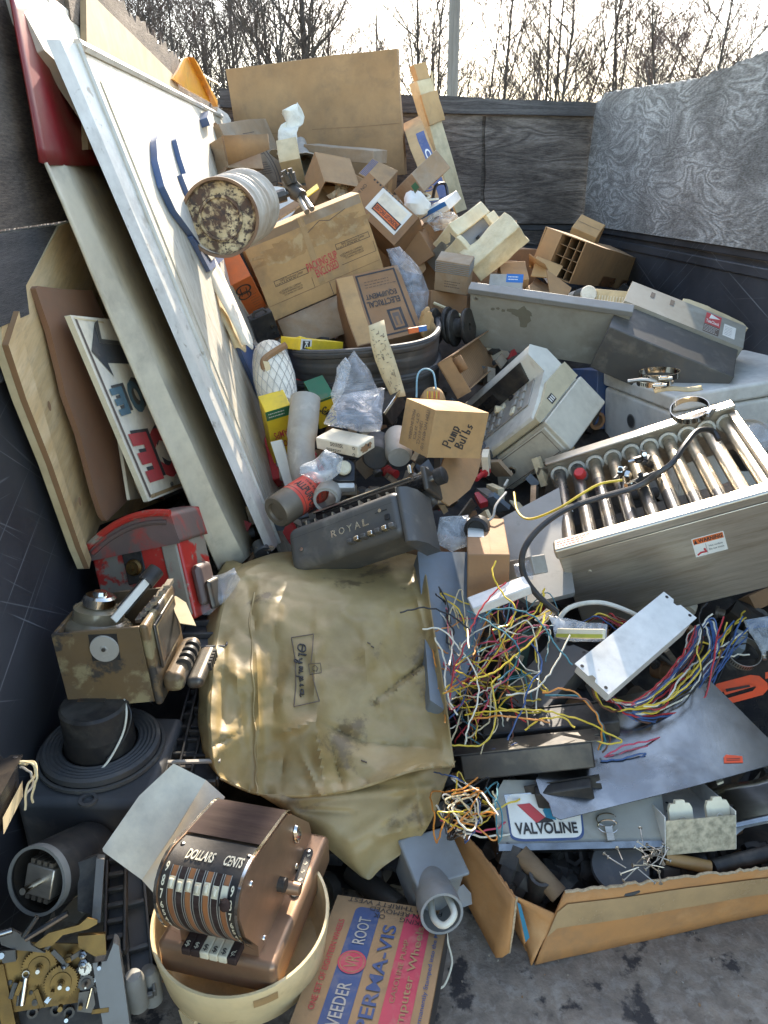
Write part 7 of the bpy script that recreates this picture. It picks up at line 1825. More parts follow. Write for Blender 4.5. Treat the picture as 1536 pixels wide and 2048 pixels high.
pp2([(147, 634), (206, 643), (208, 647), (149, 638)], 'brass_p' if 'brass_p' in K else 'paper_y', .0008)
pp2([(149, 638), (153, 638), (302, 992), (299, 996)], 'ink_f', .0008); pp2([(299, 990), (362, 966), (364, 972), (302, 997)], 'tape', .0008)
pp2([(188, 646), (182, 703), (227, 753), (215, 726), (262, 728), (240, 690), (199, 686)], 'rubber', .0010)
pp2([(188, 646), (199, 686), (240, 690), (236, 682), (202, 678), (194, 640)], 'dk_grey', .0014)
pp2([(183, 700), (198, 708), (200, 714), (184, 704)], 'dk_grey', .0016)
def L_(ch, quad, m, sh='pvc_lt'):
    s_ = [(u + 4, v - 7) for u, v in quad]; 
    glyph_quad(mb, Mi_, ch, s_, 'dk_grey' if m != 'ink_red' else 'rubber', .0010 * zi, .06); glyph_quad(mb, Mi_, ch, quad, m, .0018 * zi, .05)
cr = lambda x, y: (120 + x * .2051, 600 + y * .2051)
L_('E', [cr(830, 1285), cr(655, 1310), cr(868, 1785), cr(1010, 1740)], 'ink_red')
L_('C', [cr(1010, 1235), cr(850, 1260), cr(1040, 1745), cr(1190, 1690)], 'ink_red')
bl_ = mat('sign_blue_paint', (.10, .19, .25), .6, var=.4); K['sgnb'] = bl_
L_('E', [cr(590, 840), cr(470, 870), cr(590, 1135), cr(690, 1105)], 'sgnb')
L_('O', [cr(720, 760), cr(612, 815), cr(740, 1120), cr(850, 1070)], 'sgnb')
mb.build('lettering', t)
mb = MB(); p = to_plane(Mi_, [(341, 968)])[0]; mb.lathe([(.004, 0), (.004, .004 * zi), (0, .005 * zi)], K['iron'], Matrix.Translation((p[0], p[1], .001)), 10); mb.build('screw', t)

# red housing
M, s = fit({'001': (176, 1106), '101': (357, 1066), '100': (388, 1205), '000': (212, 1232)}, 1.36, (.185, .12, .12), tag='red housing')
w, d, h = s
t = thing('meter_housing', 'chipped red meter housing with an arched sooty hood and square brass knob recess', 'housing', M)
MB().box((0, 0, -.04), (w, d, h), K['red']).build('body', t, bevel=.006)
n = 18; arc = []
for i in range(n + 1):
    x = -.008 + (w * 1.04) * i / n; f = i / n; arc.append((x, h + .058 * (math.sin(math.pi * (.06 + .62 * f)) ** .8) * 1.15 - .012))
Mxz = Matrix(((1, 0, 0, 0), (0, 0, -1, 0), (0, 1, 0, 0), (0, 0, 0, 1)))
out = arc + [(w * 1.03, h - .012), (-.008, h - .012)]
MB().prism(out, -d * 1.02, .012, K['redtop'], Mxz).build('hood', t, bevel=.008, seg=3)
MB().tube([(x, -.013, z) for x, z in arc], .007, K['red'], 8).tube([(x, -.012, z - .018) for x, z in arc[2:-1]], .005, K['redtop'], 8).build('hood_rim', t)
MB().box((w * .35, -.003, h * .40), (w * .57, .0, h * .92), K['black']).build('recess_plate', t, bevel=.004)
MB().lathe([(.016, 0), (.016, .004), (.012, .008), (.012, .012), (.005, .012), (.004, .018), (0, .018)], K['brass'], Matrix.Translation((w * .46, -.003, h * .66)) @ Matrix.Rotation(R(90), 4, 'X'), 24).build('brass_knob', t)
MB().box((w * .80, -.006, -.03), (w * .97, .0, h * .93), mat('chipped_grey_enamel', (.22, .21, .18), .5, col2=(.30, .28, .24), spots=(.42, .04, .03), sscale=16, samt=.62)).build('corner_strip', t, bevel=.003)
MB().box((w + .001, .01, -.02), (w + .022, d * .6, h * .5), K['redtop']).build('counter_block', t, bevel=.012, seg=3)
MB().box((w + .0225, .01, -.03), (w + .036, d * .5, h * .22), K['iron']).build('counter_cover', t, bevel=.010, seg=3)
MB().box((w * .72, .01, h + .032), (w * .96, d * .8, h + .040), K['iron']).build('hood_plate', t, bevel=.002)

# brown housing
M, s = fit({'001': (98, 1277), '101': (282, 1247), '100': (304, 1409), '000': (144, 1412), '111': (330, 1173)}, 1.06, tag='brown housing')
w, d, h = s
t = thing('meter_housing', 'scuffed brown open topped meter housing with a round dial, motor parts showing in its top', 'housing', M)
T_ = .006
mb = MB().box((0, 0, 0), (w, T_, h), K['olive'], n=8).box((0, T_, 0), (T_, d, h), K['olive']).box((0, d - T_, 0), (w, d, h), K['olive']).box((T_, T_, 0), (w - T_, d - T_, T_), K['olive']); mb.build('body', t, bevel=.003)
MB().box((w + .0005, -.004, -.006), (w + .014, d + .004, h + .004), K['olive']).build('side_casting', t, bevel=.006, seg=3)
pn = MB().box((w + .0145, d * .12, h * .36), (w + .019, d * .88, h * .94), K['iron']); pn = pn.build('side_panel', t, bevel=.003)
MB().frame_lines(faceM(None, Vector((w + .0195, d, h)), 'right')[0], d * .14, h * .38, d * .86, h * .92, .004, K['olive'], .0005).build('panel_frame', pn)
sb = MB().box((w + .0145, d * .05, h * .05), (w + .048, d * .95, h * .30), K['olive']).build('counter_housing', t, bevel=.012, seg=4)
for i in range(4):
    MB().lathe([(.014, -.004), (.014, .004)], K['black'], Matrix.Translation((w + .040, d * (.35 + .13 * i), h * .24)) @ Matrix.Rotation(R(90), 4, 'X'), 16).build('number_wheel', t)
MB().box((w + .046, d * .15, h * .0), (w + .075, d * .9, h * .16), K['iron']).build('lower_counter', t, bevel=.010, seg=3)
for i in range(5):
    MB().box((w + .070, d * (.5 + .07 * i), h * .03), (w + .078, d * (.5 + .07 * i) + .006, h * .14), K['black']).build('slot', t)
MB().prism([(w * .40, h * .62), (w * .72, h * .60), (w * .74, h * .94), (w * .42, h * .96)], .0, .0015, K['black'], Mxz).build('dial_recess', t)
MB().lathe([(.0, .004), (.005, .004), (.006, .0025), (.022, .0025), (.023, 0)], K['pvc_lt'], Matrix.Translation((w * .57, -.0018, h * .77)) @ Matrix.Rotation(R(90), 4, 'X'), 32).lathe([(.0, .006), (.003, .006), (.0035, .004)], K['iron'], Matrix.Translation((w * .57, -.0018, h * .77)) @ Matrix.Rotation(R(90), 4, 'X'), 12).build('dial', t)
qi = M.inverted()
c0 = qi @ at_y(195, 1250, 1.13); c1 = qi @ at_y(212, 1205, 1.15)
ax = (Vector((.25, .15, 1))).normalized(); q = ax.to_track_quat('Z', 'Y').to_matrix().to_4x4(); q.translation = c0
clr = mat('smoky_clear_plastic', (.45, .38, .26), .2, var=.3, scale=20, bump=.05, trans=.5)
MB().lathe([(.052, -.06), (.056, .0), (.054, .004), (.042, .012), (.040, .030), (.022, .034), (0, .034)], clr, q, 32).build('motor_bowl', t)
q2 = q.copy(); q2.translation = c0 + ax * .035
MB().lathe([(.026, 0), (.026, .014), (.022, .018), (.012, .018), (.010, .024), (0, .024)], K['chrome'], q2, 28).build('motor_cap', t)
A = qi @ at_y(243, 1222, 1.10); B = qi @ at_y(306, 1148, 1.16)
MB().cyl(A, B, .010, K['black'], 14).build('capacitor', t)
MB().cyl(A.lerp(B, .75), B + (B - A) * .12, .014, K['black'], 14).build('black_coil', t)
m3 = frame(A + Vector((0, -.016, 0)), B - A, Vector((0, -.3, -1))); L = (B - A).length
MB().box((-.01, -.006, 0), (L * .92, .006, .004), K['paper_w'], m3).build('white_bar', t)
for i in range(7):
    f = i / 6; p = A.lerp(B, f * .9) + Vector((.028, .0, -.014)); MB().box(p - Vector((.004, .014, .003)), p + Vector((.006, .014, .003)), K['steel']).build('contact', t)
# paper tag and torn wrapper
m3 = plane3(at_y(343, 1195, 1.2), at_y(391, 1252, 1.12), at_y(352, 1240, 1.14))
quad_thing('paper_tag', 'curled yellowish paper tag right of the brown housing', 'paper tag', m3, [(342, 1194), (352, 1192), (372, 1205), (392, 1251), (360, 1246), (350, 1225)], .0015, 'paper_y')
# black plastic strips and rails right of the housings
def rail(lab, a, b, wd, m='black', nslot=9, nm='slotted_rail'):
    d = b - a; Mr = frame(a, d, Vector((0, 0, 1)).cross(d)); 
    if (Mr.to_3x3() @ Vector((0, 0, 1))).z < 0: Mr = frame(a, d, -Vector((0, 0, 1)).cross(d))
    L = d.length; t = thing(nm, lab, 'rail', Mr)
    mb = MB().box((0, -wd / 2, -.018), (L, -wd / 2 + .004, 0), K[m]).box((0, wd / 2 - .004, -.018), (L, wd / 2, 0), K[m]).box((0, -wd / 2 + .0041, -.018), (L, wd / 2 - .0041, -.014), K[m])
    for i in range(nslot + 1): mb.box((L * i / nslot - .003, -wd / 2 + .0041, -.0139), (L * i / nslot + .003, wd / 2 - .0041, -.002), K[m])
    mb.build('channel', t, bevel=.0012)
    return t
rail('black slotted rail running from the brown housing toward the black motor', at_y(352, 1560, .98), at_y(412, 1335, 1.26), .045)
rail('wide black ribbed tray between the brown housing and the tan cover', at_y(392, 1560, .98), at_y(440, 1330, 1.24), .07, 'black', 5)
rail('black slotted rail at the right of the gear mechanism', at_y(228, 1905, .74), at_y(232, 1715, .86), .03, 'black', 6)
rail('long dark rail left of the cream tub', at_y(285, 1990, .72), at_y(262, 1720, .90), .035, 'dk_grey', 3)
rail('dark rail end standing beside the cream tub', at_y(300, 1925, .78), at_y(300, 1735, .90), .025, 'black', 2)
rail('grey black rail under the red housing', at_y(400, 1290, 1.22), at_y(425, 1215, 1.36), .10, 'rubber', 3)
bag('torn clear plastic between the red housing and the tan cover', [(395, 1180), (430, 1150), (470, 1135), (480, 1160), (450, 1200), (420, 1230), (395, 1225)], 1.36, 1.3, 'film', 51, .015)
tag(MB().box((-.03, 0, 0), (.055, .006, .004), K['pvc_lt'], Matrix.Translation(at_y(372, 1528, 1.0)) @ Euler((0, 0, R(-2))).to_matrix().to_4x4()).build('metal_bar'), 'thin grey metal bar behind the cream paper card', 'bar')

# fan motor on its square base
M, s = fit({'001': (84, 1566), '101': (338, 1588)}, .93, (.2, .2, .1), tag='fan base')
w, d, h = .205, .21, .10
M = Matrix.Translation(at_y(203, 1490, 1.04)) @ Matrix.Rotation(R(-6), 4, 'Z') @ Matrix.Translation((-w * .46, -d * .55, -h - .012))
t = thing('blower_motor', 'black blower motor with a wide ribbed flange on a dark square housing', 'motor', M)
MB().box((0, 0, -.08), (w, d, h), K['rubber'], n=4).build('base_housing', t, bevel=.014, seg=4)
cx, cy = w * .46, d * .55
fl = MB().lathe([(.060, .004)] + [(.060 + .0032 * i, .010 + .0015 * (i % 2)) for i in range(0, 10)] + [(.094, .008), (.094, -.002), (.088, -.006)], K['rubber'], Matrix.Translation((cx, cy, h + .010)), 48, cap=False).build('flange', t)
MB().lathe([(.097, 0), (.101, .002), (.101, .008), (.096, .008)], K['dk_grey'], Matrix.Translation((cx, cy, h + .0)), 48, cap=False).build('gasket', t)
MB().lathe([(.050, 0), (.056, .012), (.054, .04), (.0545, .042), (.0545, .046), (.054, .048), (.054, .088), (.050, .092), (0, .093)], K['black'], Matrix.Translation((cx, cy, h + .006)), 40, cap=False).build('motor_can', t)
MB().box((-.022, -.008, .0001), (.022, .008, .0012), K['iron'], Matrix.Translation((cx - .004, cy + .006, h + .099))).build('name_plate', t)
for a in (250, 300, 340): MB().cyl((cx + .092 * math.cos(R(a)), cy + .092 * math.sin(R(a)), h), (cx + .092 * math.cos(R(a)), cy + .092 * math.sin(R(a)), h + .006), .006, K['rubber'], 14).build('lug', t)
MB().lathe([(.014, 0), (.014, .004), (.009, .004), (.009, -.004)], K['rubber'], Matrix.Translation((cx + .02, cy - .112, h + .0006)), 20, cap=False).build('screw_boss', t)
MB().tube(bez([Vector((cx + .046, cy + .01, h + .098)), Vector((cx + .056, cy - .012, h + .088)), Vector((cx + .052, cy - .028, h + .06)), Vector((cx + .036, cy - .050, h + .03)), Vector((cx + .022, cy - .066, h + .016))], 7), .0018, K['w_wht'], 6).build('lead_wire', t)
MB().tube(bez([Vector((cx + .046, cy + .008, h + .098)), Vector((cx + .060, cy - .006, h + .08)), Vector((cx + .052, cy - .024, h + .05)), Vector((cx + .030, cy - .052, h + .028))], 7), .0016, K['w_blk'], 6).build('lead_wire', t)
mb = MB().add([(0, 0, 0), (.03, -.004, .006), (.052, .006, .0), (.036, .02, -.016)], [(0, 1, 2, 3)], K['paper_y'], False, Matrix.Translation((cx + .035, cy + .028, h + .098))); tg = mb.build('paper_label', t, solid=.0006)

# bare motor cylinder
a = at_y(76, 1760, .80); b = at_y(186, 1702, .90); d = b - a; q = d.to_track_quat('Z', 'Y').to_matrix().to_4x4(); q.translation = a; L = d.length
t = thing('open_motor', 'black motor can lying on its side with an open grey rimmed end', 'motor', q)
r = .046
MB().lathe([(r * .93, .004), (r * .93, .05), (0, .05)], K['iron'], None, 40, cap=False).build('inner_wall', t)
MB().lathe([(r * .94, 0), (r, .0), (r, L * .92), (r * .88, L * 1.03), (r * .5, L * 1.06), (0, L * 1.06)], K['black'], None, 44, cap=False).build('can', t)
MB().lathe([(r * .92, -.001), (r * .92, -.004), (r * 1.012, -.004), (r * 1.014, .008), (r * 1.001, .008)], K['grey_mid'], None, 44, cap=False).build('rim', t)
MB().box((-.026, -.020, -.004), (.018, .020, .03), K['steel']).build('stator', t, bevel=.002)
for i in range(4): MB().box((-.020 + .010 * i, -.028, .0), (-.014 + .010 * i, .026, .028), K['cans']).build('lamination', t)
MB().cyl((-.004, .0, .01), (-.012, .004, -.045), .0045, K['chrome'], 10).build('shaft', t)
vi = q.inverted(); pv = vi @ at_y(128, 1790, .80); an = math.atan2(pv.y, pv.x)
mb = MB()
def cp(a_, z): return (r * 1.004 * math.cos(a_), r * 1.004 * math.sin(a_), z)
mb.grid(lambda x, y: cp(an - .32 + .5 * x + .1 * math.sin(y * 9), L * (.34 + .34 * y + .05 * math.sin(x * 7))), 8, 8, K['paper_y'], smooth=False); mb.build('torn_label', t)
pv = vi @ at_y(105, 1668, .86); an2 = math.atan2(pv.y, pv.x)
MB().grid(lambda x, y: cp(an2 - .25 + .4 * x, L * (.25 + .45 * y)), 6, 6, K['iron'], smooth=False).build('foil_label', t)

# gear mechanism (bottom left)
A = at_y(12, 1922, .71); B = at_y(160, 1893, .73); C_ = at_y(45, 2020, .68)
Mg_ = frame(C_, B - A, A - C_)
if (Mg_.to_3x3() @ Vector((0, 0, 1))).dot(Vector((0, 0, H)) - C_) < 0: Mg_ = frame(C_, A - B, A - C_)
zg = 1
t = thing('gear_mechanism', 'brass and steel gear mechanism on a grey cast frame in the front left corner', 'mechanism', Mg_)
def G(u, v, z=0):
    p = to_plane(Mg_, [(u, v)])[0]; return Vector((p[0], p[1], z))
ol = [G(8, 1900), G(60, 1885), G(165, 1888), G(162, 2004), G(45, 2022), G(-10, 2030), G(-12, 1915)]
MB().prism([(p.x, p.y) for p in ol], -.003, 0, K['brass']).build('brass_plate', t, bevel=.0006)
def gear(u, v, r, z, nt, m='brass'):
    c = G(u, v, z); o = []
    for i in range(nt * 4):
        rr = r * (1.0 if i % 4 in (0, 1) else .92); an = 2 * math.pi * i / (nt * 4); o.append((c.x + rr * math.cos(an), c.y + rr * math.sin(an)))
    g = MB().prism(o, z, z + .003, K[m]).build('gear', t)
    MB().lathe([(r * .62, .0032), (r * .60, .0045), (r * .24, .0045), (r * .22, .006), (r * .16, .006), (r * .16, .012), (0, .012)], K[m], Matrix.Translation(c), 24, cap=False).build('hub', g)
    MB().cyl(c + Vector((0, 0, .008)), c + Vector((0, 0, .02)), r * .12, K['steel'], 10).build('axle', g)
gear(80, 1930, .0215, .006, 40); gear(124, 1958, .0210, .011, 38); gear(174, 1958, .010, .012, 18, 'iron'); gear(172, 1930, .008, .012, 14, 'steel')
for u, v, rr in ((20, 1965, .003), (62, 1985, .0025), (112, 1982, .0015), (70, 2005, .004), (24, 1920, .002)):
    MB().lathe([(rr, 0), (rr, .0012), (0, .0018)], K['iron'], Matrix.Translation(G(u, v)), 12).build('rivet', t)
mb = MB().tube([G(54, 1948, .012), G(46, 2002, .012)], .0042, K['chrome'], 12)
sp = mb.build('spring', t); MB().tube([G(54, 1942, .012) + Vector((.004 * math.cos(a_ * .7), .004 * math.sin(a_ * .7), 0)) for a_ in range(10)], .001, K['steel'], 5).build('hook', sp)
MB().prism([(G(u, v).x, G(u, v).y) for u, v in [(70, 1882), (100, 1858), (160, 1842), (176, 1828), (196, 1832), (196, 1840), (178, 1850), (128, 1862), (108, 1882), (82, 1888)]], .014, .018, K['brass']).build('cam_lever', t, bevel=.0006)
MB().prism([(G(u, v).x, G(u, v).y) for u, v in [(158, 1862), (212, 1858), (214, 1898), (192, 1902), (160, 1884)]], .010, .022, K['brass']).build('bracket', t, bevel=.0015)
MB().prism([(G(u, v).x, G(u, v).y) for u, v in [(0, 1855), (28, 1850), (62, 1868), (66, 1880), (95, 1896), (60, 1892), (36, 1890), (8, 1880)]], .012, .020, K['iron']).build('clevis', t, bevel=.001)
MB().prism([(G(u, v).x, G(u, v).y) for u, v in [(5, 1890), (36, 1888), (38, 1910), (12, 1914)]], .012, .024, K['iron']).build('clevis_block', t, bevel=.001)
MB().tube([G(-10, 1862, .022), G(30, 1850, .022)], .004, K['steel_sh'], 10).build('link_rod', t)
MB().tube([G(52, 1862, .024), G(80, 1820, .03)], .0035, K['steel_sh'], 8).build('link_rod', t)
MB().tube([G(56, 1866, .024), G(140, 1812, .032)], .0042, K['steel_sh'], 8).build('link_rod', t)
for k, (u, v, z, r) in enumerate(((168, 1898, .026, .005), (168, 1918, .02, .006), (140, 1908, .018, .006), (130, 1925, .016, .004))): MB().lathe([(r, -.008), (r, .0), (r * .6, .001), (r * .6, .006), (0, .007)], K['steel_sh'] if k != 2 else K['brass'], Matrix.Translation(G(u, v, z)), 6).build('nut', t)
MB().prism([(G(u, v).x, G(u, v).y) for u, v in [(160, 1975), (188, 1970), (192, 1998), (184, 2015), (156, 2012)]], .008, .018, K['iron']).build('pawl', t, bevel=.001)
MB().tube([G(185, 1965, .02), G(175, 2004, .02)], .0012, K['chrome'], 6).build('clip_wire', t)
MB().prism([(G(u, v).x, G(u, v).y) for u, v in [(186, 1920), (214, 1916), (228, 1880), (238, 1886), (262, 2060), (212, 2075)]], -.03, .012, K['grey_mid']).build('cast_frame', t, bevel=.003)
MB().prism([(G(u, v).x, G(u, v).y) for u, v in [(-15, 1930), (8, 1925), (40, 2080), (10, 2085)]], -.02, .006, K['brass']).build('side_bar', t, bevel=.001)
MB().prism([(G(u, v).x, G(u, v).y) for u, v in [(0, 2025), (160, 2008), (210, 2000), (215, 2080), (0, 2090)]], -.05, -.03, K['black']).build('lower_plate', t)
rg = random.Random(6)
for i in range(22):
    p = G(rg.uniform(5, 205), rg.uniform(1880, 2025), rg.uniform(.002, .022)); an_ = rg.uniform(0, 6.28); l_ = rg.uniform(.008, .03)
    if i % 3 == 0: MB().cyl(p, p + Vector((0, 0, rg.uniform(.008, .02))), rg.uniform(.0015, .004), K[rg.choice(['iron', 'steel_sh', 'brass'])], 10).build('pin', t)
    else: MB().box((-l_ / 2, -.003, 0), (l_ / 2, .003, .002), K[rg.choice(['iron', 'iron', 'steel_sh', 'brass'])], Matrix.Translation(p) @ Matrix.Rotation(an_, 4, 'Z')).build('lever', t, bevel=.0005)
for u, v in ((108, 2035), (135, 2040), (60, 2040)): MB().lathe([(.007, 0), (.007, .006), (.004, .006), (.004, 0)], K['iron'], Matrix.Translation(G(u, v, -.028)), 16, cap=False).build('bushing', t)
MB().prism([(G(u, v).x, G(u, v).y) for u, v in [(192, 1720), (208, 1722), (200, 1850), (182, 1850)]], -.04, -.01, K['dk_grey']).build('slide_rail', t, bevel=.001)
MB().prism([(G(u, v).x, G(u, v).y) for u, v in [(150, 1740), (192, 1725), (182, 1850), (150, 1840)]], -.06, -.045, K['black']).build('back_plate', t)
for u, v in ((268, 1960), (298, 1950)):
    c = at_y(u, v, .72 if u < 280 else .745); tag(MB().lathe([(.0, .012), (.010, .010), (.014, 0), (.014, -.05)], K['grey_mid'], Matrix.Translation(c), 14).build('rounded_foot'), 'grey rounded metal foot ' + ('nearest the gear mechanism' if u < 280 else 'nearest the cream tub'), 'foot')

# ---- paper cards
Mq = plane3(at_y(206, 1703, .83), at_y(300, 1770, .80), at_y(347, 1527, .92))
quad_thing('paper_card', 'creased off white paper card behind the check writer, upper sheet', 'paper', Mq, [(206, 1703), (205, 1697), (278, 1592), (347, 1527), (412, 1560), (345, 1670), (284, 1760)], .001, 'paper', None, 0)
Mq2 = plane3(at_y(284, 1762, .815), at_y(320, 1800, .80), at_y(412, 1562, .925))
quad_thing('paper_card', 'off white paper card fold tucked against the check writer, lower sheet', 'paper', Mq2, [(284, 1760), (347, 1668), (412, 1560), (450, 1594), (400, 1690), (330, 1812)], .001, 'paper', None, 0)

# ---- check writer
M, s = fit({'001': (330, 1884), '101': (548, 1940), '111': (655, 1668), '100': (540, 1962)}, .74, (.172, .24, .025), tag='check writer')
w, d, h = s
t = thing('check_writer', 'bronze check writing machine with DOLLARS CENTS columns, tilted in the cream tub', 'check writer', M)
MB().box((0, 0, -.03), (w, d, h), K['bronze']).build('base', t, bevel=.010, seg=4)
xr = w * .84
Mi2 = M.inverted(); nrm = M.to_3x3() @ Vector((1, 0, 0)); p0 = M @ Vector((xr, 0, 0))
def onx(u, v): p = Mi2 @ on_plane(u, v, p0, nrm); return (p.y, p.z)
raw = [(516, 1892), (491, 1874), (479, 1838), (480, 1800), (490, 1759), (506, 1725), (526, 1698), (550, 1664), (574, 1632), (584, 1629), (618, 1645), (622, 1660)]
pf = [onx(u, v) for u, v in raw]
# left end: the x that best puts the back top corner on its pixel
by, bz = pf[8]
best = min((np.linalg.norm(proj(np.array([M @ Vector((x, by, bz))]))[0] - np.array([431, 1588])), x) for x in np.linspace(-.1, xr - .05, 120)); xl = best[1]
if FITLOG: print('CHECKWRITER', w, d, xl, xr, pf)
yb = max(p[0] for p in pf); zlow = h - .01
prof = [(y, max(z, h - .012)) for y, z in pf] + [(yb + .004, h - .012), (pf[0][0], h - .012)]
Myz = Matrix(((0, 0, 1, 0), (1, 0, 0, 0), (0, 1, 0, 0), (0, 0, 0, 1)))
MB().prism(prof, xl, xr, K['bronze'], Myz).build('head', t, bevel=.003)
front = [Vector((0, y, z)) for y, z in pf[:10]]          # bottom front up and over to the back of the top
cen = sum(front, Vector()) / len(front)
fine = bez(front, 8); acc = [0]
for a, b in zip(fine, fine[1:]): acc.append(acc[-1] + (b - a).length)
TL = acc[-1]
def sf(x, q, lift=0):
    """point on the curved front: x across, q from 0 (bottom) to 1 (back of the top)"""
    s_ = max(0, min(1, q)) * TL; i = min(max(int(np.searchsorted(acc, s_)) - 1, 0), len(fine) - 2); f = (s_ - acc[i]) / max(1e-9, acc[i + 1] - acc[i])
    p = fine[i].lerp(fine[i + 1], f); tn = (fine[i + 1] - fine[i]).normalized(); nn = Vector((0, -tn.z, tn.y))
    if nn.dot(p - cen) < 0: nn = -nn
    return Vector((xl + x * (xr - xl), p.y, p.z)) + nn * lift
def patch(mb, x0, x1, q0, q1, m, lift, n=14): mb.grid(lambda a, b: sf(x0 + (x1 - x0) * a, q0 + (q1 - q0) * b, lift), 2, n, K[m], smooth=True)
qs = acc[6 * 8] / TL
mb = MB(); patch(mb, .035, .965, qs + .003, 1, 'woodgr', .0045); mb.build('wood_panel', t)
fp = MB(); patch(fp, .035, .965, .03, qs, 'black', .001, 24); fp = fp.build('front_panel', t)
mb = MB()
for x in (.0, .965): patch(mb, x, x + .035, .02, 1, 'chrome', .0056, 30)
mb.build('chrome_trim', t)
qh = acc[5 * 8] / TL
q_lo, q_hi = .08, qh * .86
cols = [(.155 + .105 * i) for i in range(7)]
for i, x in enumerate(cols):
    mb = MB(); patch(mb, x, x + .062, q_lo, q_hi, 'wood_or' if i % 2 == 0 else 'woodgr', .0016); patch(mb, x - .012, x - .004, q_lo, q_hi, 'pvc_lt', .0024); patch(mb, x + .066, x + .074, q_lo, q_hi, 'pvc_lt', .0024)
    qq = q_hi - (.20 + .014 * (i % 2)) * (q_hi - q_lo); patch(mb, x - .004, x + .068, qq, qq + .042, 'ivory', .003, 4); c = mb.build('number_column', t)
    if i < 6: mb = MB(); patch(mb, x + .010, x + .056, qq + .006, qq + .034, 'ivory', .006, 3); mb.build('column_tab', c, solid=.003)
def stext(mb, s_, xc, qc, wx, hq, m, lift=.003, bold=.02):
    vs, fs, asp = _text_mesh(s_, bold); mb.add([sf(xc + a * wx, qc + b * hq, lift) for a, b in vs], fs, K[m])
mb = MB(); stext(mb, "DOLLARS", .40, qh * .96, .33, .050, 'ivory'); stext(mb, "CENTS", .80, qh * .96, .22, .050, 'ivory')
for i in range(9):
    q_ = q_hi * .98 - (q_hi - q_lo) * i / 8.6; stext(mb, str(9 - i), .088, q_, .036, .036, 'ivory'); stext(mb, str(9 - i), .905, q_ - .04, .036, .036, 'ivory')
mb.build('lettering', t)
for x in (.10, .92): MB().lathe([(.003, 0), (.003, .002), (0, .003)], K['chrome'], Matrix.Translation(sf(x, qh * 1.05, .001)) @ (sf(x, qh * 1.05, .01) - sf(x, qh * 1.05, 0)).to_track_quat('Z', 'Y').to_matrix().to_4x4(), 12).build('screw', t)
for i in range(6):
    x = .20 + .115 * i; p = sf(x, .02, .004); m_ = 'ivory' if i in (2, 3, 4) else 'woodgr'
    k = MB().box((p.x - .0075, p.y - .020, p.z - .014), (p.x + .0055, p.y + .012, p.z - .002), K[m_]).build('key', t, bevel=.002)
    mb = MB(); Mk = Matrix.Translation((p.x - .001, p.y - .012, p.z - .0018)); mb.text('$' if i < 5 else '¢', Mk, 0, 0, .006, .010, K['ink'] if i in (2, 3, 4) else K['ivory'], lift=.0004); mb.build('mark', k)
# red lever on the cents column and side fittings
p = sf(.86, qh * .70, .008); MB().lathe([(.006, -.006), (.007, .0), (.004, .006), (0, .007)], K['woodgr'], Matrix.Translation(p), 14).build('cents_slider', t)
def sidep(u, v, k=0): y, z = onx(u, v); return Vector((xr + k, y, z))
def knob(nm, u, v, r, L, m, r2=None): MB().cyl(sidep(u, v, 0), sidep(u, v, L), r, K[m], 20, r2).build(nm, t, bevel=.001)
MB().lathe([(.0045, 0), (.011, .001), (.010, .005), (.004, .009), (0, .010)], K['chrome'], Matrix.Translation(sidep(590, 1668)) @ Matrix.Rotation(R(90), 4, 'Y') @ Matrix.Diagonal((1.5, .8, 1, 1)), 20).build('chrome_latch', t)
knob('crank_hub', 558, 1768, .010, .010, 'black'); knob('crank_knob', 566, 1772, .0105, .026, 'bronze', .0085)
MB().cyl((xl, by * .55, h + (bz - h) * .55), (xl - .028, by * .55, h + (bz - h) * .55), .008, K['woodgr'], 16).build('left_handle', t, bevel=.001)
for u, v in ((502, 1768), (528, 1876)): MB().lathe([(.0045, 0), (.004, .002), (0, .0028)], K['chrome'], Matrix.Translation(sidep(u, v)) @ Matrix.Rotation(R(90), 4, 'Y'), 14).build('side_screw', t)
Mtop = Matrix.Translation((0, 0, h))
Yb = to_plane(M @ Mtop, [(617, 1706), (590, 1788)]); a = Vector(Yb[0]); b = Vector(Yb[1])
mb = MB(); n_ = (b - a).normalized(); pe = Vector((-n_.y, n_.x)); oo = []
for k in range(9): an = math.pi * k / 8; oo.append(a - n_ * .007 * math.sin(an) + pe * .007 * math.cos(an))
for k in range(9): an = math.pi * k / 8; oo.append(b + n_ * .007 * math.sin(an) - pe * .007 * math.cos(an))
mb.prism([(p.x, p.y) for p in oo], h + .0002, h + .003, K['black']); sl = mb.build('side_gauge', t)
mb = MB()
for i in range(5):
    p = a.lerp(b, (i + .5) / 5); mb.text(str(4 - i) if i < 4 else '0', Matrix.Translation((p.x, p.y, h + .003)), .002, 0, .004, .006, K['ivory'], rot=-30, lift=.0005)
mb.build('gauge_numbers', sl)
for p in (a, b): MB().lathe([(.003, 0), (.003, .0015), (0, .002)], K['chrome'], Matrix.Translation((p.x, p.y, h + .003)), 12).build('screw', sl)
MB().lathe([(.005, 0), (.006, .006), (.004, .01), (0, .011)], K['chrome'], Matrix.Translation((*(a.lerp(b, .45) - pe * .012), h + .001)), 16).build('gauge_knob', t)

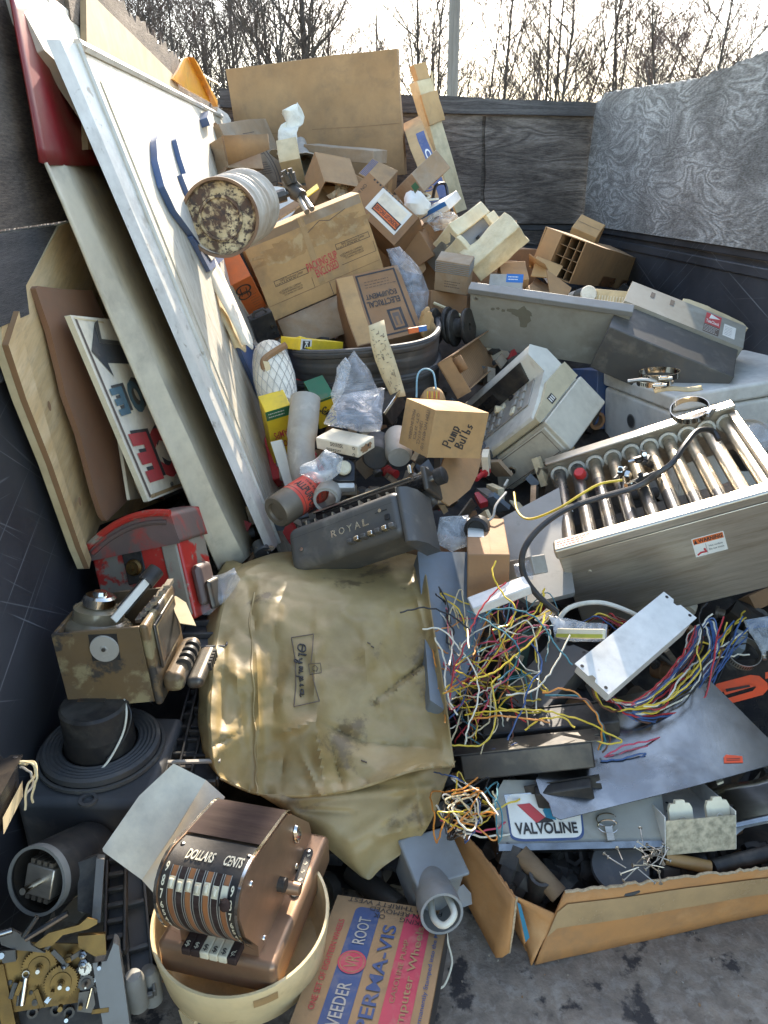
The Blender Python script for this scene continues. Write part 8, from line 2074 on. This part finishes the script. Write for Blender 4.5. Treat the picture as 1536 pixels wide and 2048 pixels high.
# ---- cream tub
cc = at_y(482, 1822, .80); up = Vector((0, -.04, 1)).normalized(); q = up.to_track_quat('Z', 'Y').to_matrix().to_4x4(); q.translation = cc
t = thing('plastic_tub', 'round cream plastic tub with yellow feet, the check writer sitting in it', 'tub', q)
r = .126
hh = .09
MB().lathe([(r - .004, 0), (r, .0), (r + .001, -.004), (r - .002, -.03), (r - .008, -hh + .012), (r - .018, -hh), (0, -hh), (0, -hh + .004), (r - .02, -hh + .004), (r - .012, -hh + .014), (r - .006, -.03), (r - .004, 0)], K['cream'], None, 72, cap=False).build('bowl', t)
for an in (232, 322, 100):
    MB().prism([(-.016, -.0), (.016, 0), (.012, -.035), (-.010, -.035)], -.003, .003, K['cream'], Matrix.Translation(((r - .012) * math.cos(R(an)), (r - .012) * math.sin(R(an)), -hh + .006)) @ Matrix.Rotation(R(an + 90), 4, 'Z') @ Matrix.Rotation(R(90), 4, 'X')).build('foot', t, bevel=.002)
mb = MB(); f0 = 282
st = mat('tub_stain', (.42, .27, .12), .6, var=.4)
def tp(a_, z): return ((r - .0002 + .0016 * 0 + .0009 - (.03 + z) * -.0) * math.cos(R(a_)), (r + .0007) * math.sin(R(a_)), z)
mb.grid(lambda x, y: tp(f0 + 15 * x, -.012 - .014 * y), 8, 3, st, smooth=False)
mb.build('stain', t)
MB().grid(lambda x, y: ((r + .0012) * math.cos(R(326 + 3 * x)), (r + .0012) * math.sin(R(326 + 3 * x)), -.004 - .012 * y), 3, 3, K['paper_y'], smooth=False).build('tape_bit', t)

# ---- the counter wheel carton in front
M, s = fit({'111': (892, 1834), '011': (682, 1777), '001': (565, 2090), '101': (842, 2125)}, .845, (.18, None, .06), tag='wheel carton')
w, d, h = s
mb = MB().box((0, 0, 0), s, K['card'], n=6); fm, a, b = faceM(None, s, 'top')
blu = 'ink_blue'
def rblock(x0, x1, y0, y1, m, rad, lift, tl=True):
    o = []
    for cxx, cyy, a0 in ((x1 - rad, y1 - rad, 0), (x0 + rad, y1 - rad, 90), (x0 + rad, y0 + rad, 180), (x1 - rad, y0 + rad, 270)):
        for k in range(7): o.append((cxx + rad * math.cos(R(a0 + 15 * k)), cyy + rad * math.sin(R(a0 + 15 * k)), lift))
    mb.poly(o, K[m], fm)
mb.text("ONE SET OF EIGHTEEN WHEELS", fm, a * .115, b * .50, b * .62, a * .05, K['ink_red'], rot=90, bold=.01)
rblock(a * .20, a * .42, b * .05, b * .93, blu, .010, .0007)
mb.text("VEEDER", fm, a * .31, b * .25, b * .27, a * .105, K['pvc_lt'], rot=90, bold=.01, lift=.0018); mb.text("ROOT", fm, a * .31, b * .75, b * .20, a * .105, K['pvc_lt'], rot=90, bold=.01, lift=.0018)
mb.disc(fm, a * .31, b * .52, a * .115, K['ink_pink'], .0020, 36); mb.disc(fm, a * .31, b * .52, a * .10, K['card'], .0024, 36, a * .094); mb.text("VR", fm, a * .31, b * .52, a * .12, a * .11, K['card'], rot=90, lift=.0026)
mb.text("PERMA-VIS", fm, a * .535, b * .47, b * .70, a * .115, K[blu], rot=90, bold=.015)
rblock(a * .64, a * .87, b * .00, b * .93, 'ink_pink', .012, .0007)
mb.text("GASOLINE PUMP", fm, a * .70, b * .52, b * .42, a * .042, K['card'], rot=90, lift=.0018); mb.text("Computer Wheels", fm, a * .80, b * .45, b * .78, a * .085, K['card'], rot=90, bold=.01, lift=.0018)
mb.text("Figures Permanently Stamped into the Metal", fm, a * .935, b * .45, b * .86, a * .045, K[blu], rot=90, bold=.01)
for i, (w_, x_, y_, l_) in enumerate((("FROM THRIFTY WEST", .53, .975, .84), ("WHEN REMOVED", .63, .925, .62), ("OK", .42, .885, .10), ("WORKING", .78, .87, .36))):
    mb.text(w_, fm, a * x_, b * y_ - .002, a * l_, b * .034, K['ink'], rot=178 - i)
fr_, a2, b2 = faceM(None, s, 'right'); mb.rect(fr_, 0, b2 * .02, a2, b2 * .9, K['ink'], .0006)
for i in range(60): mb.rect(fr_, a2 * i / 60, b2 * .92, a2 * (i + .5) / 60, b2 * .985, K['card_in'], .0009)
mb.deform(.0009, 6, 4)
tag(mb.build('carton', None, M, bevel=.002), 'flat brown carton printed VEEDER ROOT PERMA-VIS Computer Wheels, handwriting at its top', 'carton')
tag(MB().tube(bez([at_y(892, 1850, .83), at_y(896, 1885, .82), at_y(904, 1925, .80), at_y(890, 1968, .78), at_y(872, 1980, .775)], 7), .0016, K['w_wht'], 6).build('thin_wire'), 'thin white wire hanging right of the VEEDER ROOT carton', 'wire')

# ---- grey conduit body
M, s = fit({'001': (838, 1772), '101': (936, 1752), '111': (893, 1650), '011': (800, 1690), '000': (822, 1832)}, .86, tag='conduit body')
w, d, h = s
t = thing('conduit_box', 'grey plastic conduit box with a round hub and a white cable in it', 'conduit box', M)
MB().box((0, 0, 0), (w, d, h - .004), K['pvc']).build('body', t, bevel=.012, seg=4)
MB().box((-.003, -.003, h - .0035), (w + .003, d + .003, h + .004), K['pvc']).build('cover', t, bevel=.006, seg=3)
qi = M.inverted(); e0 = qi @ at_y(866, 1780, .868); e1 = qi @ at_y(884, 1828, .81); dv = (e1 - e0).normalized(); q = dv.to_track_quat('Z', 'Y').to_matrix().to_4x4(); q.translation = e0; L = (e1 - e0).length
MB().lathe([(.030, -.03), (.030, L * .4), (.033, L * .42), (.033, L), (.029, L), (.028, L * .2), (0, L * .2)], K['pvc'], q, 32, cap=False).build('hub', t)
MB().tube(bez([e0.lerp(e1, .4) + Vector((-.01, 0, 0)), e1 + dv * .002 + Vector((-.012, 0, -.006)), e1 + dv * .022 + Vector((.0, .0, -.006)), e1 + dv * .012 + Vector((.016, 0, .006)), e0.lerp(e1, .5) + Vector((.014, 0, .012))], 8), .0052, K['w_wht'], 10).build('cable', t)
MB().prism([(-.014, -.016), (.012, -.016), (.016, .0), (.008, .016), (-.014, .012)], 0, .006, K['pvc'], Matrix.Translation((w + .004, .0, .010)) @ Matrix.Rotation(R(20), 4, 'X')).build('mounting_lug', t, bevel=.001)

# ---- tan vinyl cover
ROW = [
 [(486, 1128, 1.50), (556, 1106, 1.58), (640, 1104, 1.62), (720, 1106, 1.62), (800, 1106, 1.60), (842, 1113, 1.55)],
 [(456, 1180, 1.36), (530, 1135, 1.46), (640, 1132, 1.50), (740, 1134, 1.51), (815, 1135, 1.49), (852, 1150, 1.42)],
 [(436, 1262, 1.26), (505, 1215, 1.31), (630, 1210, 1.335), (745, 1210, 1.34), (835, 1218, 1.33), (864, 1235, 1.28)],
 [(424, 1360, 1.15), (508, 1330, 1.195), (630, 1325, 1.21), (750, 1330, 1.215), (850, 1335, 1.21), (882, 1340, 1.17)],
 [(420, 1450, 1.06), (512, 1445, 1.10), (625, 1440, 1.105), (760, 1445, 1.115), (865, 1440, 1.11), (897, 1440, 1.08)],
 [(428, 1530, 1.00), (514, 1535, 1.03), (610, 1540, 1.03), (720, 1530, 1.035), (840, 1510, 1.045), (904, 1500, 1.03)],
 [(440, 1556, .985), (516, 1588, .99), (610, 1592, .975), (712, 1578, .985), (830, 1540, 1.00), (909, 1532, 1.00)]]
nr, nc = len(ROW), len(ROW[0])
PW = [[at_y(*c) for c in r_] for r_ in ROW]
def cat(p0, p1, p2, p3, t_): return .5 * ((2 * p1) + (p2 - p0) * t_ + (2 * p0 - 5 * p1 + 4 * p2 - p3) * t_ * t_ + (3 * p1 - p0 - 3 * p2 + p3) * t_ ** 3)
def cm(arr, x):
    n_ = len(arr) - 1; i = min(int(x * n_), n_ - 1); f = x * n_ - i
    return cat(arr[max(i - 1, 0)], arr[i], arr[i + 1], arr[min(i + 2, n_)], f)
CREASE = [(745, 1408, 880, 1302, 16, -.020), (735, 1420, 872, 1318, 16, .014), (630, 1300, 632, 1436, 22, .012), (560, 1300, 545, 1440, 20, -.008), (632, 1440, 650, 1590, 18, .014), (632, 1440, 560, 1468, 16, .012), (632, 1440, 720, 1480, 20, -.014), (655, 1470, 690, 1590, 14, -.012),
          (515, 1260, 516, 1590, 10, .010), (495, 1180, 520, 1300, 14, -.008), (690, 1480, 880, 1500, 26, -.010), (760, 1150, 800, 1300, 20, .006), (820, 1150, 850, 1260, 12, .007), (560, 1150, 700, 1190, 18, .006), (470, 1320, 490, 1500, 14, .007), (450, 1290, 440, 1480, 9, -.006), (730, 1230, 735, 1380, 20, .006), (640, 1590, 600, 1500, 12, .008), (560, 1590, 570, 1500, 12, -.006)]
_rc = random.Random(23)
for i in range(30):
    u0, v0, an_, l_ = _rc.uniform(440, 890), _rc.uniform(1130, 1570), _rc.gauss(1.45, .55), _rc.uniform(50, 170)
    CREASE.append((u0, v0, u0 + l_ * math.cos(an_), v0 + l_ * math.sin(an_), _rc.uniform(7, 16), _rc.choice([-1, 1]) * _rc.uniform(.002, .0055)))
def cover(a, b):
    p = cm([cm(r_, a) for r_ in PW], b)
    px = proj(np.array([p]))[0]; view = (Vector((0, 0, H)) - p).normalized(); k = 0
    for u0, v0, u1, v1, wd, hh_ in CREASE:
        L2 = (u1 - u0) ** 2 + (v1 - v0) ** 2; t_ = ((px[0] - u0) * (u1 - u0) + (px[1] - v0) * (v1 - v0)) / L2; tc = max(0, min(1, t_))
        dx = px[0] - u0 - tc * (u1 - u0); dy = px[1] - v0 - tc * (v1 - v0); k += 1.9 * hh_ * math.exp(-1.5 * math.sqrt(dx * dx + dy * dy) / wd) * (1 - .6 * abs(2 * tc - 1))
    n_ = noise.noise(p * 9) * .006 + noise.noise(p * 26 + Vector((4, 0, 0))) * .003 - abs(noise.noise(p * 6.5 + Vector((0, 7, 0)))) * .034 - abs(noise.noise(p * 12 + Vector((3, 1, 0)))) * .013 - abs(noise.noise(p * 30)) * .007 + .024
    if b > .93: n_ += .008 * math.sin(a * 70) * (b - .93) / .07 * abs(math.sin(a * 9))
    return p + view * (k + n_)
t = thing('typewriter_cover', 'large yellowed tan vinyl typewriter cover with script lettering, slumped over the heap', 'cover', Matrix.Translation(PW[3][2])); O_ = PW[3][2]
cv = MB().grid(lambda a, b: cover(a, b) - O_, 90, 110, K['cover'])
cvo = cv.build('front', t, solid=.0012)
# side wall and back going down behind the front
mb = MB(); mb.grid(lambda a, b: cover(0, b * .97) - O_ + Vector((-.03 * a - .02 * math.sin(a * 3), .16 * a, -.05 * a)) + noise.noise_vector(Vector((a * 4, b * 9, 1))) * .012 * a, 10, 50, K['cover']); mb.build('left_side', t, solid=.0012)
mb = MB(); mb.grid(lambda a, b: cover(1, b * .97) - O_ + Vector((-.05 * a, .10 * a, -.12 * a)) + noise.noise_vector(Vector((a * 4, b * 9, 5))) * .01 * a, 8, 40, K['cover']); mb.build('right_side', t, solid=.0012)
# lower hanging flap
R2 = [[(516, 1588, .985), (610, 1590, .985), (712, 1576, .995), (830, 1538, 1.01), (912, 1522, 1.01)],
      [(545, 1605, .98), (620, 1618, .965), (715, 1610, .965), (830, 1590, .975), (893, 1560, .985)],
      [(600, 1640, .97), (650, 1650, .945), (725, 1650, .945), (820, 1630, .955), (872, 1620, .965)],
      [(650, 1690, .955), (690, 1700, .93), (735, 1706, .925), (800, 1690, .93), (845, 1668, .94)],
      [(722, 1752, .925), (732, 1757, .915), (742, 1758, .912), (765, 1735, .915), (812, 1702, .925)]]
P2 = [[at_y(*c) for c in r_] for r_ in R2]
C2 = [(560, 1600, 860, 1575, 9, .006), (700, 1680, 830, 1600, 14, .007), (735, 1750, 800, 1600, 16, -.007), (600, 1620, 700, 1625, 8, -.005), (830, 1560, 850, 1650, 10, .008), (760, 1670, 800, 1660, 10, .01)]
def flapf(a, b):
    p = cm([cm(r_, a) for r_ in P2], b); px = proj(np.array([p]))[0]; view = (Vector((0, 0, H)) - p).normalized(); k = 0
    for u0, v0, u1, v1, wd, hh_ in C2:
        L2 = (u1 - u0) ** 2 + (v1 - v0) ** 2; t_ = ((px[0] - u0) * (u1 - u0) + (px[1] - v0) * (v1 - v0)) / L2; tc = max(0, min(1, t_))
        dx = px[0] - u0 - tc * (u1 - u0); dy = px[1] - v0 - tc * (v1 - v0); k += hh_ * math.exp(-(dx * dx + dy * dy) / (wd * wd))
    return p + view * (k + noise.noise(p * 16) * .005 - abs(noise.noise(p * 9 + Vector((2, 0, 0)))) * .03)
MB().grid(lambda a, b: flapf(a, b) - O_, 50, 40, K['cover']).build('hanging_flap', t, solid=.0012)
MB().tube([cover(i / 60, 1.0) - O_ for i in range(61)], .0022, K['cover'], 6).build('hem', t)
MB().tube([cover(.195 + .004 * math.sin(i * .7), .28 + .72 * i / 50) - O_ + Vector((0, -.002, .001)) for i in range(51)], .0020, K['cover'], 6).build('seam', t)
# lettering, dropped onto the front from the photo's corner points
from mathutils.bvhtree import BVHTree
bv = BVHTree.FromPolygons([v + O_ for v in cv.v], cv.f)
def drop(u, v, k=.0035):
    d = Vector(ray(u, v)).normalized(); h_ = bv.ray_cast(Vector((0, 0, H)), d)
    p = h_[0] if h_[0] else at_y(u, v, 1.2); return p - d * k - O_
def dline(mb, uv, wd, m, n=14):
    pts = []
    for (u0, v0), (u1, v1) in zip(uv, uv[1:]): pts += [drop(u0 + (u1 - u0) * i / n, v0 + (v1 - v0) * i / n) for i in range(n)]
    pts.append(drop(*uv[-1])); mb.tube(pts, wd, K[m], 4)
mb = MB()
dline(mb, [(583, 1275), (627, 1268), (625, 1300), (622, 1325)], .0009, 'ink_f'); dline(mb, [(624, 1345), (630, 1372), (639, 1402), (588, 1413), (592, 1370), (591, 1320), (583, 1275)], .0009, 'ink_f')
dline(mb, [(617, 1328), (641, 1326), (643, 1345), (620, 1349), (617, 1328)], .0006, 'ink_f'); dline(mb, [(630, 1330), (636, 1336), (633, 1343), (625, 1340), (626, 1333), (630, 1330)], .0006, 'ink_f')
# script word running downward
SCR = {'O': [(0, .2), (.1, .9), (.5, 1), (.6, .5), (.35, 0), (.05, .1), (.1, .6), (.6, .5)], 'l': [(0, 0), (.25, .9), (.15, 1), (.1, .2), (.3, 0)], 'y': [(0, .5), (.1, .1), (.3, .1), (.4, .5), (.3, -.5), (.05, -.5), (.3, 0), (.5, .1)], 'm': [(0, 0), (.05, .5), (.1, 0), (.2, .5), (.28, 0), (.38, .5), (.45, 0), (.55, .1)],
       'p': [(0, -.5), (.12, .5), (.1, 0), (.3, .5), (.35, .1), (.15, 0), (.5, .1)], 'i': [(0, 0), (.1, .5), (.15, 0), (.3, .1)], 'a': [(.35, .45), (.05, .4), (.05, .05), (.3, .1), (.38, .5), (.4, 0), (.6, .1)]}
v_ = 1288
for ch, wd in (('O', 17), ('l', 9), ('y', 14), ('m', 17), ('p', 15), ('i', 9), ('a', 16)):
    pts = [(599 + .05 * (v_ - 1288) + y * 15 - 3, v_ + x * wd * 1.5) for x, y in SCR[ch]]
    dline(mb, [(p.x, p.y) for p in bez([Vector((u, v, 0)) for u, v in pts], 3)], .0014, 'ink', 1); v_ += wd * 1.12
for u, v in ((735, 1285), (742, 1292), (822, 1348), (728, 1522), (722, 1520)): dline(mb, [(u, v), (u + 6, v + 3)], .0012, 'ink_f', 2)
mb.build('lettering', t)

# ---- loose scrap filling the gaps: one uncountable mass
sc = MB(); rs = random.Random(77)
for i in range(620):
    u = rs.uniform(-20, 1530); v = rs.uniform(560, 1790)
    dy = rs.uniform(.17, .45)
    p = S(u, v, dy)
    if v > 1500: p = S(u, v, rs.uniform(.05, .16))
    p.x = max(XL + .06, min(XR - .08, p.x)); p.y = min(p.y, YB - .1); p.z = max(.03, p.z - .05)
    if u > 880 and v > 1640: continue
    if p.y < .95 and p.x > -.12: p.z = min(p.z, .06)
    e = Euler((rs.uniform(0, 6), rs.uniform(0, 6), rs.uniform(0, 6))).to_matrix().to_4x4(); e.translation = p
    m = rs.choice(['black', 'iron', 'rubber', 'dk_grey', 'pipe', 'iron', 'card_br', 'pvc_lt' if v < 1100 else 'black'])
    k = rs.random()
    if k < .45: sc.box((-rs.uniform(.02, .07), -rs.uniform(.01, .05), -rs.uniform(.005, .03)), (rs.uniform(.02, .07), rs.uniform(.01, .05), rs.uniform(.005, .03)), K[m], e)
    elif k < .75: sc.cyl((0, 0, -rs.uniform(.03, .09)), (0, 0, rs.uniform(.03, .09)), rs.uniform(.006, .024), K[m], 10, M=e)
    else: sc.lathe([(.02, -.01), (.03, -.01), (.03, .01), (.02, .01), (.02, -.01)], K[m], e, 12, cap=False)
for i in range(330):
    u, v = rs.uniform(470, 1130), rs.uniform(640, 1130)
    if i % 4 == 0: u, v = rs.uniform(860, 1500), rs.uniform(1180, 1480)
    e = Euler((rs.uniform(0, 6), rs.uniform(0, 6), rs.uniform(0, 6))).to_matrix().to_4x4(); e.translation = S(u, v, rs.uniform(.07, .20)); m = rs.choice(['pvc_lt', 'cans', 'card_br', 'card_old', 'paper', 'iron', 'steel', 'blue_grey', 'dk_grey', 'rubber', 'foam', 'w_red'])
    a, b, c = rs.uniform(.008, .04), rs.uniform(.006, .03), rs.uniform(.001, .014)
    if i % 3: sc.box((-a, -b, -c), (a, b, c), K[m], e)
    else: sc.lathe([(0, -a), (c + .004, -a), (c + .004, a * .3), (c + .009, a * .35), (c + .009, a), (0, a)], K[m], e, 10, cap=False)
# lower bulk under the heap
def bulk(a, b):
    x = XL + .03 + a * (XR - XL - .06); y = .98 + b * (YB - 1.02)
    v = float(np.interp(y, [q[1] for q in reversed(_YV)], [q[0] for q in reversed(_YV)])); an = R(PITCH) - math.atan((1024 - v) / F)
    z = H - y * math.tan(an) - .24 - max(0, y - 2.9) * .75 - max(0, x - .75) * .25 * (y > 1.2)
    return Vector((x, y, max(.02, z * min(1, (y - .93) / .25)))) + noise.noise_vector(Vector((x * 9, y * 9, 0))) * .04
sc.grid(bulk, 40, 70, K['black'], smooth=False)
gr = MB()
for i in range(420):
    x, y = rs.uniform(-.3, 1.3), rs.uniform(.55, 1.0); k = rs.uniform(.0004, .0014)
    e = Euler((rs.uniform(0, 6), rs.uniform(0, 6), rs.uniform(0, 6))).to_matrix().to_4x4(); e.translation = (x, y, .004)
    gr.box((-k * rs.uniform(.6, 2.4), -k, -k * .5), (k, k, k * .5), K[rs.choice(['floor', 'cans', 'card_br', 'iron', 'pvc_lt', 'pwood'])], e)
tag(gr.build('grit'), 'fine grit and splinters scattered on the bed floor', 'grit', kind='stuff')
tag(sc.build('scrap'), 'loose dark metal and plastic scrap filling the gaps of the heap', 'scrap', kind='stuff')
